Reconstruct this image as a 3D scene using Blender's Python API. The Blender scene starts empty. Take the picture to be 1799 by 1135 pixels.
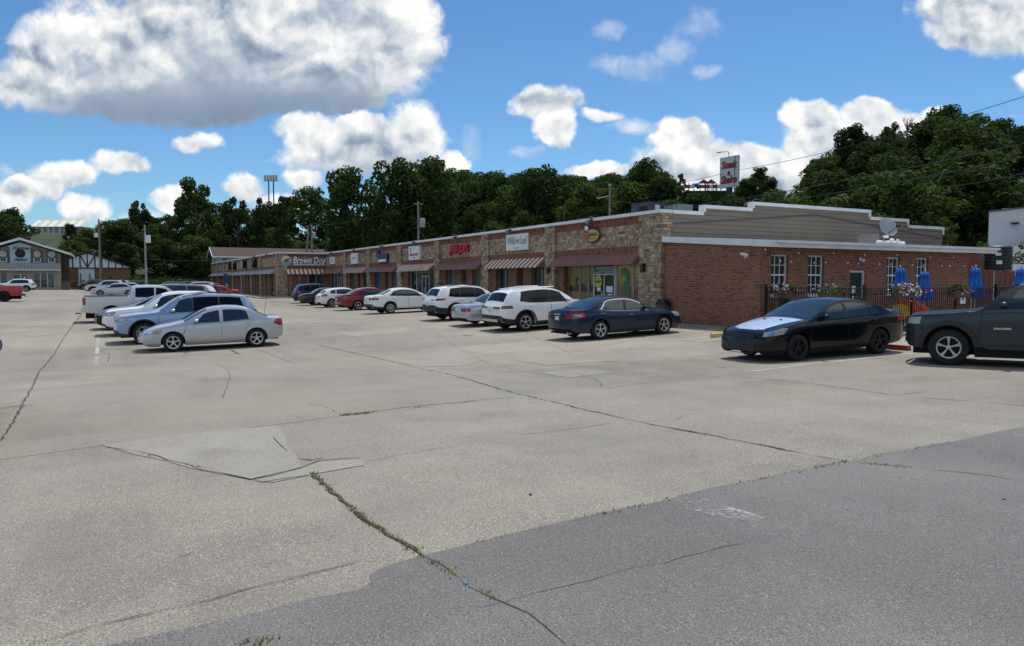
import bpy, bmesh, math, random
import numpy as np
from mathutils import Vector, Matrix
random.seed(7); np.random.seed(7)
C = bpy.context.scene.collection
scene = bpy.context.scene
R = math.radians
# ---------------------------------------------------------------- camera
CZ = 1.65                      # eye height; ground at the camera's feet is z = 0
F = 1299.0; CX, CY = 899.5, 567.5; HOR = 493.0
PITCH = math.atan((CY - HOR) / F)
cam_d = bpy.data.cameras.new('camera'); cam = bpy.data.objects.new('camera', cam_d); C.objects.link(cam)
cam_d.sensor_width = 36.0; cam_d.lens = 36.0 * F / 1799.0
cam_d.clip_start = 0.1; cam_d.clip_end = 6000
cam.location = (0, 0, CZ); cam.rotation_euler = (math.pi / 2 - PITCH, 0, 0)
scene.camera = cam
# ---------------------------------------------------------------- sun, exposure
SUN_EL, SUN_AZ = 67.0, 24.0    # azimuth measured from straight ahead (+Y) towards the right (+X)
sun_d = bpy.data.lights.new('sun', 'SUN'); sun = bpy.data.objects.new('sun', sun_d); C.objects.link(sun)
sun_d.energy = 3.5; sun_d.angle = R(0.5); sun_d.color = (1.0, 0.95, 0.87)
_sd = Vector((math.sin(R(SUN_AZ)) * math.cos(R(SUN_EL)), math.cos(R(SUN_AZ)) * math.cos(R(SUN_EL)), math.sin(R(SUN_EL))))
sun.rotation_euler = _sd.to_track_quat('Z', 'Y').to_euler()
scene.view_settings.view_transform = 'Standard'; scene.view_settings.look = 'None'
scene.view_settings.exposure = 0.2; scene.view_settings.gamma = 1.0
scene.view_settings.use_curve_mapping = False
scene.render.engine = 'CYCLES'
scene.cycles.max_bounces = 6; scene.cycles.transparent_max_bounces = 6
scene.cycles.use_denoising = True
# ---------------------------------------------------------------- node helpers
def N(nt, typ, ins=None, **props):
    n = nt.nodes.new(typ)
    for k, v in props.items(): setattr(n, k, v)
    if ins:
        for k, v in ins.items():
            s = n.inputs[k]
            if hasattr(v, 'is_output') or isinstance(v, bpy.types.NodeSocket): nt.links.new(v, s)
            else: s.default_value = v
    return n
def MA(nt, op, a, b=None, c=None, clamp=False):
    n = nt.nodes.new('ShaderNodeMath'); n.operation = op; n.use_clamp = clamp
    for i, v in enumerate((a, b, c)):
        if v is None: continue
        if isinstance(v, bpy.types.NodeSocket): nt.links.new(v, n.inputs[i])
        else: n.inputs[i].default_value = v
    return n.outputs[0]
def MIX(nt, fac, a, b, blend='MIX'):
    n = nt.nodes.new('ShaderNodeMix'); n.data_type = 'RGBA'; n.blend_type = blend
    for i, v in ((0, fac), (6, a), (7, b)):
        if isinstance(v, bpy.types.NodeSocket): nt.links.new(v, n.inputs[i])
        elif i == 0: n.inputs[0].default_value = v
        else: n.inputs[i].default_value = (v[0], v[1], v[2], 1)
    return n.outputs[2]
def RAMP(nt, fac, stops, interp='LINEAR'):
    n = nt.nodes.new('ShaderNodeValToRGB'); cr = n.color_ramp; cr.interpolation = interp
    while len(cr.elements) < len(stops): cr.elements.new(0.5)
    for e, (p, c) in zip(cr.elements, stops):
        e.position = p; e.color = (c, c, c, 1) if isinstance(c, (int, float)) else (c[0], c[1], c[2], 1)
    nt.links.new(fac, n.inputs[0]); return n.outputs[0]
def SM(nt, x, a, b):           # smoothstep
    n = nt.nodes.new('ShaderNodeMapRange'); n.interpolation_type = 'SMOOTHSTEP'; n.clamp = True
    nt.links.new(x, n.inputs[0]); n.inputs[1].default_value = a; n.inputs[2].default_value = b
    return n.outputs[0]
# ---------------------------------------------------------------- world: Nishita sky with procedural cumulus
def pix_dir(px, py):
    x, y = (px - CX) / F, -(py - CY) / F
    d = Vector((x, math.cos(PITCH) + y * math.sin(PITCH), y * math.cos(PITCH) - math.sin(PITCH)))
    return d
world = bpy.data.worlds.new('World'); scene.world = world; world.use_nodes = True
wt = world.node_tree; wt.nodes.clear()
sky = N(wt, 'ShaderNodeTexSky', sky_type='NISHITA', sun_disc=False, sun_elevation=R(SUN_EL), sun_rotation=R(SUN_AZ),
        altitude=200, air_density=1.0, dust_density=0.4, ozone_density=2.2)
geo = N(wt, 'ShaderNodeTexCoord')
sep = N(wt, 'ShaderNodeSeparateXYZ', {0: geo.outputs['Generated']})
yy = MA(wt, 'MAXIMUM', sep.outputs[1], 0.12)
qx = MA(wt, 'DIVIDE', sep.outputs[0], yy); qz = MA(wt, 'DIVIDE', sep.outputs[2], yy)
q = N(wt, 'ShaderNodeCombineXYZ', {0: qx, 1: qz, 2: 0.0}).outputs[0]
def wnoise(vec, scale, detail, rough=0.55, off=0.0):
    mp = N(wt, 'ShaderNodeVectorMath', {0: vec, 1: (off, off * 0.7, off * 0.3)}, operation='ADD').outputs[0]
    return N(wt, 'ShaderNodeTexNoise', {'Vector': mp, 'Scale': scale, 'Detail': detail, 'Roughness': rough})
warp = wnoise(q, 9.0, 5, 0.6, 3.1)
w2 = N(wt, 'ShaderNodeVectorMath', {0: warp.outputs['Color'], 1: (0.5, 0.5, 0.5)}, operation='SUBTRACT').outputs[0]
w3 = N(wt, 'ShaderNodeVectorMath', {0: w2, 3: 0.06}, operation='SCALE').outputs[0]
qw = N(wt, 'ShaderNodeVectorMath', {0: q, 1: w3}, operation='ADD').outputs[0]
# px centre x, y, radius x, y, strength (thin clouds < 1), base shade (1 = all white, 0 = grey base)
CLOUDS = [
 (420, 55, 330, 120, 1.25, .35), (610, 80, 165, 120, 1.2, .5), (210, 95, 190, 85, 1.1, .45), (700, 60, 70, 100, .9, .75), (90, 150, 140, 48, .9, .4),
 (330, 168, 310, 52, 1.1, -.1), (560, 165, 150, 44, 1.0, -.05), (560, 120, 200, 60, 1.1, .35),
 (640, 235, 100, 40, 1.0, .55), (560, 245, 68, 42, 1.0, .8), (735, 238, 62, 55, 1.0, .75), (640, 280, 165, 32, .95, .35), (830, 248, 22, 34, .55, .8), (545, 312, 45, 18, .7, .7),
 (350, 250, 42, 20, .7, .8), (205, 283, 55, 22, .75, .75), (110, 300, 62, 28, .85, .8), (45, 330, 70, 28, .8, .7), (150, 360, 48, 24, .8, .8), (425, 330, 42, 26, .9, .9),
 (305, 350, 46, 26, .85, .9), (20, 355, 60, 22, .7, .8), (230, 385, 90, 16, .6, .8), (0, 300, 22, 16, .6, .8), (5, 120, 26, 16, .6, .8), (500, 360, 60, 26, .7, .85),
 (955, 180, 66, 34, 1.05, .7), (978, 222, 36, 38, .9, .8), (1050, 203, 38, 15, .7, .8), (1120, 224, 56, 17, .6, .75), (925, 264, 28, 11, .5, .7), (1040, 300, 60, 14, .9, 1.0),
 (1062, 50, 34, 15, .45, .8), (1110, 112, 76, 22, .5, .8), (1190, 90, 36, 26, .45, .8), (1216, 45, 46, 28, .5, .8), (1243, 122, 28, 13, .5, .9),
 (1188, 240, 62, 36, 1.2, .75), (1220, 290, 115, 48, 1.2, .55), (1300, 290, 90, 34, 1.1, .7), (1425, 202, 56, 34, 1.2, .75), (1440, 262, 78, 62, 1.2, .55),
 (1532, 200, 60, 32, 1.2, .75), (1570, 240, 120, 56, 1.2, .55), (1640, 200, 40, 20, 1.0, 1.0), (1400, 330, 150, 50, 1.1, .5), (1260, 340, 130, 36, 1.1, .5),
 (1750, 20, 150, 72, 1.15, .6), (1690, 62, 50, 28, .9, .6), (1799, 130, 28, 22, .8, .7), (1775, 188, 26, 7, .4, .8), (800, 280, 30, 26, .8, .8)]
best = None; shade = None; opac = None
for (px, py, rx, ry, st, bs) in CLOUDS:
    c0 = pix_dir(px, py); cx, cz = c0.x / c0.y, c0.z / c0.y; ix, iz = F / rx, F / ry
    lv = N(wt, 'ShaderNodeVectorMath', {0: qw, 1: (ix, iz, 0), 2: (-cx * ix, -cz * iz, 0)}, operation='MULTIPLY_ADD').outputs[0]
    r2 = N(wt, 'ShaderNodeVectorMath', {0: lv, 1: lv}, operation='DOT_PRODUCT').outputs['Value']
    g = MA(wt, 'MULTIPLY_ADD', r2, -st, st)
    ly = N(wt, 'ShaderNodeSeparateXYZ', {0: lv}).outputs[1]
    sh = MA(wt, 'MULTIPLY_ADD', ly, 0.42, bs)
    op = min(1.0, st if st < .62 else 1.0)
    if best is None: best, shade, opac = g, sh, op
    else:
        dlt = MA(wt, 'MULTIPLY_ADD', MA(wt, 'SUBTRACT', g, best), 2.2, 0.5, clamp=True)
        mixn = N(wt, 'ShaderNodeMix', {0: dlt, 2: shade, 3: sh}); shade = mixn.outputs[0]
        opac = N(wt, 'ShaderNodeMix', {0: dlt, 2: opac, 3: op}).outputs[0]
        best = MA(wt, 'SMOOTH_MAX', best, g, 0.18)
def woff(v, dx, dz): return N(wt, 'ShaderNodeVectorMath', {0: v, 1: (dx, dz, 0)}, operation='ADD').outputs[0]
def billow(v, scale, detail=3.0):
    n = N(wt, 'ShaderNodeTexVoronoi', {'Vector': v, 'Scale': scale, 'Detail': detail, 'Roughness': 0.52, 'Lacunarity': 2.1, 'Smoothness': 0.35}, voronoi_dimensions='2D', feature='SMOOTH_F1', normalize=True)
    return n.outputs['Distance']
n1 = wnoise(q, 10.0, 8, 0.56, 1.7).outputs['Fac']
bv = woff(qw, 3.3, 1.7); b1 = billow(bv, 17.0); b1b = billow(woff(bv, 0.007, 0.012), 17.0)
nl = wnoise(qw, 12.0, 3, 0.5, 8.3).outputs['Fac']; nlb = wnoise(woff(qw, 0.013, 0.024), 12.0, 3, 0.5, 8.3).outputs['Fac']
dens = MA(wt, 'ADD', best, MA(wt, 'MULTIPLY', MA(wt, 'SUBTRACT', n1, 0.5), 1.5))
dens = MA(wt, 'ADD', dens, MA(wt, 'MULTIPLY', MA(wt, 'SUBTRACT', 0.34, b1), 1.5))
n2 = wnoise(qw, 55.0, 6, 0.62, 5.0).outputs['Fac']
dens = MA(wt, 'ADD', dens, MA(wt, 'MULTIPLY', MA(wt, 'SUBTRACT', n2, 0.5), 0.55))
mr_ = wt.nodes.new('ShaderNodeMapRange'); mr_.interpolation_type = 'SMOOTHSTEP'; wt.links.new(dens, mr_.inputs[0]); mr_.inputs[1].default_value = -0.12
wt.links.new(MA(wt, 'MULTIPLY_ADD', MA(wt, 'SUBTRACT', 1.0, opac), 2.0, 0.55), mr_.inputs[2])
alpha = MA(wt, 'MULTIPLY', mr_.outputs[0], MA(wt, 'MULTIPLY_ADD', opac, 0.3, 0.7))
alpha = MA(wt, 'MULTIPLY', alpha, SM(wt, best, -0.6, 0.15))
relief = MA(wt, 'ADD', MA(wt, 'MULTIPLY', MA(wt, 'SUBTRACT', nl, nlb), 2.8), MA(wt, 'MULTIPLY', MA(wt, 'SUBTRACT', b1b, b1), 2.3))
relief = MA(wt, 'MULTIPLY', relief, SM(wt, shade, -0.15, 0.45))
edge_l = MA(wt, 'MULTIPLY', SM(wt, dens, 1.0, 0.1), 0.2)
lit = MA(wt, 'ADD', MA(wt, 'ADD', shade, relief), edge_l)
ccol = RAMP(wt, MA(wt, 'MULTIPLY_ADD', lit, 0.62, 0.3, clamp=True), [(0.0, (1.8, 2.4, 3.3)), (0.2, (2.5, 3.2, 4.2)), (0.42, (4.2, 4.8, 5.6)), (0.64, (6.1, 6.5, 6.9)), (0.85, (7.8, 7.9, 7.95)), (1.0, (8.7, 8.7, 8.6))])
front = SM(wt, sep.outputs[1], 0.12, 0.3)
alpha = MA(wt, 'MULTIPLY', alpha, front)
# unseen sky overhead and behind: scattered cumulus layer added for whiter fill and reflections
zz_ = MA(wt, 'MAXIMUM', sep.outputs[2], 0.06)
pq = N(wt, 'ShaderNodeCombineXYZ', {0: MA(wt, 'DIVIDE', sep.outputs[0], zz_), 1: MA(wt, 'DIVIDE', sep.outputs[1], zz_), 2: 0.0}).outputs[0]
nb_ = wnoise(pq, 0.85, 7, 0.55, 4.4).outputs['Fac']
ab = MA(wt, 'MULTIPLY', SM(wt, nb_, 0.47, 0.57), MA(wt, 'SUBTRACT', 1.0, SM(wt, sep.outputs[1], 0.1, 0.42)))
ab = MA(wt, 'MULTIPLY', ab, SM(wt, sep.outputs[2], 0.03, 0.12))
cb = RAMP(wt, nb_, [(0.47, (9.5, 9.5, 9.5)), (0.72, (5.5, 6.2, 7.0))])
hz_ = SM(wt, sep.outputs[2], 0.42, 0.0)
skyc = MIX(wt, 1.0, sky.outputs[0], MIX(wt, hz_, (0.5, 0.78, 1.0), (0.6, 0.86, 1.04)), 'MULTIPLY')
col = MIX(wt, alpha, MIX(wt, ab, skyc, cb), ccol)
bg = N(wt, 'ShaderNodeBackground', {'Color': col, 'Strength': 0.1})
wo = N(wt, 'ShaderNodeOutputWorld', {'Surface': bg.outputs[0]})
world.cycles.sampling_method = 'MANUAL'; world.cycles.sample_map_resolution = 512
# ---------------------------------------------------------------- lot frame: x = v (towards the shops), y = u (along the shop fronts)
TH = R(28.5); CT, ST = math.cos(TH), math.sin(TH)
def uv2w(u, v): return (-ST * u + CT * v, CT * u + ST * v)
def w2uv(X, Y): return (-ST * X + CT * Y, CT * X + ST * Y)
# ground heights relative to the eye, (u, v, h)
GP = np.array([(0, 0, -1.65), (0, 12, -1.66), (0, -12, -1.75), (-12, 0, -1.6), (12.2, 14.4, -1.93), (12, 17.1, -1.86), (9.5, 16.8, -1.87), (12.5, 2, -2.02), (13, -9, -2.05),
 (20.8, 14.7, -2.02), (20.8, 18.6, -1.9), (25.9, 14.7, -2.06), (29, 14.7, -2.0), (33, 14.7, -1.93), (42.3, 14.7, -1.97), (48.9, 14.7, -2.02), (55.6, 14.7, -2.03), (65.4, 14.7, -2.0),
 (24.5, 20.6, -1.76), (50, 20.6, -1.76), (80, 20.6, -1.78), (80.5, 15.6, -1.82), (137, 15.6, -2.0), (19.2, 20.6, -1.74), (15.1, 22.9, -1.72), (15, 32, -1.72), (19, 40, -1.7),
 (26.3, 1.8, -2.36), (26.3, 4.4, -2.28), (29.3, 3, -2.25), (38.5, 1, -2.15), (52, 2, -1.92), (75, -7.5, -1.78), (96, -3, -1.75), (109, -3, -1.6), (138, -13, -1.3), (60, -30, -1.7), (30, -14, -2.15), (137, -40, -1.3)], float)
def _tps(r2): return np.where(r2 > 1e-9, 0.5 * r2 * np.log(np.maximum(r2, 1e-9)), 0.0)
_n = len(GP); _P = GP[:, :2] / 20.0
_K = _tps(((_P[:, None] - _P[None]) ** 2).sum(-1)) + np.eye(_n) * 0.02
_A = np.zeros((_n + 3, _n + 3)); _A[:_n, :_n] = _K; _A[:_n, _n] = 1; _A[:_n, _n + 1:] = _P; _A[_n, :_n] = 1; _A[_n + 1:, :_n] = _P.T
_W = np.linalg.solve(_A, np.r_[GP[:, 2] + CZ, 0, 0, 0])
def sst(x): x = np.clip(x, 0, 1); return x * x * (3 - 2 * x)
def Huv(u, v):
    u = np.asarray(u, float); v = np.asarray(v, float)
    cu = np.clip(u, -15, 140) / 20; cv = np.clip(v, -40, 40) / 20
    d = (cu[..., None] - _P[:, 0]) ** 2 + (cv[..., None] - _P[:, 1]) ** 2
    h = _tps(d) @ _W[:_n] + _W[_n] + _W[_n + 1] * cu + _W[_n + 2] * cv
    v0 = 50 + 14 * sst((70 - u) / 35)
    a = sst((v - v0) / 34) * 13.5; b = sst((u - 158) / 75) * 14.0 * sst((v + 130) / 60)
    hill = np.maximum(a, b) + 0.35 * np.minimum(a, b) * 0
    big = 9 * sst((v - 120) / 200) + 6 * np.sin(u * .021 + 1) * sst((v - 90) / 80)
    return h + hill + big * 0.6
def H(X, Y):
    u, v = w2uv(X, Y); return float(Huv(u, v))
def hit(px, py):
    d = pix_dir(px, py); lo = None; t = 1.0
    while t < 900:
        p = d * t
        if CZ + p.z < H(p.x, p.y): break
        lo = t; t *= 1.02
    hi = t; lo = lo or 0.5
    for _ in range(30):
        m = (lo + hi) / 2; p = d * m
        if CZ + p.z < H(p.x, p.y): hi = m
        else: lo = m
    p = d * hi; return Vector((p.x, p.y, H(p.x, p.y)))
def at(px, py, Y):             # the point of the viewing ray px,py at depth Y
    d = pix_dir(px, py); s = Y / d.y; return Vector((d.x * s, Y, CZ + d.z * s))
# ---------------------------------------------------------------- tagging, meshes
def tag(o, label=None, cat=None, group=None, kind=None):
    if label: o['label'] = label
    if cat: o['category'] = cat
    if group: o['group'] = group
    if kind: o['kind'] = kind
    return o
def empty(name, loc=(0, 0, 0), rz=0.0, label=None, cat=None, group=None, parent=None):
    o = bpy.data.objects.new(name, None); C.objects.link(o); o.location = loc; o.rotation_euler = (0, 0, rz)
    o.empty_display_size = 0.2
    if parent: o.parent = parent
    return tag(o, label, cat, group)
class MB:
    def __init__(s): s.v = []; s.f = []; s.m = []; s.mi = 0
    def add(s, vs, fs):
        b = len(s.v); s.v += [tuple(map(float, p)) for p in vs]; s.f += [tuple(b + i for i in f) for f in fs]; s.m += [s.mi] * len(fs); return s
    def box(s, x0, x1, y0, y1, z0, z1):
        return s.add([(x0, y0, z0), (x1, y0, z0), (x1, y1, z0), (x0, y1, z0), (x0, y0, z1), (x1, y0, z1), (x1, y1, z1), (x0, y1, z1)],
                     [(0, 3, 2, 1), (4, 5, 6, 7), (0, 1, 5, 4), (1, 2, 6, 5), (2, 3, 7, 6), (3, 0, 4, 7)])
    def prism(s, poly, axis, a, b):    # poly in the two other axes, extruded a..b
        n = len(poly)
        def P(p, t): return (t, p[0], p[1]) if axis == 'x' else ((p[0], t, p[1]) if axis == 'y' else (p[0], p[1], t))
        return s.add([P(p, a) for p in poly] + [P(p, b) for p in poly],
                     [tuple(range(n))[::-1], tuple(range(n, 2 * n))] + [(i, (i + 1) % n, n + (i + 1) % n, n + i) for i in range(n)])
    def tube(s, pts, r, n=8, cap=True):
        pts = [Vector(p) for p in pts]; rs = r if isinstance(r, (list, tuple)) else [r] * len(pts); b = []; vs = []; fs = []
        for i, p in enumerate(pts):
            t = (pts[min(i + 1, len(pts) - 1)] - pts[max(i - 1, 0)]).normalized()
            a = t.cross(Vector((0, 0, 1)) if abs(t.z) < 0.95 else Vector((1, 0, 0))).normalized(); c = t.cross(a)
            vs += [tuple(p + (a * math.cos(k * 2 * math.pi / n) + c * math.sin(k * 2 * math.pi / n)) * rs[i]) for k in range(n)]
        for i in range(len(pts) - 1):
            for k in range(n): fs.append((i * n + k, i * n + (k + 1) % n, (i + 1) * n + (k + 1) % n, (i + 1) * n + k))
        if cap: fs += [tuple(range(n)), tuple(range((len(pts) - 1) * n, len(pts) * n))[::-1]]
        return s.add(vs, fs)
    def lathe(s, prof, n=24, axis='z', c=(0, 0, 0)):   # prof (r, h)
        vs = []; fs = []
        for (r, h) in prof:
            for k in range(n):
                a = 2 * math.pi * k / n; p = (r * math.cos(a), r * math.sin(a), h)
                if axis == 'y': p = (p[0], p[2], p[1])
                if axis == 'x': p = (p[2], p[0], p[1])
                vs.append((p[0] + c[0], p[1] + c[1], p[2] + c[2]))
        for i in range(len(prof) - 1):
            for k in range(n): fs.append((i * n + k, i * n + (k + 1) % n, (i + 1) * n + (k + 1) % n, (i + 1) * n + k))
        return s.add(vs, fs)
    def ball(s, c, r, n=10, m=7):
        r = r if isinstance(r, (tuple, list)) else (r, r, r); vs = []; fs = []
        for i in range(m + 1):
            a = math.pi * i / m
            for k in range(n):
                b = 2 * math.pi * k / n; vs.append((c[0] + r[0] * math.sin(a) * math.cos(b), c[1] + r[1] * math.sin(a) * math.sin(b), c[2] + r[2] * math.cos(a)))
        for i in range(m):
            for k in range(n): fs.append((i * n + k, (i + 1) * n + k, (i + 1) * n + (k + 1) % n, i * n + (k + 1) % n))
        return s.add(vs, fs)
    def grid(s, P):                    # P[i][j] points
        a, b = len(P), len(P[0]); vs = [p for r in P for p in r]
        return s.add(vs, [(i * b + j, (i + 1) * b + j, (i + 1) * b + j + 1, i * b + j + 1) for i in range(a - 1) for j in range(b - 1)])
    def build(s, name, mat, parent=None, loc=None, rz=0.0, smooth=None, weld=False, fix=True):
        me = bpy.data.meshes.new(name); me.from_pydata(s.v, [], s.f); me.update()
        mats = mat if isinstance(mat, (list, tuple)) else [mat]
        for m in mats: me.materials.append(m)
        if len(mats) > 1: me.polygons.foreach_set('material_index', s.m)
        if weld or fix:
            bm = bmesh.new(); bm.from_mesh(me)
            if weld: bmesh.ops.remove_doubles(bm, verts=bm.verts, dist=1e-4)
            if fix: bmesh.ops.recalc_face_normals(bm, faces=bm.faces)
            bm.to_mesh(me); bm.free()
        if smooth:
            me.polygons.foreach_set('use_smooth', [True] * len(me.polygons)); me.set_sharp_from_angle(angle=R(smooth))
        o = bpy.data.objects.new(name, me); C.objects.link(o)
        if parent: o.parent = parent
        if loc: o.location = loc
        if rz: o.rotation_euler = (0, 0, rz)
        return o
# ---------------------------------------------------------------- materials
def newmat(name):
    m = bpy.data.materials.new(name); m.use_nodes = True; nt = m.node_tree; nt.nodes.clear()
    b = N(nt, 'ShaderNodeBsdfPrincipled'); o = N(nt, 'ShaderNodeOutputMaterial', {'Surface': b.outputs[0]})
    return m, nt, b
def setin(nt, b, name, v):
    if isinstance(v, bpy.types.NodeSocket): nt.links.new(v, b.inputs[name])
    else: b.inputs[name].default_value = (v[0], v[1], v[2], 1) if isinstance(v, (tuple, list)) else v
def ocoord(nt): return N(nt, 'ShaderNodeTexCoord').outputs['Object']
def noise(nt, vec, scale, detail=4, rough=0.55):
    return N(nt, 'ShaderNodeTexNoise', {'Vector': vec, 'Scale': scale, 'Detail': detail, 'Roughness': rough}).outputs['Fac']
_mc = {}
def M(name, col, rough=0.6, metal=0.0, var=0.12, scale=3.0, coat=0.0, bump=0.0, spec=0.5, emit=None):
    if name in _mc: return _mc[name]
    m, nt, b = newmat(name)
    f = noise(nt, ocoord(nt), scale, 5)
    a = tuple(c * (1 - var) for c in col); c2 = tuple(min(1, c * (1 + var)) for c in col)
    setin(nt, b, 'Base Color', MIX(nt, RAMP(nt, f, [(0.3, 0.0), (0.7, 1.0)]), a, c2))
    b.inputs['Roughness'].default_value = rough; b.inputs['Metallic'].default_value = metal
    b.inputs['Specular IOR Level'].default_value = spec
    b.inputs['Coat Weight'].default_value = coat; b.inputs['Coat Roughness'].default_value = 0.04
    if bump:
        bp = N(nt, 'ShaderNodeBump', {'Height': f, 'Strength': bump, 'Distance': 0.02}); nt.links.new(bp.outputs[0], b.inputs['Normal'])
    _mc[name] = m; return m
def wallvec(nt):
    s = N(nt, 'ShaderNodeSeparateXYZ', {0: ocoord(nt)})
    return N(nt, 'ShaderNodeCombineXYZ', {0: MA(nt, 'ADD', s.outputs[0], s.outputs[1]), 1: s.outputs[2], 2: 0.0}).outputs[0]
def brickmat(name, c1, c2, mortar, bw=0.2, rh=0.0677, ms=0.006, vert=False, dark=0.25, dirt=0.3):
    m, nt, b = newmat(name); vec = wallvec(nt)
    if vert:
        s = N(nt, 'ShaderNodeSeparateXYZ', {0: vec}); vec = N(nt, 'ShaderNodeCombineXYZ', {0: s.outputs[1], 1: s.outputs[0], 2: 0.0}).outputs[0]
    br = N(nt, 'ShaderNodeTexBrick', {'Vector': vec, 'Color1': (0, 0, 0, 1), 'Color2': (1, 1, 1, 1), 'Mortar': (0.5, 0.5, 0.5, 1), 'Scale': 1.0,
        'Mortar Size': ms, 'Mortar Smooth': 0.1, 'Bias': 0.0, 'Brick Width': bw, 'Row Height': rh}, offset=0.5)
    rnd = br.outputs['Color']
    base = RAMP(nt, rnd, [(0.0, tuple(c * dark for c in c1)), (0.12, tuple(c * (dark + .25) for c in c1)), (0.25, c1), (0.75, c2), (1.0, tuple(c * 1.15 for c in c2))])
    base = MIX(nt, MA(nt, 'MULTIPLY', noise(nt, vec, 0.7, 6), dirt), base, tuple(c * .55 for c in c1))
    base = MIX(nt, MA(nt, 'MULTIPLY', noise(nt, vec, 30, 3), 0.35), base, tuple(c * .7 for c in c2))
    setin(nt, b, 'Base Color', MIX(nt, br.outputs['Fac'], base, mortar)); b.inputs['Roughness'].default_value = 0.85
    bp = N(nt, 'ShaderNodeBump', {'Height': MA(nt, 'SUBTRACT', 1.0, br.outputs['Fac']), 'Strength': 0.6, 'Distance': 0.01}); nt.links.new(bp.outputs[0], b.inputs['Normal'])
    _mc[name] = m; return m
def stonemat(name):
    m, nt, b = newmat(name); vec = wallvec(nt)
    wv = N(nt, 'ShaderNodeTexNoise', {'Vector': vec, 'Scale': 1.3, 'Detail': 2}).outputs['Color']
    wv = N(nt, 'ShaderNodeVectorMath', {0: wv, 3: 0.12}, operation='SCALE').outputs[0]
    vec2 = N(nt, 'ShaderNodeVectorMath', {0: vec, 1: wv}, operation='ADD').outputs[0]
    def bk(bw, rh, sq, off):
        v3 = N(nt, 'ShaderNodeVectorMath', {0: vec, 1: (off, off * .37, 0)}, operation='ADD').outputs[0]
        return N(nt, 'ShaderNodeTexBrick', {'Vector': v3, 'Color1': (0, 0, 0, 1), 'Color2': (1, 1, 1, 1), 'Mortar': (0.5, 0.5, 0.5, 1), 'Scale': 1.0,
          'Mortar Size': 0.008, 'Mortar Smooth': 0.2, 'Bias': 0.0, 'Brick Width': bw, 'Row Height': rh}, offset=0.37, offset_frequency=2, squash=sq, squash_frequency=3)
    a = bk(.25, .125, 1.6, 0.0); c = bk(.16, .22, .7, 3.3); d = bk(.36, .18, 1.2, 7.7)
    sel = N(nt, 'ShaderNodeTexVoronoi', {'Vector': vec, 'Scale': 2.1, 'Randomness': 1.0}, distance='CHEBYCHEV').outputs['Color']
    ss = N(nt, 'ShaderNodeSeparateColor', {0: sel}).outputs[0]
    s1 = MA(nt, 'GREATER_THAN', ss, 0.4); s2 = MA(nt, 'GREATER_THAN', ss, 0.72)
    rnd = MIX(nt, s2, MIX(nt, s1, a.outputs['Color'], c.outputs['Color']), d.outputs['Color'])
    mort = MIX(nt, s2, MIX(nt, s1, a.outputs['Fac'], c.outputs['Fac']), d.outputs['Fac'])
    base = RAMP(nt, rnd, [(0.0, (.12, .08, .05)), (0.18, (.25, .165, .1)), (0.38, (.37, .26, .16)), (0.55, (.3, .225, .15)), (0.72, (.46, .36, .24)), (0.88, (.5, .41, .29)), (1.0, (.53, .46, .36))])
    base = MIX(nt, MA(nt, 'MULTIPLY', noise(nt, vec2, 9, 5), 0.5), base, (.2, .145, .1))
    setin(nt, b, 'Base Color', MIX(nt, MA(nt, 'MULTIPLY', mort, 0.85), base, (.09, .07, .052))); b.inputs['Roughness'].default_value = 0.9
    hgt = MA(nt, 'ADD', MA(nt, 'MULTIPLY', rnd, 0.7), MA(nt, 'MULTIPLY', noise(nt, vec2, 14, 4), 0.4))
    hgt = MA(nt, 'MULTIPLY', hgt, MA(nt, 'SUBTRACT', 1.0, mort))
    bp = N(nt, 'ShaderNodeBump', {'Height': hgt, 'Strength': 0.8, 'Distance': 0.04}); nt.links.new(bp.outputs[0], b.inputs['Normal'])
    _mc[name] = m; return m
def sidingmat(name, col, pitch, vertical=False, depth=0.5):
    m, nt, b = newmat(name); vec = wallvec(nt); s = N(nt, 'ShaderNodeSeparateXYZ', {0: vec})
    t = MA(nt, 'FRACT', MA(nt, 'DIVIDE', s.outputs[0 if vertical else 1], pitch))
    f = noise(nt, vec, 1.2, 5)
    st = N(nt, 'ShaderNodeVectorMath', {0: vec, 1: (.4, 9, 1) if not vertical else (9, .4, 1)}, operation='MULTIPLY').outputs[0]
    base = MIX(nt, f, tuple(c * .78 for c in col), tuple(c * 1.12 for c in col))
    base = MIX(nt, MA(nt, 'MULTIPLY', noise(nt, st, 1.0, 4), .35), base, tuple(c * .6 for c in col))
    line = MA(nt, 'LESS_THAN', t, 0.1)
    setin(nt, b, 'Base Color', MIX(nt, line, base, tuple(c * .3 for c in col))); b.inputs['Roughness'].default_value = 0.6
    bp = N(nt, 'ShaderNodeBump', {'Height': MA(nt, 'SUBTRACT', 1.0, t), 'Strength': depth, 'Distance': 0.03}); nt.links.new(bp.outputs[0], b.inputs['Normal'])
    _mc[name] = m; return m
def glassmat(name, col, rough=0.03, spec=0.8):
    if name in _mc: return _mc[name]
    m, nt, b = newmat(name)
    setin(nt, b, 'Base Color', MIX(nt, noise(nt, ocoord(nt), 1.5, 3), tuple(c * .5 for c in col), tuple(c * 1.5 for c in col)))
    b.inputs['Roughness'].default_value = rough; b.inputs['Specular IOR Level'].default_value = spec; b.inputs['IOR'].default_value = 1.5
    _mc[name] = m; return m
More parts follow.
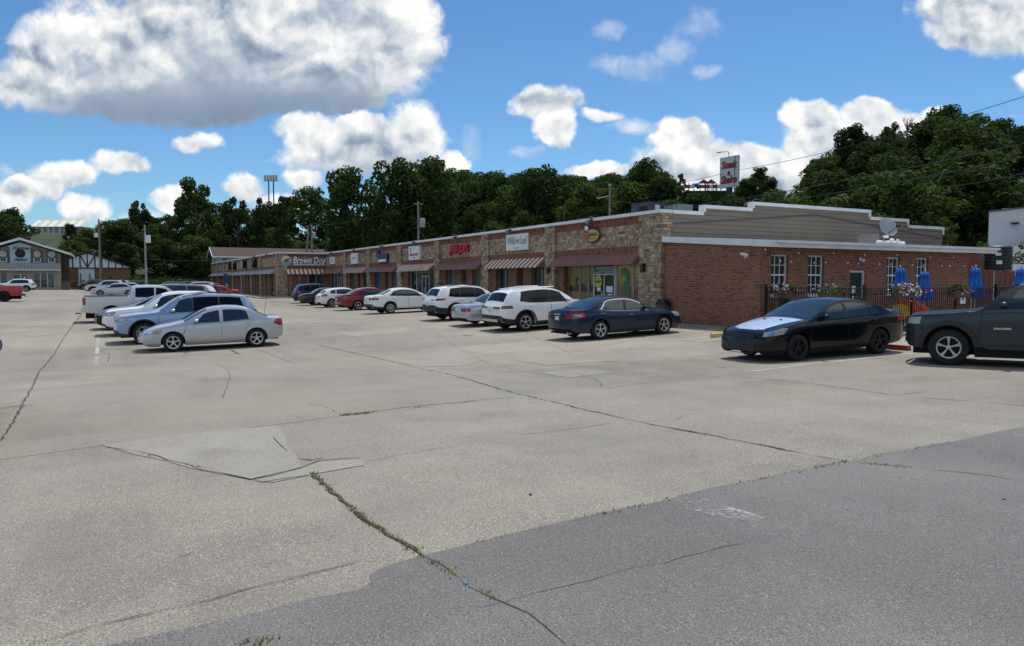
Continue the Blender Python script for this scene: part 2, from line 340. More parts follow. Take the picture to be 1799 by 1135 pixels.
def paint(name, col, metal=0.0, rough=0.35, coat=1.0):
    if name in _mc: return _mc[name]
    m, nt, b = newmat(name); oc = ocoord(nt)
    s = N(nt, 'ShaderNodeSeparateXYZ', {0: oc})
    dust = MA(nt, 'MULTIPLY', SM(nt, s.outputs[2], 0.62, 0.18), MA(nt, 'MULTIPLY', noise(nt, oc, 4, 5), 0.3 if sum(col) > .3 else .06))
    c = MIX(nt, noise(nt, oc, 1.1, 3), tuple(x * .93 for x in col), tuple(min(1, x * 1.06) for x in col))
    setin(nt, b, 'Base Color', MIX(nt, dust, c, (.16, .15, .13)))
    b.inputs['Metallic'].default_value = metal; setin(nt, b, 'Roughness', MA(nt, 'MULTIPLY_ADD', dust, .5, rough)); b.inputs['Specular IOR Level'].default_value = .3 if sum(col) > .2 else .12
    b.inputs['Coat Weight'].default_value = coat if sum(col) > .2 else .55; b.inputs['Coat Roughness'].default_value = 0.03
    _mc[name] = m; return m
# ================================================================ ground
def axis_pts(segs):
    out = []
    for a, b, st in segs: out += list(np.arange(a, b, st))
    return np.array(out + [segs[-1][1]])
vs_ = axis_pts([(-1600, -200, 200), (-200, -60, 10), (-60, 45, 1.0), (45, 130, 3), (130, 400, 30), (400, 2000, 200)])
us_ = axis_pts([(-800, -100, 100), (-100, -16, 6), (-16, 60, 1.0), (60, 145, 1.7), (145, 260, 4), (260, 600, 30), (600, 2600, 250)])
VV, UU = np.meshgrid(vs_, us_, indexing='ij'); HH = Huv(UU, VV)
mb = MB(); nv, nu = VV.shape
mb.v = [tuple(p) for p in np.stack([VV, UU, HH], -1).reshape(-1, 3)]
for i in range(nv - 1):
    for j in range(nu - 1):
        vc, uc = (vs_[i] + vs_[i + 1]) / 2, (us_[j] + us_[j + 1]) / 2
        mb.f.append((i * nu + j, (i + 1) * nu + j, (i + 1) * nu + j + 1, i * nu + j + 1))
        v0 = 47 + 12 * float(sst((70 - uc) / 35))
        mb.m.append(1 if (vc > v0 or uc > 152 or vc < -60 or uc < -70 or (uc > 118 and vc > -2 and vc < 14) or (uc > 139 and vc > -15)) else 0)
def concrete(name, light=(.378, .356, .304), dark=(.224, .211, .181), slab=True, speck=1.0):
    m, nt, b = newmat(name); oc = ocoord(nt)
    big = noise(nt, oc, 0.11, 5, .6); mid = noise(nt, oc, 0.9, 6, .65)
    st = N(nt, 'ShaderNodeVectorMath', {0: oc, 1: (.9, .07, 1)}, operation='MULTIPLY').outputs[0]
    strk = noise(nt, st, 1.0, 5, .6)
    st2 = N(nt, 'ShaderNodeVectorMath', {0: oc, 1: (.12, 1.1, 1)}, operation='MULTIPLY').outputs[0]
    strk2 = noise(nt, st2, 1.0, 5, .6)
    t = MA(nt, 'ADD', MA(nt, 'MULTIPLY', big, .45), MA(nt, 'ADD', MA(nt, 'MULTIPLY', mid, .3), MA(nt, 'ADD', MA(nt, 'MULTIPLY', strk, .22), MA(nt, 'MULTIPLY', strk2, .22))))
    base = MIX(nt, RAMP(nt, t, [(0.46, 0.0), (0.74, 1.0)]), dark, light)
    if slab:
        br = N(nt, 'ShaderNodeTexBrick', {'Vector': oc, 'Color1': (.86, .86, .87, 1), 'Color2': (1.1, 1.08, 1.05, 1), 'Mortar': (1, 1, 1, 1), 'Scale': 1.0, 'Mortar Size': 0.0, 'Brick Width': 5.9, 'Row Height': 7.4}, offset=0.35)
        base = MIX(nt, 1.0, base, br.outputs['Color'], 'MULTIPLY')
    stain = RAMP(nt, noise(nt, oc, .33, 7, .62), [(0.56, 0.0), (0.7, .55)])
    base = MIX(nt, stain, base, (.135, .125, .11))
    rust = RAMP(nt, noise(nt, N(nt, 'ShaderNodeVectorMath', {0: oc, 1: (31, 17, 0)}, operation='ADD').outputs[0], .22, 5, .55), [(0.58, 0.0), (0.72, .3)])
    base = MIX(nt, rust, base, (.31, .245, .17))
    pv = N(nt, 'ShaderNodeTexVoronoi', {'Vector': oc, 'Scale': 42.0})
    pebc = N(nt, 'ShaderNodeSeparateColor', {0: pv.outputs['Color']}).outputs[0]
    peb = MA(nt, 'MULTIPLY', SM(nt, pv.outputs['Distance'], .52, .25), MA(nt, 'GREATER_THAN', pebc, .45))
    wear = RAMP(nt, noise(nt, oc, .5, 5, .6), [(0.35, .25), (0.65, 1.0)])
    base = MIX(nt, MA(nt, 'MULTIPLY', MA(nt, 'MULTIPLY', peb, wear), .7 * speck), base, MIX(nt, pebc, (.15, .12, .09), (.62, .56, .47)))
    fine = noise(nt, oc, 95, 3, .7)
    base = MIX(nt, MA(nt, 'MULTIPLY', RAMP(nt, fine, [(0.4, 1.0), (0.54, 0.0)]), .75 * speck), base, (.06, .054, .044))
    setin(nt, b, 'Base Color', base); b.inputs['Roughness'].default_value = 0.88; b.inputs['Specular IOR Level'].default_value = .3
    hg = MA(nt, 'ADD', MA(nt, 'MULTIPLY', peb, .5), fine)
    bp = N(nt, 'ShaderNodeBump', {'Height': hg, 'Strength': 0.35, 'Distance': 0.008}); nt.links.new(bp.outputs[0], b.inputs['Normal'])
    return m
def asphaltmat(name):
    m, nt, b = newmat(name); oc = ocoord(nt)
    base = MIX(nt, RAMP(nt, noise(nt, oc, .35, 6, .6), [(0.35, 0.0), (0.68, 1.0)]), (.14, .136, .13), (.205, .2, .191))
    base = MIX(nt, RAMP(nt, noise(nt, oc, 1.7, 5), [(0.52, 0.0), (0.75, .5)]), base, (.18, .17, .15))
    pv = N(nt, 'ShaderNodeTexVoronoi', {'Vector': oc, 'Scale': 62.0}); pc = N(nt, 'ShaderNodeSeparateColor', {0: pv.outputs['Color']}).outputs[1]
    peb = MA(nt, 'MULTIPLY', SM(nt, pv.outputs['Distance'], .55, .2), MA(nt, 'GREATER_THAN', pc, .5))
    base = MIX(nt, MA(nt, 'MULTIPLY', peb, .42), base, MIX(nt, pc, (.15, .15, .16), (.5, .49, .47)))
    fine = noise(nt, oc, 110, 3, .7)
    base = MIX(nt, RAMP(nt, fine, [(0.4, .75), (0.55, 0.0)]), base, (.035, .036, .04))
    setin(nt, b, 'Base Color', base); b.inputs['Roughness'].default_value = 0.85; b.inputs['Specular IOR Level'].default_value = .35
    bp = N(nt, 'ShaderNodeBump', {'Height': MA(nt, 'ADD', peb, fine), 'Strength': 0.5, 'Distance': 0.008}); nt.links.new(bp.outputs[0], b.inputs['Normal'])
    return m
m_conc = concrete('lot_concrete'); m_asph = asphaltmat('road_asphalt')
m_hill = M('hill_grass', (.028, .045, .014), .95, var=.5, scale=.4)
m_patch = concrete('patch_concrete', (.355, .337, .29), (.27, .256, .22), False, .9)
m_crack = M('crack_dark', (.05, .046, .038), .95, var=.4, scale=6)
m_line = None
def wornpaint(name, col, amount, soft=.14):
    m, nt, b = newmat(name); oc = ocoord(nt); t = N(nt, 'ShaderNodeBsdfTransparent')
    setin(nt, b, 'Base Color', MIX(nt, noise(nt, oc, 8, 4), tuple(c * .8 for c in col), col)); b.inputs['Roughness'].default_value = .8
    f = MA(nt, 'ADD', MA(nt, 'MULTIPLY', noise(nt, oc, 1.6, 4), .7), MA(nt, 'MULTIPLY', noise(nt, oc, 30, 4, .7), .9))
    mx = N(nt, 'ShaderNodeMixShader', {0: SM(nt, f, amount, amount + soft), 1: t.outputs[0], 2: b.outputs[0]})
    nt.links.new(mx.outputs[0], [n for n in nt.nodes if n.type == 'OUTPUT_MATERIAL'][0].inputs[0]); _mc[name] = m; return m
m_line = wornpaint('worn_white_paint', (.62, .62, .6), .74); m_faded = wornpaint('faded_white_paint', (.42, .42, .42), .72, .32); m_linen = wornpaint('kept_white_paint', (.5, .5, .47), .66, .26)
ground = mb.build('ground', [m_conc, m_hill], rz=TH, smooth=60, fix=False); tag(ground, 'worn aggregate concrete parking lot rising to a green hill', 'ground', kind='structure')
def loc_(p): u, v = w2uv(p.x, p.y); return (v, u)
def pline(pxs, step=.35, jit=0.0, seed=0):     # pixels -> ground polyline in lot coordinates (v, u)
    rr = random.Random(seed); P = [loc_(hit(*p)) for p in pxs]; out = []
    for a, b in zip(P[:-1], P[1:]):
        L = math.dist(a, b); n = max(1, int(L / step))
        for i in range(n):
            t = i / n; out.append((a[0] + (b[0] - a[0]) * t + (rr.uniform(-jit, jit) if i else 0), a[1] + (b[1] - a[1]) * t + (rr.uniform(-jit, jit) if i else 0)))
    return out + [P[-1]]
def strip(mb, pts, w, dz, taper=True, seed=1):
    rr = random.Random(seed); n = len(pts); L = []
    for i, p in enumerate(pts):
        a = pts[max(0, i - 1)]; b = pts[min(n - 1, i + 1)]; dx, dy = b[0] - a[0], b[1] - a[1]; l = math.hypot(dx, dy) or 1
        ww = (w if not isinstance(w, tuple) else rr.uniform(*w)) / 2
        if taper and (i == 0 or i == n - 1): ww *= .3
        q1 = (p[0] - dy / l * ww, p[1] + dx / l * ww); q2 = (p[0] + dy / l * ww, p[1] - dx / l * ww)
        L.append([(q1[0], q1[1], float(Huv(q1[1], q1[0])) + dz), (q2[0], q2[1], float(Huv(q2[1], q2[0])) + dz)])
    mb.grid(L)
def sheet(poly, dz, mb, n=None, res=.6):       # a polygon of lot coordinates draped as a fine triangulated sheet
    bm = bmesh.new(); vs = [bm.verts.new((p[0], p[1], 0)) for p in poly]; bm.faces.new(vs)
    xs = [p[0] for p in poly]; ys = [p[1] for p in poly]
    for ax, lo, hi in ((0, min(xs), max(xs)), (1, min(ys), max(ys))):
        k = lo + res
        while k < hi:
            bmesh.ops.bisect_plane(bm, geom=bm.verts[:] + bm.edges[:] + bm.faces[:], plane_co=(k, 0, 0) if ax == 0 else (0, k, 0), plane_no=(1, 0, 0) if ax == 0 else (0, 1, 0)); k += res
    bmesh.ops.triangulate(bm, faces=[f for f in bm.faces if len(f.verts) > 4])
    bm.verts.ensure_lookup_table(); bm.verts.index_update()
    mb.add([(v.co.x, v.co.y, float(Huv(v.co.y, v.co.x)) + dz) for v in bm.verts], [tuple(v.index for v in f.verts) for f in bm.faces]); bm.free()
# asphalt lane in the foreground
edge_px = [(60, 1180), (170, 1140), (250, 1122), (320, 1106), (420, 1085), (500, 1066), (560, 1050), (610, 1042), (640, 1034), (652, 1022), (650, 1012), (664, 1002), (690, 992), (740, 978), (820, 958), (900, 938), (1000, 915), (1100, 893), (1200, 871), (1300, 848), (1400, 828), (1480, 812), (1620, 785), (1720, 767), (1799, 751)]
ed = pline(edge_px, .25, .035, 3)
far = ed[-1]; d_ = (ed[-1][0] - ed[-30][0], ed[-1][1] - ed[-30][1]); l_ = math.hypot(*d_)
ed += [(far[0] + d_[0] / l_ * k, far[1] + d_[1] / l_ * k) for k in (4, 9, 16, 26)]
a0 = ed[0]; e0 = (-2.6 * 1.0, .0)
poly = ed + [(40, -14), (-12, -14), (-9, a0[1] - 1.5)]
mb = MB(); sheet(poly, .006, mb, res=1.0); tag(mb.build('asphalt_road', m_asph, rz=TH, fix=False, smooth=60), 'grey asphalt lane across the near corner of the lot', 'road', kind='structure')
# greyer worn bay behind the middle joint
m_grey_conc = concrete('grey_concrete', (.318, .298, .252), (.212, .199, .171), False, .8)
mb = MB(); P = pline([(-40, 690), (300, 662), (600, 648), (760, 652), (905, 697), (720, 714), (605, 730), (487, 746), (178, 783), (60, 800), (-60, 815), (-40, 690)], .6, .05, 8)[:-1]; sheet(P, .003, mb, res=1.0)
tag(mb.build('concrete_bay', m_grey_conc, rz=TH, fix=False, smooth=60), 'greyer smoother concrete bay across the middle of the lot', 'pavement', kind='structure')
m_oil_shadow = wornpaint('oil_and_shadow', (.09, .085, .076), .8, .3)
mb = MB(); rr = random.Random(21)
for px, py, L in [(20, 722, 1.0), (520, 560, .5), (700, 565, .4), (820, 590, .45), (900, 600, .5), (1120, 640, .4), (1260, 645, .35), (450, 690, .3), (600, 560, .5)]:  # leftmost patch paints a parked car's shadow; the others are oil stains
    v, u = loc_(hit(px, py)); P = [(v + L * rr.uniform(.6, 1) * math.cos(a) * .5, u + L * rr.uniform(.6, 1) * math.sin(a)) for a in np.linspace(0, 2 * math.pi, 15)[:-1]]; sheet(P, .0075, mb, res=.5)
tag(mb.build('oil_and_shadow_patches', m_oil_shadow, rz=TH, fix=False), 'dark oil stains and one painted shadow patch on the concrete', 'stain', kind='structure')
# lighter concrete patches
mb = MB()
for pp in [[(690, 634), (760, 631), (850, 632), (815, 643), (745, 645)], [(455, 846), (530, 824), (565, 812), (636, 808), (640, 818), (560, 832), (480, 848)], [(180, 783), (300, 765), (487, 748), (520, 800), (530, 822), (440, 843), (330, 822), (240, 800)],
           [(900, 632), (1010, 628), (1090, 634), (960, 642)], [(590, 585), (690, 578), (720, 584), (620, 592)], [(1190, 596), (1290, 586), (1320, 592), (1230, 602)],
           [(40, 586), (110, 580), (112, 586), (55, 592)], [(950, 655), (1030, 648), (1080, 655), (1000, 664)]]:
    P = pline(pp + [pp[0]], .5, .04, 5)[:-1]; sheet(P, .006, mb, res=1.0)
tag(mb.build('concrete_patches', m_patch, rz=TH, fix=False, smooth=60), 'paler concrete repair patches in the parking lot', 'pavement', kind='structure')
# joints and cracks
mb = MB()
CR = [([(0, 775), (13, 757), (36, 718), (68, 655), (85, 635), (97, 620), (105, 605), (110, 597), (118, 585), (140, 556), (160, 534)], (.02, .05)),
 ([(548, 832), (600, 880), (650, 920), (700, 950), (745, 980)], (.02, .06)), ([(745, 980), (800, 1012), (860, 1050), (930, 1080), (960, 1105), (1000, 1140)], (.004, .02)),
 ([(150, 790), (178, 783)], (.01, .03)), ([(178, 783), (270, 800), (350, 825), (440, 843), (530, 822), (560, 810), (635, 805)], (.012, .035)), ([(440, 843), (462, 848), (540, 836)], (.01, .03)),
 ([(560, 606), (620, 620), (665, 630), (750, 650), (800, 660), (900, 690), (930, 697), (1100, 737), (1300, 775), (1400, 795), (1485, 811)], (.015, .045)),
 ([(487, 746), (545, 739)], (.02, .04)), ([(605, 730), (720, 715), (820, 706), (905, 699)], (.02, .045)), ([(50, 1133), (300, 1070), (480, 1025), (640, 985), (722, 972)], (.008, .018)),
 ([(1300, 662), (1400, 672), (1490, 683), (1574, 695)], (.02, .04)), ([(1574, 695), (1630, 688)], (.01, .03)), ([(1620, 699), (1700, 705), (1799, 713), (1900, 722)], (.02, .05)), ([(1010, 655), (1050, 668), (1060, 682)], (.01, .025)),
 ([(1060, 684), (1120, 675), (1190, 668), (1290, 660)], (.012, .03)), ([(340, 652), (390, 646), (480, 648), (560, 645), (640, 644)], (.01, .03)), ([(480, 768), (492, 782), (505, 793)], (.01, .04)), ([(522, 806), (546, 809), (570, 805)], (.02, .05)),
 ([(910, 765), (1035, 750), (1092, 740)], (.01, .025)), ([(640, 812), (760, 790), (910, 765)], (.005, .015)), ([(390, 700), (400, 678), (405, 660), (396, 646), (380, 640)], (.008, .02)), ([(410, 672), (428, 668)], (.008, .02)),
 ([(600, 730), (580, 718), (540, 710)], (.006, .016)), ([(0, 594), (33, 593)], (.02, .04)), ([(34, 600), (108, 600)], (.015, .035)), ([(0, 672), (44, 668)], (.01, .03)), ([(5, 710), (44, 706)], (.02, .05)), ([(60, 623), (100, 621), (165, 620)], (.012, .03)),
 ([(55, 633), (94, 632), (160, 630)], (.01, .03)), ([(148, 640), (190, 637), (192, 622), (170, 615)], (.015, .035)), ([(320, 606), (330, 618), (322, 628)], (.01, .025)), ([(425, 612), (465, 618), (520, 640)], (.01, .03)), ([(404, 614), (420, 622)], (.015, .04)),
 ([(880, 556), (1000, 620), (1100, 600)], (.008, .02)), ([(505, 590), (600, 600), (700, 602), (800, 598)], (.008, .02)), ([(500, 565), (620, 572), (740, 575)], (.008, .02)), ([(560, 545), (640, 606)], (.008, .02)), ([(720, 552), (860, 640), (1000, 668)], (.005, .018)),
 ([(1450, 636), (1530, 628), (1640, 646)], (.006, .02)), ([(820, 1075), (1000, 1030), (1200, 980), (1380, 940)], (.003, .012)), ([(1520, 815), (1600, 822), (1700, 832), (1799, 848)], (.006, .02)),
 ([(1090, 745), (1190, 738), (1200, 732)], (.006, .016)), ([(1375, 712), (1400, 710)], (.02, .04)), ([(300, 985), (330, 975), (345, 968)], (.006, .016)), ([(1700, 690), (1720, 688)], (.02, .04)), ([(150, 545), (220, 553), (300, 575)], (.006, .018)), ([(0, 545), (60, 553), (120, 556)], (.01, .03)), ([(10, 530), (80, 540), (150, 528)], (.01, .03))]
for i, (pp, w) in enumerate(CR):
    strip(mb, pline(pp, .16, .024, i), (w[0] * .3, w[1] * .75), .0085, seed=i)
tag(mb.build('pavement_cracks', m_crack, rz=TH, fix=False), 'dark cracks and slab joints in the concrete', 'cracks', kind='structure')
# painted parking lines
mb = MB()
for pp, w in [([(177, 556), (172, 600), (170, 625)], .11), ([(170, 628), (168, 641)], .11), ([(1225, 632), (1292, 624)], .1), ([(1300, 655), (1420, 641), (1556, 626), (1700, 612)], .1), ([(1060, 611), (1150, 601), (1260, 590)], .09), ([(1110, 614), (1200, 606), (1280, 600)], .09),
              ([(1565, 613), (1640, 606)], .1), ([(880, 581), (960, 574)], .09), ([(760, 574), (850, 566)], .08), ([(1195, 579), (1262, 590)], .12), ([(1590, 600), (1800, 580)], .09)]:
    strip(mb, pline(pp, .4), w, .008, taper=False)
tag(mb.build('parking_lines', m_linen, rz=TH, fix=False), 'worn white parking lines on the concrete', 'road marking', kind='structure')
mb = MB()
P = pline([(1190, 884), (1240, 880), (1300, 898), (1345, 912), (1325, 922), (1260, 910), (1200, 896), (1190, 884)], .2, .05, 4)[:-1]; sheet(P, .012, mb, res=.5)
P = pline([(1770, 764), (1830, 768), (1830, 774), (1775, 769)], .4)[:-1] ; sheet(P, .012, mb, res=.5)
tag(mb.build('faded_road_paint', m_faded, rz=TH, fix=False), 'faded white paint smear on the asphalt', 'road marking', kind='structure')
# weeds in the joints
mb = MB(); rr = random.Random(11)
def weeds(pp, n, spread, hmin, hmax):
    P = pline(pp, .05)
    cl = [rr.randrange(len(P)) for _ in range(max(3, n // 14))]
    for _ in range(n):
        i = min(len(P) - 1, max(0, int(rr.gauss(rr.choice(cl), 3)))); p = P[i]; a = rr.uniform(0, 6.28); x, y = p[0] + rr.gauss(0, spread), p[1] + rr.gauss(0, spread); z = float(Huv(y, x))
        h = rr.uniform(hmin, hmax); w = h * rr.uniform(.18, .4); dx, dy = math.cos(a), math.sin(a); lx, ly = rr.uniform(-1, 1) * h, rr.uniform(-1, 1) * h
        mb.add([(x - dx * w, y - dy * w, z), (x + dx * w, y + dy * w, z), (x + lx + dx * w * .3, y + ly + dy * w * .3, z + h)], [(0, 1, 2)])
weeds([(550, 833), (600, 880), (650, 920), (700, 950), (745, 980)], 620, .016, .008, .032)
weeds([(765, 990), (790, 1006)], 90, .028, .008, .03)
weeds([(605, 730), (640, 727), (660, 724)], 110, .025, .015, .045); weeds([(660, 724), (905, 699)], 60, .015, .012, .03)
weeds([(930, 697), (1100, 737), (1300, 775), (1485, 811)], 150, .012, .01, .03); weeds([(1485, 811), (1400, 830), (1300, 850), (1100, 895), (850, 952)], 330, .02, .008, .03); weeds([(1515, 808), (1700, 772)], 90, .02, .008, .028)
weeds([(800, 1012), (860, 1050)], 60, .02, .01, .03); weeds([(430, 1132), (470, 1128)], 70, .03, .01, .03); weeds([(1520, 815), (1590, 821)], 120, .03, .01, .03)
weeds([(404, 614), (421, 623)], 60, .03, .02, .06); weeds([(178, 783), (440, 843)], 60, .01, .01, .03)
m_weed = M('weed_green', (.24, .25, .08), .8, var=.5, scale=9)
tag(mb.build('crack_weeds', m_weed, rz=TH, fix=False), 'small weeds growing in the pavement joints', 'weeds', kind='stuff')
# ================================================================ buildings
def text(name, body, size, mat, parent, loc, rot=(R(90), 0, R(-90)), ext=0.01, shear=0.0, bold=0.0, sx=1.0, space=1.0, linesp=1.0):
    cu = bpy.data.curves.new(name, 'FONT'); cu.body = body; cu.size = size; cu.align_x = 'CENTER'; cu.align_y = 'CENTER'
    cu.extrude = ext; cu.shear = shear; cu.offset = bold; cu.space_character = space; cu.space_line = linesp; cu.resolution_u = 2
    t = bpy.data.objects.new(name, cu); C.objects.link(t); me = bpy.data.meshes.new_from_object(t); bpy.data.objects.remove(t)
    me.materials.clear(); me.materials.append(mat); me.name = name
    o = bpy.data.objects.new(name, me); C.objects.link(o); o.parent = parent; o.location = loc; o.rotation_euler = rot; o.scale = (sx, 1, 1)
    return o
m_brick = brickmat('red_brick', (.19, .058, .03), (.28, .092, .048), (.38, .27, .2))
m_soldier = brickmat('soldier_brick', (.2, .06, .034), (.28, .09, .05), (.16, .1, .07), bw=.2, rh=.075, vert=True)
m_pier = brickmat('pier_brick', (.18, .066, .038), (.26, .1, .058), (.22, .17, .13))
m_stone = stonemat('field_stone')
m_siding = sidingmat('grey_brown_siding', (.215, .175, .128), .2)
m_white = M('white_trim', (.68, .7, .72), .5, var=.1, scale=1.5); m_offw = M('offwhite_frame', (.55, .55, .54), .5, var=.12)
m_awn = M('brown_awning', (.2, .085, .066), .55, var=.16, scale=2); m_awnp = M('pale_awning', (.33, .24, .21), .55, var=.15); m_cream = M('cream_stripe', (.72, .6, .46), .6, var=.1)
m_awng = M('grey_awning', (.3, .28, .28), .5, var=.15)
m_store = glassmat('shop_glass', (.02, .028, .03), .03, .8); m_storeb = glassmat('pale_blue_shop_panel', (.05, .1, .22), .2, .6); m_storeg = glassmat('greenish_shop_glass', (.06, .085, .075), .06, .8)
m_alu = M('aluminium_frame', (.3, .3, .3), .35, .6, var=.08); m_roof = M('flat_roof', (.12, .12, .12), .9, var=.2); m_inner = M('dark_interior', (.02, .018, .016), .9)
m_wood = M('brown_wood_door', (.12, .055, .035), .6, var=.25, scale=5); m_metal = M('painted_steel', (.1, .105, .11), .5, .5, var=.15); m_black = M('black_metal', (.008, .008, .009), .45, .3, var=.2)
m_redsign = M('red_letters', (.42, .012, .015), .4, var=.1); m_navy_s = M('navy_sign', (.012, .018, .09), .35, var=.1); m_paper = M('white_paper', (.75, .76, .77), .7, var=.08); m_grey_s = M('sign_grey', (.2, .21, .23), .5)
ZB = -1.76 + CZ
def bw(x, y, z): X, Y = uv2w(24.5 + y, 20.6 + x); return Vector((X, Y, ZB + z))
shop = empty('shop_building', bw(0, 0, 0), TH, 'long one storey stone and brick strip of shops with awnings', 'shop building')
# sidewalk in front
def kerbpoly(name, pts, h, label):
    mb = MB(); n = len(pts)
    top = [(v, u, float(Huv(u, v)) + h) for v, u in pts]; bot = [(v, u, float(Huv(u, v)) - .2) for v, u in pts]
    mb.add(top + bot, [tuple(range(n))] + [(i, (i + 1) % n, n + (i + 1) % n, n + i) for i in range(n)])
    return tag(mb.build(name, m_patch, rz=TH), label, 'sidewalk', kind='structure')
for a in range(0, 56, 8): kerbpoly('sidewalk', [(18.55, 24.5 + a), (20.75, 24.5 + a), (20.75, 24.5 + min(a + 8, 56)), (18.55, 24.5 + min(a + 8, 56))], .11, 'raised concrete sidewalk along the shop fronts')
for a in range(56, 113, 8): kerbpoly('sidewalk', [(13.3, 24.5 + a - (2 if a == 56 else 0)), (15.8, 24.5 + a - (2 if a == 56 else 0)), (15.8, 24.5 + min(a + 8, 113)), (13.3, 24.5 + min(a + 8, 113))], .11, 'raised concrete sidewalk along the far shop wing')
kerbpoly('sidewalk', [(15.8, 78.5), (20.7, 78.5), (20.7, 80.5), (15.8, 80.5)], .11, 'raised concrete sidewalk before the striped awning')
# --- roof, shell, coping
PIL = [(0, 1.54), (8.55, 9.55), (16.3, 17.25), (24.0, 24.95), (31.8, 32.8), (39.9, 40.9), (47.6, 48.6)]
WP = [(56.0, 56.9), (65.6, 66.5), (72.2, 73.1), (79.9, 80.8), (87.8, 88.7), (97.0, 97.9), (105.2, 106.1), (112.4, 113.3)]
WX = -4.96
mb = MB(); mb.box(.3, 19.4, .25, 56, 4.3, 4.45); mb.box(WX + .3, 19.4, 56.3, 113, 4.3, 4.45); mb.build('roof', m_roof, shop)
mb = MB(); mb.box(.95, 1.1, 1.2, 56, 0, 4.3); mb.box(19.2, 19.4, .2, 113, 0, 4.3); mb.box(WX + 1.0, WX + 1.1, 57, 113, 0, 4.3); mb.box(WX + .9, 19.2, 112.9, 113.1, 0, 4.3); mb.build('back_wall', m_inner, shop)
mb = MB(); mb.box(-.19, .42, -.02, 56.0 - .19, 4.62, 4.76); mb.box(WX - .19, .42, 56 - .19, 56.42, 4.62, 4.761); mb.box(WX - .19, WX + .42, 56.42, 113.5, 4.62, 4.76); mb.build('coping', m_white, shop)
def bands(x, y0, y1):
    mb = MB(); mb.box(x, x + .25, y0, y1, 4.27, 4.62); mb.build('upper_brick_band', m_soldier, shop)
    mb = MB(); mb.box(x + .015, x + .25, y0, y1, 3.31, 4.27); mb.build('stone_panel', m_stone, shop)
    mb = MB(); mb.box(x, x + .25, y0, y1, 2.62, 3.31); mb.build('lower_brick_band', m_soldier, shop)
def pillar(x, y0, y1): mb = MB(); mb.box(x - .13, x + .45, y0, y1, -.15, 4.6); mb.build('stone_pillar', m_stone, shop)
def awning(x, y0, y1, kind, out=.55, z1=2.98, z0=2.52):
    mb = MB(); n = max(2, int((y1 - y0) / (.24 if kind == 'stripe' else .3))); 
    for k in range(n):
        a, b = y0 + (y1 - y0) * k / n, y0 + (y1 - y0) * (k + 1) / n; mb.mi = k % 2 if kind == 'stripe' else 0
        m = (b - a) * .12
        mb.add([(x - .02, a, z1), (x - .02, b, z1), (x - out, b, z0), (x - out, a, z0), (x - .02, a + m, z1 + .03), (x - .02, b - m, z1 + .03), (x - out - .01, b - m, z0 + .02), (x - out - .01, a + m, z0 + .02), (x - out, a, z0 - .05), (x - out, b, z0 - .05)],
               [(0, 4, 7, 3), (4, 5, 6, 7), (5, 1, 2, 6), (3, 2, 9, 8), (3, 7, 6, 2)])
    mb.mi = 0
    for y in (y0, y1): mb.add([(x - .02, y, z1), (x - out, y, z0), (x - out, y, z0 - .05), (x - .02, y, z0 - .05)], [(0, 1, 2, 3)])
    mm = {'stripe': [m_awn, m_cream], 'brown': [m_awn, m_awn], 'pale': [m_awnp, m_awnp], 'grey': [m_awng, m_awng]}[kind]
    mb.build('awning', mm, shop, fix=False)
def pane(x, y0, y1, z0, z1, mat, parent=None, fr=.045, frmat=None):
    mb = MB(); f = fr
    mb.box(x - .04, x + .04, y0, y0 + f, z0, z1); mb.box(x - .04, x + .04, y1 - f, y1, z0, z1); mb.box(x - .04, x + .04, y0 + f, y1 - f, z0, z0 + f); mb.box(x - .04, x + .04, y0 + f, y1 - f, z1 - f, z1)
    w = mb.build('window', frmat or m_alu, parent or shop); mb = MB(); mb.box(x - .01, x + .01, y0 + f, y1 - f, z0 + f, z1 - f); mb.build('pane', mat, w); return w
def shopdoor(x, y0, y1, z1, double=True, frmat=None, mat=None, solid=None):
    mb = MB(); f = .07; ys = [y0, (y0 + y1) / 2, y1] if double else [y0, y1]
    for y in ys: mb.box(x - .04, x + .04, y - f / 2, y + f / 2, 0, z1)
    mb.box(x - .04, x + .04, y0, y1, z1 - f, z1); mb.box(x - .039, x + .039, y0, y1, 0, .18)
    d = mb.build('door', frmat or m_alu, shop)
    mb = MB(); mb.box(x - .008, x + .008, y0 + .03, y1 - .03, .15, z1 - f); mb.build('pane', solid or mat or m_store, d)
    mb = MB(); c = (y0 + y1) / 2
    for y in ([c - .1, c + .1] if double else [y0 + .12]): mb.tube([(x - .1, y, .85), (x - .1, y, 1.25)], .018, 8)
    mb.build('handle', m_chrome if 'm_chrome' in globals() else m_white, d); return d
def pier(x, y0, y1, z1=2.62): mb = MB(); mb.box(x - .12, x + .3, y0, y1, -.1, z1); mb.build('brick_pier', m_pier, shop)
def transom(x, y0, y1, z0, z1, mat): pane(x, y0, y1, z0, z1, mat)
XF = .36
def lowwall(x, y0, y1, z=.35): mb = MB(); mb.box(x - .1, x + .2, y0, y1, -.1, z); mb.build('sill_wall', m_pier, shop)
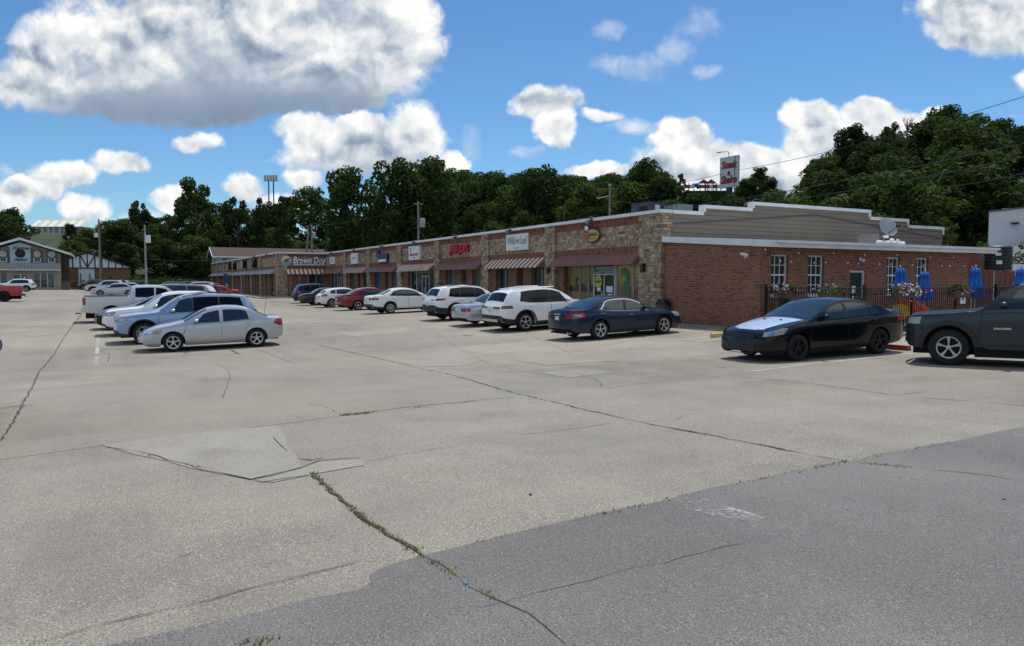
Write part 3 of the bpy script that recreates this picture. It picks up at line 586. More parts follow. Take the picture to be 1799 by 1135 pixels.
# procedural mural on the near shop windows
def muralmat(name, kind):
    m, nt, b = newmat(name); s = N(nt, 'ShaderNodeSeparateXYZ', {0: ocoord(nt)}); y, z = s.outputs[1], s.outputs[2]
    oc = ocoord(nt); nz = noise(nt, oc, 1.4, 4)
    if kind == 'skyline':
        base = RAMP(nt, MA(nt, 'MULTIPLY_ADD', z, .4, MA(nt, 'MULTIPLY', nz, .12)), [(0.1, (.17, .11, .06)), (0.5, (.24, .15, .065)), (0.62, (.26, .19, .055)), (1.0, (.2, .17, .05))])
        st = N(nt, 'ShaderNodeTexVoronoi', {'Vector': N(nt, 'ShaderNodeVectorMath', {0: oc, 1: (1, 3.2, .7)}, operation='MULTIPLY').outputs[0], 'Scale': 1.4}); c = N(nt, 'ShaderNodeSeparateColor', {0: st.outputs['Color']}).outputs[0]
        band = MA(nt, 'MULTIPLY', SM(nt, z, 1.15, 1.25), MA(nt, 'LESS_THAN', z, MA(nt, 'MULTIPLY_ADD', c, .7, 1.28)))
        base = MIX(nt, MA(nt, 'MULTIPLY', band, .9), base, (.03, .022, .016))
        drip = MA(nt, 'MULTIPLY', MA(nt, 'GREATER_THAN', noise(nt, N(nt, 'ShaderNodeVectorMath', {0: oc, 1: (1, 6, .8)}, operation='MULTIPLY').outputs[0], 1.5, 2), .6), MA(nt, 'LESS_THAN', z, 1.2))
        base = MIX(nt, MA(nt, 'MULTIPLY', drip, .6), base, (.09, .06, .03))
    else:
        base = MIX(nt, SM(nt, MA(nt, 'ADD', z, nz), 1.7, 2.5), (.24, .06, .045), (.38, .22, .04))
        base = MIX(nt, SM(nt, noise(nt, oc, 1.1, 2), .53, .56), base, (.16, .15, .07))
    setin(nt, b, 'Base Color', base); b.inputs['Roughness'].default_value = .12; return m
m_mur1 = muralmat('skyline_mural', 'skyline'); m_mur2 = muralmat('orange_mural', 'orange'); m_green = M('mural_green', (.02, .13, .05), .3, var=.3); m_mdark = M('mural_dark', (.03, .06, .05), .3, var=.3); m_mwhite = M('mural_white', (.3, .33, .3), .4)
def bay1():
    y0 = 1.54; lowwall(XF, 1.54, 3.8, .3); lowwall(XF, 5.65, 7.95, .3)
    p = pane(XF, 1.56, 2.45, .3, 2.6, m_mur2); p2 = pane(XF, 2.47, 3.72, .3, 2.6, m_mur2)
    text('mural_numeral', '3', 2.3, m_green, p2, (XF - .03, 3.08, 1.4), ext=.004, bold=.06, sx=.8)
    mb = MB(); mb.add([(XF - .03, 2.3, .35), (XF - .03, 1.72, .35), (XF - .03, 1.62, 2.3), (XF - .03, 1.75, 2.35)], [(0, 1, 2, 3)]); mb.build('mural_tower', m_mdark, p)
    t = text('mural_lettering', 'RAGE', .34, m_mwhite, p, (XF - .035, 1.9, 1.1), (R(90), R(-70), R(-90)), .003)
    mb = MB(); mb.box(XF - .05, XF + .05, 3.72, 3.88, 0, 2.6); mb.build('mullion', m_alu, shop)
    shopdoor(XF, 3.9, 5.58, 2.1, True, m_offw); transom(XF, 3.9, 5.58, 2.14, 2.6, m_store)
    pane(XF, 5.62, 6.05, .3, 2.6, m_mur1); pane(XF, 6.08, 6.82, .3, 2.6, m_mur1); pane(XF, 6.84, 7.95, .3, 2.6, m_mur1); pier(.2, 7.97, 8.56)
    for (y, z, w, h) in ((4.32, 1.35, .5, .3), (4.32, .95, .3, .35), (4.5, .55, .5, .12), (4.5, .35, .5, .1), (5.2, 1.5, .3, .5), (5.15, .7, .3, .3)): mb = MB(); mb.box(XF - .02, XF - .014, y - w / 2, y + w / 2, z - h / 2, z + h / 2); mb.build('notice', m_paper, shop)
    mb = MB(); mb.lathe([(0, 0), (.3, 0), (.32, .015), (.0, .02)], 24, 'x', (XF - .06, 5.2, 1.72)); o = mb.build('door_decal', M('decal_yellow', (.5, .42, .06), .5), shop)
    text('decal_lettering', "Gumbo's", .17, m_green, shop, (XF - .07, 5.2, 1.72), ext=.003, bold=.006)
bay1()
def bay_brick(a, b, mats, open_sign=False):
    w = b - a; q = [.1, .28, .4, .53, .66, .88]  # brick, pane, brick, door, brick, pane, brick
    pier(.2, b - w * .09, b); pier(.2, a, a + w * .06); lowwall(XF, a + w * .06, a + w * .3, .4); lowwall(XF, b - w * .3, b - w * .09, .4)
    pane(XF, b - w * .22, b - w * .09, .4, 2.6, mats[0]); pane(XF, b - w * .31, b - w * .22, .4, 2.6, mats[0])
    pier(.3, b - w * .46, b - w * .31); shopdoor(.75, b - w * .57, b - w * .46, 2.1, False); transom(.75, b - w * .57, b - w * .46, 2.13, 2.6, m_store); pier(.3, b - w * .71, b - w * .57)
    pane(XF, a + w * .15, b - w * .71, .4, 2.6, mats[1]); pane(XF, a + w * .06, a + w * .15, .4, 2.6, mats[1])
def bay_glass(a, b, frm):
    w = b - a; pier(.2, b - w * .14, b); lowwall(XF, a, a + w * .3, .3); lowwall(XF, b - w * .5, b - w * .14, .3)
    pane(XF, b - w * .33, b - w * .14, .3, 2.6, m_store, frmat=frm); pane(XF, b - w * .5, b - w * .33, .3, 2.6, m_storeg, frmat=frm)
    shopdoor(XF, a + w * .3, b - w * .5, 2.1, True, frm); transom(XF, a + w * .3, b - w * .5, 2.13, 2.6, m_store)
    pane(XF, a + w * .15, a + w * .3, .3, 2.6, m_store, frmat=frm); pane(XF, a, a + w * .15, .3, 2.6, m_storeg, frmat=frm)
AW = ['brown', 'stripe', 'brown', 'stripe', 'brown', 'pale', 'brown']
ends = PIL[1:] + [(56.0, 56.0)]
for i, ((p0, p1), (n0, n1)) in enumerate(zip(PIL, ends)):
    pillar(0, p0, p1); bands(0, p1, n0); awning(0, p1 - .02, n0 - .05 if i < 6 else 55.3, AW[i])
    if i == 1 or i == 2: bay_brick(p1, n0, (m_store, m_store) if i == 1 else (m_storeg, m_storeg))
    elif i == 3 or i == 6: bay_glass(p1, n0 if i == 3 else 55.9, m_offw)
    elif i == 4: bay_brick(p1, n0, (m_storeb, m_storeb))
    elif i == 5: bay_brick(p1, n0, (m_storeg, m_store))
# wing end wall (faces the camera) and wing front
mb = MB(); mb.box(WX + .9, .3, 56.0, 56.25, 4.27, 4.62); mb.build('upper_brick_band', m_soldier, shop)
mb = MB(); mb.box(WX + .9, .3, 56.01, 56.25, 3.31, 4.27); mb.build('stone_panel', m_stone, shop)
mb = MB(); mb.box(WX + .9, .3, 56.0, 56.25, 2.62, 3.31); mb.build('lower_brick_band', m_soldier, shop)
mb = MB(); mb.box(WX - .13, WX + .9, 55.87, 56.9, -.15, 4.6); mb.build('stone_pillar', m_stone, shop)
for a_, b_, c_ in ((.9, 1.35, 2.62), (1.35, 3.05, .5), (3.05, 3.2, 2.62), (4.75, 5.26, 2.62)): mb = MB(); mb.box(WX + a_, WX + b_, 56.0, 56.25, -.1, c_); mb.build('brick_wall', m_brick, shop)
def pane_y(y, x0, x1, z0, z1, mat, frm=None):
    mb = MB(); f = .06
    mb.box(x0, x0 + f, y - .04, y + .04, z0, z1); mb.box(x1 - f, x1, y - .04, y + .04, z0, z1); mb.box(x0 + f, x1 - f, y - .04, y + .04, z0, z0 + f); mb.box(x0 + f, x1 - f, y - .04, y + .04, z1 - f, z1)
    w = mb.build('window', frm or m_alu, shop); mb = MB(); mb.box(x0 + f, x1 - f, y - .01, y + .01, z0 + f, z1 - f); mb.build('pane', mat, w); return w
m_blind = sidingmat('window_blinds', (.17, .09, .06), .22)
w = pane_y(56.12, WX + 1.35, WX + 2.2, .5, 2.62, m_blind); pane_y(56.12, WX + 2.2, WX + 3.05, .5, 2.62, m_blind)
pane_y(56.12, WX + 3.2, WX + 3.95, 0, 2.62, m_store); pane_y(56.12, WX + 3.98, WX + 4.75, 0, 2.62, m_store)
mb = MB(); n = 19
for k in range(n):
    a, b = WX + .85 + 4.3 * k / n, WX + .85 + 4.3 * (k + 1) / n; mb.mi = (k + 1) % 2
    mb.add([(a, 55.98, 3.02), (b, 55.98, 3.02), (b, 55.4, 2.5), (a, 55.4, 2.5), (a, 55.4, 2.44), (b, 55.4, 2.44)], [(0, 1, 2, 3), (3, 2, 5, 4)])
mb.build('awning', [m_awn, m_cream], shop, fix=False)
for i, ((p0, p1), (n0, n1)) in enumerate(zip(WP[:-1], WP[1:])):
    if i: pillar(WX, p0, p1)
    bands(WX, p1, n0); awning(WX, p1 - .02, n0 - .03, 'grey', .75)
    w = n0 - p1; xx = WX
    for a_, b_ in ((p1, p1 + w * .3), (p1 + w * .5, p1 + w * .62), (p1 + w * .8, n0)): mb = MB(); mb.box(xx + .1, xx + .3, a_, b_, -.1, 2.62); mb.build('brick_wall', m_pier, shop)
    pane(xx + .25, p1 + w * .3, p1 + w * .5, 0, 2.6, [m_store, m_wood, m_store, m_storeg, m_wood, m_store, m_wood][i]); pane(xx + .25, p1 + w * .62, p1 + w * .8, .0, 2.6, [m_wood, m_store, m_wood, m_store, m_store, m_wood, m_store][i])
pillar(WX, *WP[-1])
# gable side wall with stepped parapet
STEP = [(0.02, 4.62), (2.2, 4.62), (2.2, 4.9), (5.13, 4.93), (5.13, 5.2), (13.3, 5.2), (13.3, 4.86), (16.4, 4.86), (16.4, 4.55), (19.5, 4.55)]
mb = MB(); mb.prism([(0.46, -.1)] + [(max(x, .46), z) for x, z in STEP] + [(19.5, -.1)], 'y', 0.0, .2); mb.build('siding_wall', m_siding, shop)
mb = MB(); lv = [(0.46, 2.2, 4.62), (2.2, 5.13, 4.92), (5.13, 13.3, 5.2), (13.3, 16.4, 4.86), (16.4, 19.5, 4.55)]
for i, (a, b, z) in enumerate(lv):
    za = lv[i - 1][2] if i else z; zc = lv[i + 1][2] if i < 4 else z - .4
    x0 = a - (.05 if za < z else -.05) if i else a; x1 = b + (.05 if zc < z else -.05)
    mb.box(x0, x1, -.07, .27, z - .02, z + .13)
    if za < z and i: mb.box(x0, x0 + .12, -.069, .269, za + .13, z - .02)
    if zc < z: mb.box(x1 - .12, x1, -.069, .269, zc + .13, z - .02)
mb.build('parapet_trim', m_white, shop)
mb = MB(); pts = [(0.5, 4.22), (9.36, 4.96), (19.4, 4.1)]
for a, b in zip(pts[:-1], pts[1:]): mb.add([(a[0], -.012, a[1]), (b[0], -.012, b[1]), (b[0], -.012, b[1] - .09), (a[0], -.012, a[1] - .09), (a[0], 0, a[1]), (b[0], 0, b[1])], [(0, 1, 2, 3), (0, 4, 5, 1)])
mb.build('gable_trim', m_metal, shop)
# ---------------------------------------------------------------- brick annex
annex = empty('brick_annex', bw(0, 0, 0), TH, 'low red brick annex with white roof edge and a patio in front', 'brick building')
mb = MB(); mb.prism([(-.004, -.2), (-.004, 3.38), (-5.3, 2.98), (-5.3, -.2)], 'x', .02, .3); mb.build('side_wall', m_brick, annex)
def wall_holes(mb, x0, x1, z0, z1, y0, y1, holes):
    xs = sorted({x0, x1} | {h[0] for h in holes} | {h[1] for h in holes})
    for a, b in zip(xs[:-1], xs[1:]):
        hs = sorted([h for h in holes if h[0] <= a + 1e-6 and h[1] >= b - 1e-6], key=lambda h: h[2]); z = z0
        for h in hs:
            if h[2] > z: mb.box(a, b, y0, y1, z, h[2])
            z = h[3]
        if z < z1: mb.box(a, b, y0, y1, z, z1)
WIN = [(.55, 1.43), (2.52, 3.39), (7.15, 8.0), (9.05, 9.92)]
mb = MB(); wall_holes(mb, .3, 12.8, -.2, 2.98, -5.3, -5.05, [(a, b, 1.22, 2.71) for a, b in WIN] + [(4.9, 5.87, 0, 2.16)]); mb.build('front_wall', m_brick, annex)
mb = MB(); mb.prism([(-5.05, -.2), (-5.05, 2.98), (-.01, 3.38), (-.01, -.2)], 'x', 12.55, 12.8); mb.build('end_wall', m_brick, annex)
mb = MB(); mb.box(.3, 12.5, -4.5, -4.4, 0, 2.9); mb.build('inner_wall', m_inner, annex)
mb = MB(); mb.prism([(-.03, 3.38), (-5.85, 2.95), (-5.85, 3.2), (-.03, 3.62)], 'x', -.14, 14.05); mb.build('roof', m_white, annex)
mb = MB(); mb.box(.2, 14.1, -5.94, -5.86, 3.1, 3.2); mb.build('gutter', m_white, annex)
m_curt = M('curtain', (.17, .15, .11), .9, var=.2)
for i, (a, b) in enumerate(WIN):
    mb = MB(); f = .05; y0, y1 = -5.2, -5.12
    mb.box(a, a + f, y0, y1, 1.22, 2.71); mb.box(b - f, b, y0, y1, 1.22, 2.71); mb.box(a + f, b - f, y0, y1, 1.22, 1.27); mb.box(a + f, b - f, y0, y1, 2.66, 2.71); mb.box(a + f, b - f, y0 - .01, y1 - .001, 1.94, 2.0)
    for k in (1, 2): x = a + f + (b - a - 2 * f) * k / 3; mb.box(x - .012, x + .012, y0 + .02, y1 - .002, 1.27, 2.66)
    for z in (1.6, 2.33): mb.box(a + f, b - f, y0 + .021, y1 - .003, z - .012, z + .012)
    w = mb.build('window', m_white, annex); mb = MB(); mb.box(a + f, b - f, -5.15, -5.145, 1.27, 2.66); mb.build('pane', m_store, w)
    mb = MB(); mb.box(a - .03, b + .03, -5.36, -5.2, 1.15, 1.22); mb.build('sill', m_white, w)
    for s, c in ((a + f + .03, a + f + .25), (b - f - .25, b - f - .03)): mb = MB(); mb.box(s, c, -5.06, -5.05, 1.27, 2.6)
mb = MB(); mb.box(4.9, 4.97, -5.22, -5.1, 0, 2.16); mb.box(5.8, 5.87, -5.22, -5.1, 0, 2.16); mb.box(4.97, 5.8, -5.22, -5.1, 2.08, 2.16); d = mb.build('door_frame', m_white, annex)
mb = MB(); mb.box(4.97, 5.8, -5.15, -5.12, 0, 2.08); dd = mb.build('door', m_store, annex)
mb = MB(); mb.box(5.2, 5.42, -5.17, -5.155, 1.25, 1.55); mb.box(5.25, 5.36, -5.17, -5.155, .95, 1.15); mb.box(5.5, 5.6, -5.17, -5.155, .95, 1.15); mb.build('notice', m_paper, dd)
# ---------------------------------------------------------------- signs on the shops (each a thing of its own)
def sgn(name, y, z, x, label, cat='shop sign', ry=0): return empty(name, bw(x, y, z), TH, label, cat, 'signs on the shop fronts')
s = sgn('oval_sign', 5.14, 3.94, 0, "oval yellow Gumbo's sign with a dark rim above the mural windows")
mb = MB(); mb.ball((-.07, 0, 0), (.09, .64, .36), 28, 8); mb.build('sign_rim', M('maroon_rim', (.05, .012, .012), .4), s, smooth=60)
mb = MB(); mb.ball((-.12, 0, 0), (.06, .57, .3), 28, 8); mb.build('sign_face', M('sign_yellow', (.5, .36, .1), .4, var=.15), s, smooth=60)
mb = MB(); mb.ball((-.12, .46, .34), (.05, .16, .1), 12, 6); mb.ball((-.12, .5, .43), (.05, .1, .06), 12, 6); mb.build('chef_hat', m_paper, s, smooth=60)
text('lettering', 'G', .5, m_redsign, s, (-.19, .36, .0), ext=.006, bold=.012); text('lettering', "umbo's", .26, M('sign_green', (.03, .14, .04), .5), s, (-.19, -.12, .03), ext=.006, bold=.01); text('lettering', 'SEAFOOD KITCHEN', .075, m_mdark, s, (-.18, -.02, -.16), ext=.004)
s = sgn('shop_sign', 12.67, 3.96, 0, 'white rectangular shop sign with thin grey script above striped awning')
mb = MB(); mb.box(-.12, -.02, -1.28, 1.28, -.46, .46); mb.build('sign_box', m_white, s)
text('lettering', 'Willow', .62, m_grey_s, s, (-.13, .45, .08), ext=.004, shear=.35, sx=.8); text('lettering', 'Leaf', .62, m_grey_s, s, (-.13, -.72, .05), ext=.004, shear=.35, sx=.75); text('lettering', 'boutique', .14, m_grey_s, s, (-.13, .0, -.33), ext=.004, shear=.2)
s = sgn('letter_sign', 20.65, 3.85, 0, "red JAVA JOE'S channel letters on the stone")
text('lettering', "JAVA JOE'S", .72, m_redsign, s, (-.1, 0, 0), ext=.07, bold=.02, sx=.92, space=.95)
s = sgn('shop_sign', 28.7, 3.86, 0, 'white boxed sign with red lettering and a blue mark')
mb = MB(); mb.box(-.22, -.02, -1.1, 1.1, -.52, .52); mb.build('sign_box', m_white, s); mb = MB(); mb.box(-.23, -.22, .55, .8, .05, .42); mb.build('sign_mark', M('mark_blue', (.05, .16, .4), .5), s)
text('lettering', 'WE BUY GOLD', .26, m_redsign, s, (-.235, 0, -.14), ext=.005, bold=.01, sx=1.0); text('lettering', '4 LESS', .14, m_grey_s, s, (-.235, -.05, -.36), ext=.005)
s = sgn('blue_sign', 36.4, 3.76, 0, 'navy blue cut out sign with a white strip below')
mb = MB(); mb.prism([(-1.4, -.42), (.9, -.42), (1.1, .0), (1.5, .1), (1.45, .45), (.9, .62), (.75, .3), (-1.4, .25)], 'x', -.2, -.03); mb.build('sign_panel', m_navy_s, s); mb = MB(); mb.box(-.24, -.2, -1.2, .8, -.4, -.2); mb.build('sign_strip', m_paper, s)
text('lettering', 'nest', .5, M('sign_blue', (.05, .08, .3), .4), s, (-.21, -.2, .02), ext=.006, bold=.01)
s = sgn('shop_sign', 44.5, 3.86, 0, 'plain white upright sign above the pale awning')
mb = MB(); mb.box(-.2, -.02, -1.0, 1.0, -.5, .5); mb.build('sign_box', m_white, s); text('lettering', 'SALON', .3, m_grey_s, s, (-.21, 0, 0), ext=.004)
s = sgn('shop_sign', 52.5, 3.86, 0, 'small white sign nearest the wing corner'); mb = MB(); mb.box(-.2, -.02, -.8, .8, -.36, .36); mb.build('sign_box', m_white, s); text('lettering', 'Tan', .5, m_navy_s, s, (-.21, 0, 0), ext=.004)
s = empty('brown_dog_sign', bw(WX + 2.5, 55.98, 3.85), TH, 'Brown Dog script sign with a round dog emblem on the wing end', 'shop sign', 'signs on the shop fronts')
mb = MB(); mb.lathe([(0, -.12), (.52, -.12), (.56, -.09), (.56, 0)], 32, 'y', (-1.68, 0, 0)); mb.build('emblem', M('emblem_cream', (.55, .5, .3), .5), s, smooth=40)
mb = MB(); mb.add([(-1.68 + .5 * math.cos(a), -.13, .5 * math.sin(a)) for a in np.linspace(math.pi * 1.02, math.pi * 1.98, 16)], [tuple(range(16))]); mb.build('emblem_lower', M('emblem_teal', (.16, .35, .33), .5), s)
mb = MB(); mb.ball((-1.68, -.13, .1), (.24, .02, .1), 12, 6); mb.ball((-1.42, -.13, .2), (.1, .02, .08), 10, 6); [mb.box(-1.68 + dx - .03, -1.68 + dx + .03, -.14, -.125, -.12, .08) for dx in (-.18, -.08, .1, .18)]; mb.build('emblem_dog', m_wood, s, smooth=50)
bd = M('script_white', (.9, .9, .9), .4); m_teal = M('sign_teal', (.02, .06, .07), .4)
text('lettering_outline', 'Brown Dog', .98, m_teal, s, (.68, -.05, .06), (R(90), 0, 0), .03, .3, .05, .74, 1.0); text('lettering', 'Brown Dog', .98, bd, s, (.68, -.12, .06), (R(90), 0, 0), .03, .3, .008, .74, 1.0)
mb = MB(); mb.box(-.95, 2.0, -.1, -.02, -.46, -.28); mb.build('sign_strip', M('strip_lilac', (.5, .5, .6), .5), s)
for y, r1, sh, lab in ((69.1, .5, 'o', 'dark oval sign nearest the wing corner pillar'), (76.8, .55, 'r', 'pale rectangular sign with black frame on the wing'), (85.7, .6, 'o', 'pale oval sign with black rim on the wing'), (89.6, .5, 'r', 'tall dark sign at the far wing end')):
    s = sgn('wing_sign', y, 3.85, WX, lab)
    mb = MB()
    if sh == 'o': mb.lathe([(0, -.5), (.5, -.5), (.55, -.45), (.55, -.02)], 24, 'x')
    else: mb.box(-.5, -.02, -.5, .5, -.5, .5)
    mb.build('sign_box', m_black, s)
    mb = MB(); mb.lathe([(0, -.52), (.42, -.52), (.42, -.5)], 24, 'x') if sh == 'o' else mb.box(-.52, -.5, -.4, .4, -.42, .42); mb.build('sign_face', m_metal if r1 == .5 else M('sign_pale', (.35, .38, .38), .5), s)
for y, lab in ((5.1, "grey floodlight on the parapet above the oval sign"), (13.3, 'grey floodlight above the white script sign'), (20.9, 'grey floodlight above the red letters'), (28.6, 'grey floodlight above the red and white boxed sign'), (36.2, 'grey floodlight above the navy sign'), (44.3, 'grey floodlight above the pale awning'), (52.3, 'grey floodlight nearest the wing corner'), (61, 'grey floodlight on the first bay of the wing'), (69, 'grey floodlight on the second bay of the wing')):
    xx = 0 if y < 56 else WX; s = empty('floodlight', bw(xx, y, 4.55), TH, lab, 'floodlight', 'floodlights on the parapet'); s.location.z += .17; mb = MB(); mb.prism([(-.22, .0), (-.44, -.07), (-.44, -.24), (-.28, -.22), (-.22, -.1)], 'y', -.16, .16); mb.box(-.24, -.1, -.04, .04, -.08, .1); mb.build('housing', m_metal, s)
    mb = MB(); mb.add([(-.445, -.14, -.09), (-.445, .14, -.09), (-.445, .14, -.22), (-.445, -.14, -.22)], [(0, 1, 2, 3)]); mb.build('lens', m_alu, s)
for y, x, lab in ((.75 + .35, -.13, 'black carriage lamp on the corner stone pillar'), (9.0, -.13, 'black carriage lamp beside the striped awning')):
    s = empty('wall_lamp', bw(x, y, 2.35), TH, lab, 'wall lamp', 'wall lamps'); mb = MB(); mb.box(-.04, 0, -.07, .07, -.2, .16); mb.tube([(-.02, 0, .1), (-.14, 0, .16), (-.16, 0, .08)], .015, 6); mb.lathe([(.02, .12), (.11, .06), (.1, .04)], 8, 'z', (-.16, 0, 0)); mb.lathe([(.1, -.2), (.07, -.24), (0, -.25)], 8, 'z', (-.16, 0, 0))
    for k in range(4): a = k * math.pi / 2; mb.box(-.16 + .08 * math.cos(a) - .008, -.16 + .08 * math.cos(a) + .008, .08 * math.sin(a) - .008, .08 * math.sin(a) + .008, -.2, .05)
    mb.build('lamp_body', m_black, s); mb = MB(); mb.lathe([(.07, -.19), (.085, .03)], 8, 'z', (-.16, 0, 0)); mb.build('lamp_glass', m_lens_ if 'm_lens_' in globals() else m_storeg, s)
s = empty('open_sign', bw(XF - .06, 17.9, 1.9), TH, 'red oval neon open sign in the coffee shop window', 'open sign'); mb = MB(); mb.lathe([(.3, 0), (.32, .01), (.34, 0)], 24, 'x'); [setattr(mb, 'v', [(x, y * 1.3, z * .7) for x, y, z in mb.v])]; mb.build('neon_ring', m_redsign, s); text('neon_lettering', 'OPEN', .2, m_redsign, s, (-.02, 0, 0), ext=.004)
s = empty('trash_bin', bw(-.3, -.35, 0), TH, 'dark round trash bin by the corner pillar', 'trash bin'); mb = MB(); mb.lathe([(.0, 0), (.24, 0), (.28, .75), (.3, .78)], 18); mb.build('bin_body', m_metal, s, smooth=40); mb = MB(); mb.lathe([(.31, .78), (.31, .84), (.2, .98), (0, 1.02)], 18); mb.build('lid', m_black, s, smooth=40)
# roof equipment
def rbox(name, x, y, z, sx, sy, sz, label, cat, mat):
    s = empty(name, bw(x, y, z), TH, label, cat); mb = MB(); mb.box(-sx / 2, sx / 2, -sy / 2, sy / 2, 0, sz); mb.build('casing', mat, s); return s
s = rbox('rooftop_unit', 4.0, 6.0, 4.45, 1.1, 1.5, 1.3, 'dark rooftop air conditioner above the corner shop', 'air conditioner', M('unit_dark', (.05, .055, .07), .5, var=.2))
mb = MB()
for k in range(5): mb.box(-.57, -.55, -.6 + k * .13, -.52 + k * .13, .15, 1.1)
mb.build('louvre', m_black, s); mb = MB(); mb.box(-.2, .1, -.78, -.75, .9, 1.15); mb.build('data_plate', m_paper, s); mb = MB(); mb.box(-.58, -.55, .15, .65, .2, 1.1); mb.build('access_panel', m_metal, s)
s = rbox('rooftop_unit', 4.7, 4.5, 4.45, .9, 1.1, 1.1, 'grey galvanised rooftop duct box', 'duct box', M('galvanised', (.32, .34, .36), .45, .5)); mb = MB(); [mb.box(-.46, -.45, -.4 + k * .35, -.36 + k * .35, 0, 1.1) for k in range(3)]; mb.build('seam', m_metal, s)
# satellite dish and vents on the annex roof
s = empty('satellite_dish', bw(10.5, -2.6, 3.42), TH, 'grey satellite dish on a mast over the annex roof', 'satellite dish')
mb = MB(); mb.tube([(0, 0, 0), (0, 0, .55), (.05, .1, .75)], .03, 8); mb.tube([(-.3, -.25, 0), (0, 0, .5)], .018, 6); mb.tube([(.3, -.25, 0), (0, 0, .5)], .018, 6); mb.build('mast', m_metal, s)
mb = MB(); G = []
for i in range(7):
    r = i / 6; G.append([(.62 * r * math.cos(a), -.18 + .22 * r * r * -1 + .25 * r * math.sin(a) * .5, .8 + .42 * r * math.sin(a)) for a in np.linspace(0, 2 * math.pi, 25)])
mb.grid(G); mb.build('dish', M('dish_grey', (.3, .32, .34), .5), s, smooth=60); mb = MB(); mb.tube([(0, -.3, .42), (0, -.85, .75)], .015, 6); mb.box(-.12, .12, -.93, -.83, .72, .82); mb.build('receiver', m_black, s)
s = empty('roof_vent', bw(11.5, -1.6, 3.5), TH, 'square grey vent hood on the annex roof', 'vent'); mb = MB(); mb.box(-.65, -.15, -.4, .4, 0, .46); mb.build('hood', m_alu, s); mb = MB(); mb.box(-.15, .5, -.35, .35, .03, .43); mb.build('opening', m_under_ if 'm_under_' in globals() else m_inner, s)
s = empty('roof_pipe', bw(9.7, -3.6, 3.35), TH, 'low white pipe run lying on the annex roof', 'pipe'); mb = MB(); mb.tube([(-.8, 0, .1), (1.2, .1, .1)], .07, 8); mb.tube([(-.4, 0, .1), (-.4, 0, .32), (-.1, 0, .34)], .06, 8); mb.ball((.2, 0, .16), .12); mb.ball((.7, .05, .16), .1); mb.build('pipe_run', m_white, s, smooth=50)
s = empty('security_camera', bw(-.04, -4.7, 2.62), TH, 'white bullet camera high on the annex side wall', 'security camera'); mb = MB(); mb.tube([(0, 0, 0), (-.12, 0, -.02), (-.16, 0, .06)], .025, 8); mb.build('bracket', m_white, s); mb = MB(); mb.tube([(-.12, .16, .12), (-.2, -.2, .06)], .055, 10); mb.build('camera_body', m_white, s, smooth=40)
for x, lab in ((5.4, 'white floodlight over the annex door'),):
    s = empty('security_light', bw(x, -5.34, 2.6), TH, lab, 'security light'); mb = MB(); mb.box(-.05, .05, -.05, .02, -.06, .06); mb.build('mount', m_white, s); mb = MB(); mb.ball((-.1, -.1, .0), .07); mb.ball((.08, -.1, -.05), .07); mb.build('lamp_head', m_paper, s, smooth=60)
# string lights along the annex front
s = empty('string_lights', bw(6, -5.4, 2.5), TH, 'drooping string of small bulbs along the annex front', 'string lights'); mb = MB(); mb2 = MB()
anch = [(-6.2, .4), (-4.5, .32), (-2.6, .35), (-.8, .3), (1.2, .33), (3.4, .28), (5.0, .3), (6.6, .25)]; pts = []
for a, b in zip(anch[:-1], anch[1:]):
    for k in range(9): f = k / 9; pts.append((a[0] + (b[0] - a[0]) * f, -.3 - .2 * math.sin(f * 3.1), a[1] + (b[1] - a[1]) * f - .42 * math.sin(f * math.pi)))
mb.tube(pts, .006, 4); mb.build('cable', m_black, s)
for p in pts[::3]: mb2.ball((p[0], p[1], p[2] - .05), (.028, .028, .038), 7, 5)
b = mb2.build('bulbs', m_paper, s, smooth=60); b['kind'] = 'stuff'
# ---------------------------------------------------------------- salon
def hw(X, Y): return H(X, Y)
SY = 112.0; sp_ = F / SY; Xs = lambda px: (px - CX) / sp_; Zs = lambda py: CZ + (HOR - py) / sp_
zb = Zs(510.5); salon = empty('salon_building', (Xs(40), SY, zb), TH, 'two storey tan salon with a pale blue sign and white gable edge', 'salon')
m_tan = sidingmat('tan_shingle', (.26, .215, .155), .25); m_tans = M('tan_stucco', (.34, .29, .22), .8, var=.12); m_bluep = M('pale_blue_panel', (.38, .52, .6), .6, var=.06); m_gsid = sidingmat('grey_metal_siding', (.32, .345, .36), .42, True)
def X(px, X0=Xs(40), Z0=SY): t = (px - CX) / F; return (t * Z0 - X0) / (CT - ST * t)
Z = lambda py: Zs(py) - zb
mb = MB(); mb.prism([(X(-29), Z(462)), (X(-29), Z(447)), (0, Z(424)), (X(109), Z(445)), (X(109), Z(462))], 'y', 0, 14); mb.build('upper_wall', m_tan, salon)
mb = MB(); mb.box(X(-29), X(109), -.9, 12, Z(474), Z(462)); mb.build('siding_band', m_gsid, salon)
mb = MB(); mb.box(X(-29), X(109.6), -1.0, -.9, Z(475.2), Z(473.6)); mb.build('band_trim', m_white, salon)
mb = MB(); L = [(X(-47), Z(446.5)), (0, Z(422)), (X(127), Z(447))]
for a, b in zip(L[:-1], L[1:]): mb.prism([(a[0], a[1]), (b[0], b[1]), (b[0], b[1] + .28), (a[0], a[1] + .28)], 'y', -1.2, 15)
mb.build('roof', M('roof_white_edge', (.5, .5, .5), .6), salon)
mb = MB()
for a, b in zip(L[:-1], L[1:]): mb.prism([(a[0], a[1] - .05), (b[0], b[1] - .05), (b[0], b[1] + .3), (a[0], a[1] + .3)], 'y', -1.3, -1.2)
mb.build('fascia', m_white, salon)
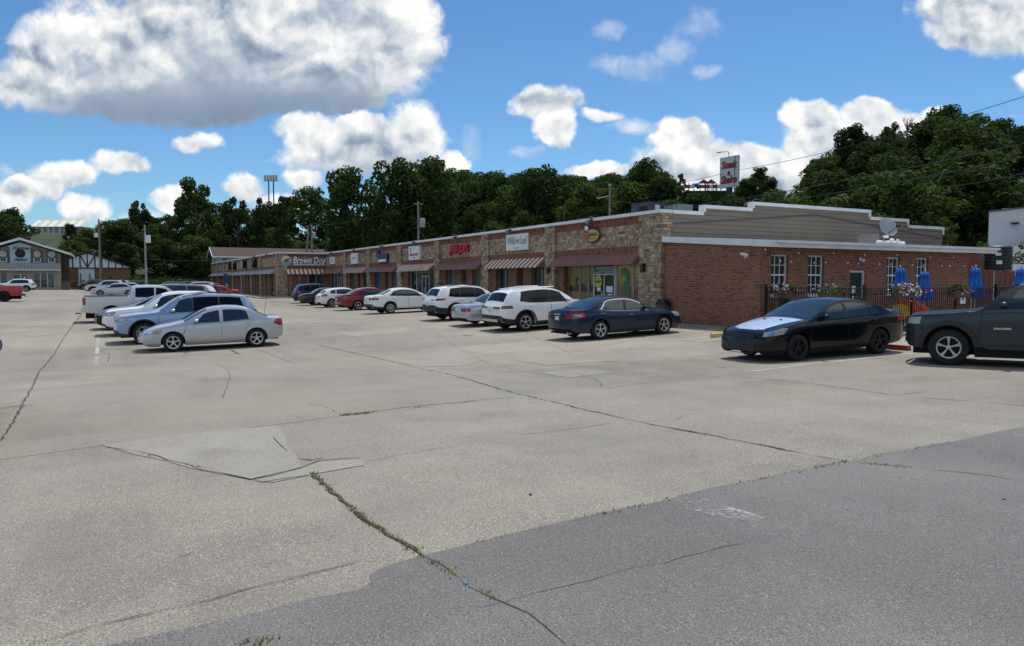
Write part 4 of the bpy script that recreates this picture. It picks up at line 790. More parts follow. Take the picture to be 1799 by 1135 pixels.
mb = MB(); wall_holes(mb, X(-29), X(109), -.3, Z(474), 0, .3, [(X(0 - 12), X(15), .35, Z(479.5)), (X(24.5), X(51), .0, Z(480)), (X(60), X(97), .42, Z(479))]); mb.build('lower_wall', m_tans, salon)
mb = MB(); mb.box(X(-29), X(109), .8, .9, 0, Z(474)); mb.build('inner_wall', m_inner, salon)
for (a, b, z0, n) in ((-12, 15, .35, 2), (60, 97, .42, 3)):
    mb = MB()
    for k in range(n + 1): x = X(a) + (X(b) - X(a)) * k / n; mb.box(x - .06, x + .06, .05, .15, z0, Z(479))
    mb.box(X(a), X(b), .04, .16, z0 - .06, z0 + .03); mb.box(X(a), X(b), .04, .16, Z(479) - .05, Z(479) + .0)
    w = mb.build('window', m_offw, salon); mb = MB(); mb.box(X(a), X(b), .1, .12, z0, Z(479)); mb.build('pane', m_storeg, w)
mb = MB()
for x in (24.5, 37.7, 51): mb.box(X(x) - .08, X(x) + .08, .05, .15, 0, Z(481))
mb.box(X(24.5), X(51), .04, .16, Z(482.5), Z(481)); d = mb.build('door', m_offw, salon); mb = MB(); mb.box(X(24.6), X(50.9), .1, .12, 0, Z(482)); mb.build('pane', m_store, d)
mb = MB(); mb.box(X(43), X(46.5), .02, .05, Z(493), Z(486)); mb.build('notice', m_paper, d)
for a, b in ((2, 15.5), (61.5, 75), (87, 100)):
    mb = MB(); mb.box(X(a) - .15, X(b) + .15, -.12, 0, Z(462), Z(440.5)); wn = mb.build('window', M('window_surround', (.1, .085, .075), .7), salon)
    mb = MB(); mb.box(X(a), X(b), -.2, -.12, Z(461), Z(459.6)); mb.box(X(a), X(a) + .12, -.2, -.12, Z(459.6), Z(453)); mb.box(X(b) - .12, X(b), -.2, -.12, Z(459.6), Z(453)); mb.build('sill', m_white, wn)
    mb = MB(); mb.box(X(a) + .12, X(b) - .12, -.16, -.12, Z(459.6), Z(451)); mb.build('pane', m_store, wn)
    mb = MB(); mb.lathe([(0, -.2), (.48, -.2), (.5, -.12)], 20, 'y', (X((a + b) / 2), 0, Z(446.5))); mb.build('arched_pane', M('frosted_arch', (.4, .41, .41), .4, var=.3, scale=2), wn)
mb = MB(); mb.box(X(110), X(123.5), .5, .8, Z(500), Z(449)); mb.box(X(110), X(123.5), .4, 12, Z(474), Z(472)); mb.build('stair_wall', M('dark_boards', (.045, .035, .03), .8), salon)
mb = MB()
for k in range(9): mb.box(X(110), X(123), -.6 + k * .28 - .5, 1.2, k * .26 - .2, k * .26 + .1)
mb.build('stair', M('stair_wood', (.12, .1, .08), .8), salon)
s = empty('salon_sign', (Xs(39) + .48 * .15, SY - .13, Zs(462)), TH, 'pale blue Karma Salon sign panel with black emblem and peaked top', 'shop sign')
x0, x1 = X(21) - X(39), X(57) - X(39); h1, h2 = (462 - 434) / sp_, (462 - 429) / sp_
mb = MB(); mb.prism([(x0, 0), (x0, h1), (0, h2), (x1, h1), (x1, 0)], 'y', -.16, 0); mb.build('sign_panel', m_bluep, s)
mb = MB()
for a, b in (((x0 - .15, h1 - .05), (0, h2 + .02)), ((0, h2 + .02), (x1 + .15, h1 - .05))): mb.prism([a, b, (b[0], b[1] + .14), (a[0], a[1] + .14)], 'y', -.24, -.02)
mb.build('sign_edge', m_white, s)
mb = MB(); mb.lathe([(0, -.2), (.66, -.2), (.66, -.16)], 24, 'y', (0, 0, 1.42)); mb.build('emblem', m_black, s)
mb = MB(); mb.ball((.1, -.2, 1.5), (.2, .015, .22)); mb.ball((-.15, -.2, 1.3), (.22, .015, .12)); mb.build('emblem_mark', M('emblem_wine', (.06, .015, .025), .5), s)
text('lettering', 'Karma', .62, m_navy_s, s, (.05, -.18, 2.2), (R(90), 0, 0), .01, .5, .02, 1.25); text('lettering', 'Salon', .62, m_navy_s, s, (-.05, -.18, .5), (R(90), 0, 0), .01, .5, .02, 1.25)
# ---------------------------------------------------------------- brick hall with white half-timbered gable
TY = 135.0; tp = F / TY
def X(px, X0=(155.6 - CX) / tp, Z0=TY): t = (px - CX) / F; return (t * Z0 - X0) / (CT - ST * t)
Z = lambda py: (506 - py) / tp
hall = empty('brick_hall', ((155.6 - CX) / tp, TY, CZ + (HOR - 506) / tp), TH, 'low brick hall with a white half timbered gable', 'hall')
mb = MB(); wall_holes(mb, X(80), X(231), -.3, Z(470), 0, .3, [(X(139), X(168), 0, Z(471.5))]); mb.box(X(80), X(80) + .3, .3, 16, -.3, Z(470)); mb.box(X(231) - .3, X(231), .3, 16, -.3, Z(470)); mb.build('brick_wall', m_brick, hall)
mb = MB(); mb.prism([(X(80), Z(470)), (0, Z(445.5)), (X(231), Z(470))], 'y', -.02, .2); mb.build('gable', M('gable_white', (.82, .85, .88), .6), hall)
mb = MB()
for px in (123, 130, 143, 155.6, 169, 181, 193, 205, 217): top = Z(445.5) - (Z(445.5) - Z(470)) * abs(px - 155.6) / 75.4; mb.box(X(px) - .1, X(px) + .1, -.06, -.021, Z(470), top)
for a, b in (((144, 450), (155, 469)), ((168, 450), (156.2, 469))): mb.prism([(X(a[0]) - .1, Z(a[1])), (X(a[0]) + .12, Z(a[1])), (X(b[0]) + .12, Z(b[1])), (X(b[0]) - .1, Z(b[1]))], 'y', -.055, -.02)
mb.box(X(80), X(231), -.07, -.0205, Z(471.5), Z(470)); mb.build('timber_frame', M('dark_timber', (.04, .032, .028), .7), hall)
mb = MB()
for a, b in (((80 - 2, 470.5), (155.6, 444.5)), ((155.6, 444.5), (233.5, 470.5))): mb.prism([(X(a[0]), Z(a[1])), (X(b[0]), Z(b[1])), (X(b[0]), Z(b[1]) + .25), (X(a[0]), Z(a[1]) + .25)], 'y', -.3, 17)
mb.build('roof', M('dark_shingle', (.05, .04, .038), .9, var=.25, scale=6), hall)
mb = MB(); mb.box(X(139.3), X(167.7), .08, .14, 0, Z(472)); d = mb.build('door', M('white_door', (.75, .78, .82), .5), hall); mb = MB(); mb.box(X(142), X(144), .05, .08, 1.2, 2.7); mb.box(X(158), X(160), .05, .08, 1.2, 2.7); mb.build('pane', m_store, d)
# ---------------------------------------------------------------- house with brown roof behind the far wing
hu, hv = 140.5, 16.3; hX, hY = uv2w(hu, hv); hz = Huv(hu, hv)
house = empty('brown_roof_house', (hX, hY, float(hz)), TH, 'pale house with a long brown shingle roof behind the far shop wing', 'house')
zr, ze_ = CZ + 5.75 - float(hz), CZ + 4.3 - float(hz)
mb = MB(); mb.prism([(-3.2, -.3), (-3.2, ze_), (0, zr - .15), (3.2, ze_), (3.2, -.3)], 'x', 0, 22); mb.build('wall', M('pale_siding', (.42, .42, .42), .7), house)
mb = MB()
for sg in (-1, 1): mb.prism([(sg * 3.8, ze_ - .25), (0, zr), (0, zr + .16), (sg * 3.8, ze_ - .09)], 'x', -.7, 22.6)
mb.build('roof', M('brown_shingle', (.06, .036, .033), .9, var=.2, scale=5), house)
mb = MB()
for sg in (-1, 1): mb.prism([(sg * 3.85, ze_ - .32), (0, zr - .06), (0, zr + .14), (sg * 3.85, ze_ - .1)], 'x', -.78, -.7)
mb.box(-.7, 22.6, -3.9, -3.8, ze_ - .32, ze_ - .1); mb.build('fascia', m_white, house)
mb = MB(); mb.box(-.03, 0, -1.6, -.9, ze_ - 1.4, ze_ - .2); mb.build('window', m_store, house); mb = MB(); mb.box(1, 1.8, -3.24, -3.2, ze_ - 1.4, ze_ - .4); mb.build('window', m_store, house)
# ---------------------------------------------------------------- striped-roof building on the far hill
fY = 215.0; fp = F / fY; z0 = CZ + (HOR - 407) / fp
farb = empty('far_hall', ((100 - CX) / fp, fY, z0), R(-4), 'long hall with yellow and white striped roof on the far hill', 'hall')
mb = MB(); mb.box((57 - 100) / fp, (150 - 100) / fp, 0, 10, -1, (407 - 399) / fp); mb.build('wall', M('hall_grey', (.3, .32, .34), .6), farb)
mb = MB(); n = 12
for k in range(n):
    a, b = (60 - 100 + 96 * k / n) / fp, (60 - 100 + 96 * (k + 1) / n) / fp; mb.mi = k % 2
    mb.add([(a, -.8, (407 - 399) / fp), (b, -.8, (407 - 399) / fp), (b, 2.2, (407 - 387) / fp), (a, 2.2, (407 - 387) / fp)], [(0, 1, 2, 3)])
mb.build('roof', [M('roof_cream', (.75, .76, .76), .5), M('roof_yellow', (.6, .57, .38), .5)], farb, fix=False)
mb = MB()
for k in range(9): x = (60 + 10.5 * k - 100) / fp; mb.box(x - .12, x + .12, -.7, -.5, -1, (407 - 399) / fp)
mb.build('post', m_white, farb)
# ---------------------------------------------------------------- white building on the right
wY = 52.0; wp = F / wY; z0 = CZ + (HOR - 446) / wp
wb_ = empty('white_building', ((1732 - CX) / wp, wY, z0), R(-33), 'white boxy restaurant building at the right behind the tank', 'restaurant')
mb = MB(); mb.prism([(0, -2.4), (0, (446 - 373) / wp), (7, (446 - 358) / wp), (7, -2.4)], 'y', 0, 8); mb.build('wall', M('white_stucco', (.55, .57, .6), .8, var=.05, scale=1), wb_)
mb = MB(); mb.prism([(-.06, (446 - 374) / wp), (-.06, (446 - 371.5) / wp), (7, (446 - 356) / wp), (7, (446 - 359) / wp)], 'y', -.08, 8.06); mb.build('coping', m_metal, wb_)
mb = MB(); mb.box((1751 - 1732) / wp, 5, 2.5, 6, (446 - 376) / wp, (446 - 363.5) / wp); mb.build('roof_screen', m_white, wb_)
mb = MB(); mb.prism([(-.25, .06), (.25, .06), (.18, -.06), (-.18, -.06)], 'y', -.25, -.0); o = mb.build('wall_light', m_black, wb_); o.location = ((1770 - 1732) / wp, 0, (446 - 395) / wp)
mb = MB(); mb.box(-.5, 7, -1.0, -.8, -2.4, .45); mb.build('low_wall', m_white, wb_)
s = empty('menu_board', ((1772 - CX) / wp, wY - 2.0, z0 + .1), 0, 'dark drive through menu board with small white panels', 'menu board'); mb = MB(); mb.box(-.2, .2, -.1, .1, .0, 1.35); mb.build('board', m_black, s); mb = MB(); [mb.box(-.12, .14, -.12, -.1, z, z + .13) for z in (.15, .4, .65)]; mb.build('menu_panel', m_paper, s)
mb = MB(); mb.box(-.16, .16, -.12, -.1, 1.05, 1.2); mb.build('header', m_grey_s, s)
# ================================================================ trees on the hill
def leafmat(name, c1, c2, trans=.35):
    m, nt, b = newmat(name); oi = N(nt, 'ShaderNodeObjectInfo'); oc = ocoord(nt)
    f = MA(nt, 'ADD', MA(nt, 'MULTIPLY', noise(nt, oc, .55, 4), .8), MA(nt, 'MULTIPLY', oi.outputs['Random'], .45))
    f = MA(nt, 'ADD', f, MA(nt, 'MULTIPLY', noise(nt, oc, 3.5, 2), .25))
    col = RAMP(nt, f, [(0.4, c1), (0.95, c2)])
    setin(nt, b, 'Base Color', col); b.inputs['Roughness'].default_value = .8; b.inputs['Specular IOR Level'].default_value = .12
    t = N(nt, 'ShaderNodeBsdfTranslucent', {'Color': MIX(nt, 1.0, col, (1.2, 1.35, .6), 'MULTIPLY')})
    mx = N(nt, 'ShaderNodeMixShader', {0: trans, 1: b.outputs[0], 2: t.outputs[0]})
    nt.links.new(mx.outputs[0], [n for n in nt.nodes if n.type == 'OUTPUT_MATERIAL'][0].inputs[0]); return m
m_leaf = leafmat('leaf_green', (.02, .037, .01), (.055, .086, .022), .3); m_leafd = leafmat('leaf_dark', (.013, .026, .01), (.037, .06, .017), .25); m_leafl = leafmat('leaf_light', (.025, .045, .011), (.063, .095, .023), .3)
m_bark = M('tree_bark', (.09, .075, .06), .9, var=.35, scale=4)
def leaf_quads(mb, rg, cs, rs, n, size, flat=.75):
    """n leaf clumps through the volume of the given blobs (numpy, deterministic)"""
    cs = np.array(cs); rs = np.array(rs); k = rg.choice(len(cs), n, p=rs**2 / (rs**2).sum())
    d = rg.normal(size=(n, 3)); d /= np.linalg.norm(d, axis=1)[:, None]
    rad = rs[k] * (1 - .55 * rg.random(n) ** 2.2); d[:, 2] *= flat
    p = cs[k] + d * rad[:, None]
    nrm = d * .6 + rg.normal(size=(n, 3)) * .6 + np.array([0, 0, .35]); nrm /= np.linalg.norm(nrm, axis=1)[:, None]
    a = np.cross(nrm, rg.normal(size=(n, 3))); a /= np.linalg.norm(a, axis=1)[:, None]; b = np.cross(nrm, a)
    s = (size * (.55 + .9 * rg.random(n)))[:, None]; w = s * .62
    q = np.stack([p - a * s, p + b * w * .9 - a * s * .1, p + a * s, p - b * w - a * s * .15], 1).reshape(-1, 3)
    base = len(mb.v); mb.v += [tuple(x) for x in q]; mb.f += [(base + 4 * i, base + 4 * i + 1, base + 4 * i + 2, base + 4 * i + 3) for i in range(n)]; mb.m += [0] * n
def make_tree(seed, kind):
    """unit tree 10 m tall; returns crown and trunk meshes"""
    rg = np.random.default_rng(seed); rr = random.Random(seed); cs, rs = [], []
    trunk = MB(); h0 = {'round': 2.2, 'tall': 2.0, 'sparse': 3.0, 'conifer': 1.0, 'bushy': .9}[kind]
    lean = (rr.uniform(-.3, .3), rr.uniform(-.3, .3)); TP = lambda z: Vector((lean[0] * z / 10 + .15 * math.sin(z * .7 + seed), lean[1] * z / 10 + .15 * math.cos(z * .6 + seed), z))
    top = 9.2 if kind != 'conifer' else 9.8
    trunk.tube([TP(z) for z in np.linspace(-.6, top, 9)], [.27 * (1 - .9 * i / 8) + .02 for i in range(9)], 8)
    nb = {'round': 34, 'tall': 30, 'sparse': 19, 'conifer': 34, 'bushy': 30}[kind]
    for i in range(nb):
        f = (i + .5) / nb; z = h0 + (9.4 - h0) * (f ** .85 if kind != 'conifer' else f); a = i * 2.4 + rr.uniform(-.5, .5); g = (z - h0) / (9.6 - h0)
        if kind == 'conifer': env = 2.3 * (1 - g) ** .9 + .15; r = .5 + .55 * (1 - g)
        elif kind == 'tall': env = 2.25 * math.sin(math.pi * min(.96, .16 + .8 * g)) ** .6; r = rr.uniform(.75, 1.15)
        elif kind == 'bushy': env = 3.3 * math.sin(math.pi * min(.96, .2 + .78 * g)) ** .6; r = rr.uniform(.9, 1.4)
        else: env = 3.4 * math.sin(math.pi * min(.97, .14 + .82 * g)) ** .65; r = rr.uniform(.75, 1.35) if kind == 'round' else rr.uniform(.55, 1.0)
        q = env * rr.uniform(.35, 1.0) * (1 if kind != 'sparse' else 1.05); c = TP(z) + Vector((q * math.cos(a), q * math.sin(a), rr.uniform(-.3, .3)))
        if c.z + r * .75 > 10.1: c.z = 10.1 - r * .75
        cs.append(tuple(c)); rs.append(r)
        if i % 2 == 0 or kind == 'sparse':
            s = TP(max(h0 * .7, z - q * .55)); trunk.tube([s, s.lerp(c, .55) + Vector((0, 0, .15)), c], [.09, .055, .015], 5)
    crown = MB(); n = {'round': 6200, 'tall': 5400, 'sparse': 3300, 'conifer': 4500, 'bushy': 5800}[kind]
    leaf_quads(crown, rg, cs, rs, n, .19 if kind != 'conifer' else .16, .75 if kind != 'conifer' else .5)
    return crown, trunk
TREES = {}
def proto(kind, seed, mat):
    cr, tr = make_tree(seed, kind); c = cr.build('crown', mat, fix=False); t = tr.build('trunk', m_bark, smooth=50, fix=False)
    C.objects.unlink(c); C.objects.unlink(t); TREES.setdefault(kind, []).append((c, t))
proto('round', 3, m_leaf); proto('round', 14, m_leafd); proto('round', 25, m_leaf); proto('tall', 36, m_leaf); proto('tall', 47, m_leafd); proto('sparse', 58, m_leafd); proto('sparse', 69, m_leaf); proto('conifer', 70, m_leafd); proto('bushy', 81, m_leafl); proto('bushy', 92, m_leaf); proto('bushy', 17, m_leafl)
ntree = 0
def plant(kind, X, Y, z, h, wid, label, group, rr, name=None, idx=None):
    global ntree; ntree += 1
    c, t = TREES[kind][idx if idx is not None else rr.randrange(len(TREES[kind]))]
    r = empty(name or {'conifer': 'conifer_tree', 'bushy': 'leafy_shrub_tree'}.get(kind, 'deciduous_tree'), (X, Y, z), rr.uniform(0, 6.28), label, 'tree', group)
    r.scale = (h / 10 * wid, h / 10 * wid, h / 10)
    for o in (c, t): q = o.copy(); C.objects.link(q); q.parent = r
# skyline of the wood, photograph px -> py
SKY = [(-60, 372), (20, 372), (60, 408), (85, 425), (128, 398), (175, 382), (225, 380), (250, 358), (275, 378), (320, 355), (350, 325), (380, 352), (420, 360), (450, 358), (490, 352), (530, 322), (560, 312), (610, 298), (640, 296), (680, 286), (710, 282), (745, 278), (775, 284), (800, 302), (850, 296), (900, 304), (940, 296), (985, 300), (1030, 312), (1060, 306), (1100, 292), (1130, 284), (1165, 306), (1190, 318), (1230, 336), (1270, 338), (1300, 312), (1330, 296), (1360, 320), (1385, 330), (1410, 300), (1440, 270), (1480, 232), (1520, 230), (1560, 224), (1590, 208), (1640, 194), (1700, 198), (1740, 212), (1799, 216), (1900, 220)]
sx_, sy_ = np.array([p[0] for p in SKY]), np.array([p[1] for p in SKY])
rr = random.Random(5)
def cap_h(X, Y, z):
    px = CX + F * X / Y; py = float(np.interp(px, sx_, sy_)); return CZ + (HOR - py) / F * Y - z, px
pts = []
def try_plant(u, v, hmin, hmax, kinds, ridge=False, label=None, group=None):
    X, Y = uv2w(u, v)
    if Y < 20: return
    z = float(Huv(u, v)); cap, px = cap_h(X, Y, z)
    if px < -90 or px > 1900: return
    if 1185 < px < 1275 and ridge: return
    if 55 < px < 150 and Y > 120 and not (cap > 4): return
    h = rr.uniform(hmin, hmax)
    if ridge: h = min(max(cap * rr.uniform(.84, 1.0), hmin), 21)
    if h > cap: h = cap * rr.uniform(.82, .98)
    if h < 3: return
    k = rr.choice(kinds); wid = rr.uniform(1.0, 1.4) if h < 14 else rr.uniform(.78, 1.05)
    plant(k, X, Y, z - .2, h, wid, label, group, rr)
WL, WG = 'tree in the dense dark wood on the hillside behind the shops', 'trees in the wood on the hillside'
for v, du, hr, ridge in ((57, 6.5, (8, 12), False), (66, 6.5, (10, 14), False), (75, 6.5, (11, 15), False), (85, 6.0, (11, 17), True), (97, 7, (11, 18), True), (112, 9, (12, 18), True)):
    u = 40.0
    while u < 215:
        try_plant(u + rr.uniform(-2, 2), v + rr.uniform(-3.5, 3.5), hr[0], hr[1], ['round', 'round', 'tall', 'bushy', 'bushy', 'sparse'] if ridge else ['round', 'bushy', 'tall', 'bushy'], ridge, WL, WG); u += du
RL, RG = 'tree on the steep slope above the white building', 'trees on the right slope'
for v, du, hr, ridge in ((76, 6.5, (5, 7.5), False), (84, 6.5, (6, 9), False), (93, 6, (8, 14), True), (103, 7, (9, 15), True)):
    u = -42.0
    while u < 40:
        try_plant(u + rr.uniform(-2, 2), v + rr.uniform(-3, 3), hr[0], hr[1], ['bushy', 'round'] if not ridge else ['round', 'round', 'sparse', 'tall'], ridge, RL, RG); u += du
FL, FG = 'tree in the wood beyond the far end of the lot', 'trees beyond the far end of the lot'
for u, dv, hr, ridge in ((168, 7, (8, 12), False), (181, 7, (9, 13), False), (196, 7.5, (10, 15), True), (214, 8, (10, 15), True)):
    v = -75.0
    while v < 52:
        X_, Y__ = uv2w(u, v); pxx = CX + F * X_ / max(Y__, 1)
        if not (ridge and 45 < pxx < 155): try_plant(u + rr.uniform(-3, 3), v + rr.uniform(-2.5, 2.5), hr[0], hr[1], ['round', 'bushy', 'tall', 'round'], ridge and True, FL, FG)
        v += dv
# single trees that stand out against the sky
def lone(px, top, Y, kind, wid, label, name=None, idx=None):
    X = (px - CX) / F * Y; z = H(X, Y); h = CZ + (HOR - top) / F * Y - z; plant(kind, X, Y, z - .2, h, wid, label, None, rr, name, idx)
lone(250, 352, 175, 'sparse', .62, 'narrow dark tree standing above the wood between the two light poles', 'deciduous_tree', 0)
lone(352, 316, 165, 'sparse', .8, 'tall open crowned tree rising above the wood left of the twin floodlight mast', 'deciduous_tree', 1)
lone(22, 364, 160, 'round', .85, 'dark bushy tree behind the salon roof', None, 1)
lone(128, 392, 175, 'round', .9, 'dark rounded tree in front of the striped roof hall')
lone(500, 338, 150, 'conifer', .55, 'small dark conifer right of the twin floodlight mast')
lone(458, 341, 155, 'conifer', .6, 'small dark conifer left of the twin floodlight mast')
lone(420, 345, 160, 'sparse', .6, 'thin tree between the tall open tree and the floodlight mast')
lone(612, 292, 128, 'tall', .8, 'tall dark tree at the left shoulder of the high wood')
lone(690, 279, 124, 'round', .7, 'tall rounded tree left of the highest crown of the wood'); lone(745, 275, 126, 'round', .8, 'highest broad crown in the middle of the wood')
lone(945, 290, 118, 'round', .8, 'round dark crown above the white script sign')
lone(1130, 279, 108, 'round', .75, 'broad dark tree left of the playground towers')
lone(1192, 304, 118, 'sparse', .6, 'small open tree at the hilltop left of the playground')
lone(1330, 292, 104, 'tall', 1.05, 'pointed green tree right of the red and white pylon sign')
lone(1486, 220, 92, 'round', .85, 'large dark tree left of the bare tree on the right hill'); lone(1552, 218, 94, 'sparse', .6, 'slim dark tree beside the bare tree on the right hill')
lone(1650, 186, 90, 'round', 1.05, 'largest dark spreading tree on the right hill'); lone(1745, 208, 88, 'round', .9, 'broad green tree at the right end of the hilltop')
lone(1425, 278, 96, 'round', .8, 'medium dark tree at the left end of the right hill')
# bare tree
X, Y = (1585 - CX) / F * 92, 92.0; s = empty('bare_tree', (X, Y, H(X, Y)), 0, 'leafless grey tree among the crowns on the right hill', 'tree'); mb = MB(); r2 = random.Random(4)
ht = CZ + (HOR - 215) / F * Y - H(X, Y)
mb.tube([(0, 0, -.3), (.1, 0, ht * .5), (.0, .1, ht * .95)], [.2, .12, .02], 7); mb.build('trunk', m_bark, s); mb = MB()
for k in range(26):
    z = ht * r2.uniform(.4, .9); a = r2.uniform(0, 6.28); L = (ht - z) * .5 + .6; e = Vector((L * .6 * math.cos(a), L * .6 * math.sin(a), z + L)); mb.tube([(0.05, 0, z), (e.x * .5, e.y * .5, z + L * .45), e], [.06, .035, .008], 5)
    for j in range(3): f = r2.uniform(.4, .9); b = Vector((0.05, 0, z)).lerp(e, f); a2 = r2.uniform(0, 6.28); mb.tube([b, b + Vector((.4 * math.cos(a2), .4 * math.sin(a2), .6))], [.02, .005], 4)
mb.build('branches', m_bark, s)
# undergrowth on the slopes
def scatter(name, label, areas, n, size, mat, hh=(.3, 1.8)):
    rg = np.random.default_rng(9); mb = MB(); cs, rs = [], []
    for (u0, u1, v0, v1, k) in areas:
        for _ in range(k):
            u, v = rg.uniform(u0, u1), rg.uniform(v0, v1); X, Y = uv2w(u, v)
            if Y < 30 or abs(X / Y) > .8: continue
            r = rg.uniform(.7, 1.9); cs.append((X, Y, float(Huv(u, v)) + r * rg.uniform(.1, .6))); rs.append(r)
    leaf_quads(mb, rg, cs, rs, n, size, .8); o = mb.build(name, mat, fix=False); return tag(o, label, 'undergrowth', kind='stuff')
scatter('slope_undergrowth', 'thick green undergrowth covering the right slope', [(-45, 42, 66, 92, 520)], 26000, .3, m_leafl)
scatter('hill_undergrowth', 'dark undergrowth below the wood behind the shops', [(40, 165, 50, 62, 260), (118, 150, -2, 12, 60), (140, 166, -6, 55, 190), (150, 172, -60, -6, 120)], 21000, .32, m_leaf)
scatter('edge_bushes', 'light green bushes at the far edge of the lot', [(128, 146, -4, 12, 60)], 4200, .26, m_leafl)
# ================================================================ vehicles
def pchip(pts):
    x = np.array([p[0] for p in pts], float); y = np.array([p[1] for p in pts], float); h = np.diff(x); d = np.diff(y) / h; n = len(x); m = np.zeros(n)
    for i in range(1, n - 1):
        if d[i - 1] * d[i] > 0:
            w1, w2 = 2 * h[i] + h[i - 1], h[i] + 2 * h[i - 1]; m[i] = (w1 + w2) / (w1 / d[i - 1] + w2 / d[i])
    m[0], m[-1] = d[0], d[-1]
    def f(t):
        t = np.clip(t, x[0], x[-1]); i = np.clip(np.searchsorted(x, t) - 1, 0, n - 2); s = (t - x[i]) / h[i]
        return (2 * s**3 - 3 * s**2 + 1) * y[i] + (s**3 - 2 * s**2 + s) * h[i] * m[i] + (-2 * s**3 + 3 * s**2) * y[i + 1] + (s**3 - s**2) * h[i] * m[i + 1]
    return f
m_tyre = M('tyre_rubber', (.018, .018, .019), .85, var=.2, scale=8, spec=.3)
m_dark = M('dark_trim', (.012, .012, .013), .5, var=.2)
m_under = M('underbody_black', (.006, .006, .006), .9, var=.2)
m_rim = M('alloy_silver', (.55, .56, .58), .3, .85, var=.08); m_rimb = M('alloy_black', (.02, .02, .022), .35, .6, var=.1)
m_chrome = M('chrome', (.75, .76, .78), .12, 1.0, var=.04)
m_glass = glassmat('car_glass', (.012, .02, .024), .015, 1.0); m_tint = glassmat('tinted_car_glass', (.003, .004, .005), .015, .3)
m_lens = glassmat('headlight_lens', (.3, .31, .32), .08, .9); m_amber = glassmat('amber_lens', (.5, .2, .04), .1); m_redl = glassmat('red_tail_lens', (.3, .008, .01), .12, .8); m_redd = glassmat('dark_red_tail_lens', (.12, .006, .008), .1, .8)
m_plate = M('licence_plate', (.6, .62, .66), .5, var=.15, scale=12)
class Car:
    def __init__(s, sp):
        s.__dict__.update(sp); s.zt = pchip(sp['top']); s.bl = pchip(sp['belt']); s.bo = pchip(sp['bot']); s.pl = pchip(sp['plan'])
        s.xf = s.fo; s.xr = s.fo + s.wb; s.hw = s.W / 2; s.ra = sp.get('ra', s.r + .055); s.mid = s.fo + s.wb / 2
    def crown(s, t): return s.crown_h if s.cowl < t < s.deck else s.crown_l
    def ze(s, t): return s.zt(t) - np.where((t > s.cowl - .1) & (t < s.deck + .05), s.crown_h, s.crown_l)
    def be(s, t): return np.minimum(s.bl(t), s.ze(t))
    def Y(s, t, z):
        b = s.be(t); zb = .2; w = s.hw * s.pl(t); f = np.clip((z - zb) / np.maximum(b - zb, .05), 0, 1)
        prof = np.interp(f, [0, .1, .22, .4, .62, .8, .92, 1], s.sprof)
        g = np.maximum(z - b, 0)
        return w * prof - s.tumble * g - .25 * g * g
    def zlow(s, t):
        z = float(s.bo(t))
        for c in (s.xf, s.xr):
            d = abs(t - c)
            if d < s.ra: z = max(z, s.r + math.sqrt(max(s.ra**2 - d * d, 0)))
        return z
    def P(s, t, y, z): return (s.mid - t, y, z)     # local: +x is the nose
    def stations(s):
        st = list(np.linspace(0, s.L, 64)) + [.02, .05, .09, .14, .2, s.L - .02, s.L - .05, s.L - .09, s.L - .14]
        for c in (s.xf, s.xr):
            st += [c + s.ra * math.cos(a) for a in np.linspace(0, math.pi, 23)] + [c - s.ra - .004, c + s.ra + .004]
        st += s.__dict__.get('xst', [])
        st = sorted(x for x in st if 0 <= x <= s.L); out = [st[0]]
        for x in st[1:]:
            if x - out[-1] > .003: out.append(x)
        return out
    def section(s, t):
        zl = s.zlow(t); b = float(s.be(t)); e = float(s.ze(t)); zt = float(s.zt(t)); zl = min(zl, b - .03); R_ = []
        R_.append((float(s.Y(t, zl)) - .1, zl + .01))
        for f in (0, .08, .2, .36, .52, .68, .82, .93, 1): z = zl + (b - zl) * f; R_.append((float(s.Y(t, z)), z))
        for f in (.2, .45, .7, .9, 1): z = b + (e - b) * f; R_.append((float(s.Y(t, z)), z))
        ye = R_[-1][0]
        for c in (.96, .88, .7, .45, .2, 0): R_.append((ye * c, zt - (zt - e) * c ** 2.6))
        return R_
    def body(s, mat, parent):
        st = s.stations(); S = [s.section(t) for t in st]; mb = MB(); n = len(S[0])
        for sg in (1, -1): mb.grid([[s.P(t, sg * y, z) for (y, z) in sec] for t, sec in zip(st, S)])
        K = 14          # index of the roof-edge row
        for t, sec, bul, sign in ((st[0], S[0], s.bulge, -1), (st[-1], S[-1], s.rbulge, 1)):
            cols = [1] + [.96, .88, .7, .45, .2, 0]; cols = cols + [-c for c in cols[:-1][::-1]]; G = []
            e = sec[K][1]; zt = sec[-1][1]
            for k in range(1, K + 1):
                y, z = sec[k]; u = (z - sec[1][1]) / max(e - sec[1][1], .01)
                G.append([s.P(t + sign * bul * (1 - c * c) * (1 - .35 * u * u), c * y, z + (u ** 4) * (zt - e) * (1 - abs(c) ** 2.6)) for c in cols])
            mb.grid(G)
        mb.mi = 1                                   # underside and wheel wells
        hw = s.hw * .9
        mb.box(s.mid - (s.L - .12), s.mid - .12, -hw * .62, hw * .62, .22, .6)
        mb.box(s.mid - (s.xr - s.ra), s.mid - (s.xf + s.ra), -hw, hw, .2, .62)
        for c in (s.xf, s.xr): mb.box(s.mid - c - s.ra, s.mid - c + s.ra, -hw * .8, hw * .8, s.r * .9, s.r + s.ra - .01)
        return mb.build('body', [mat, m_under], parent, smooth=38, weld=True)
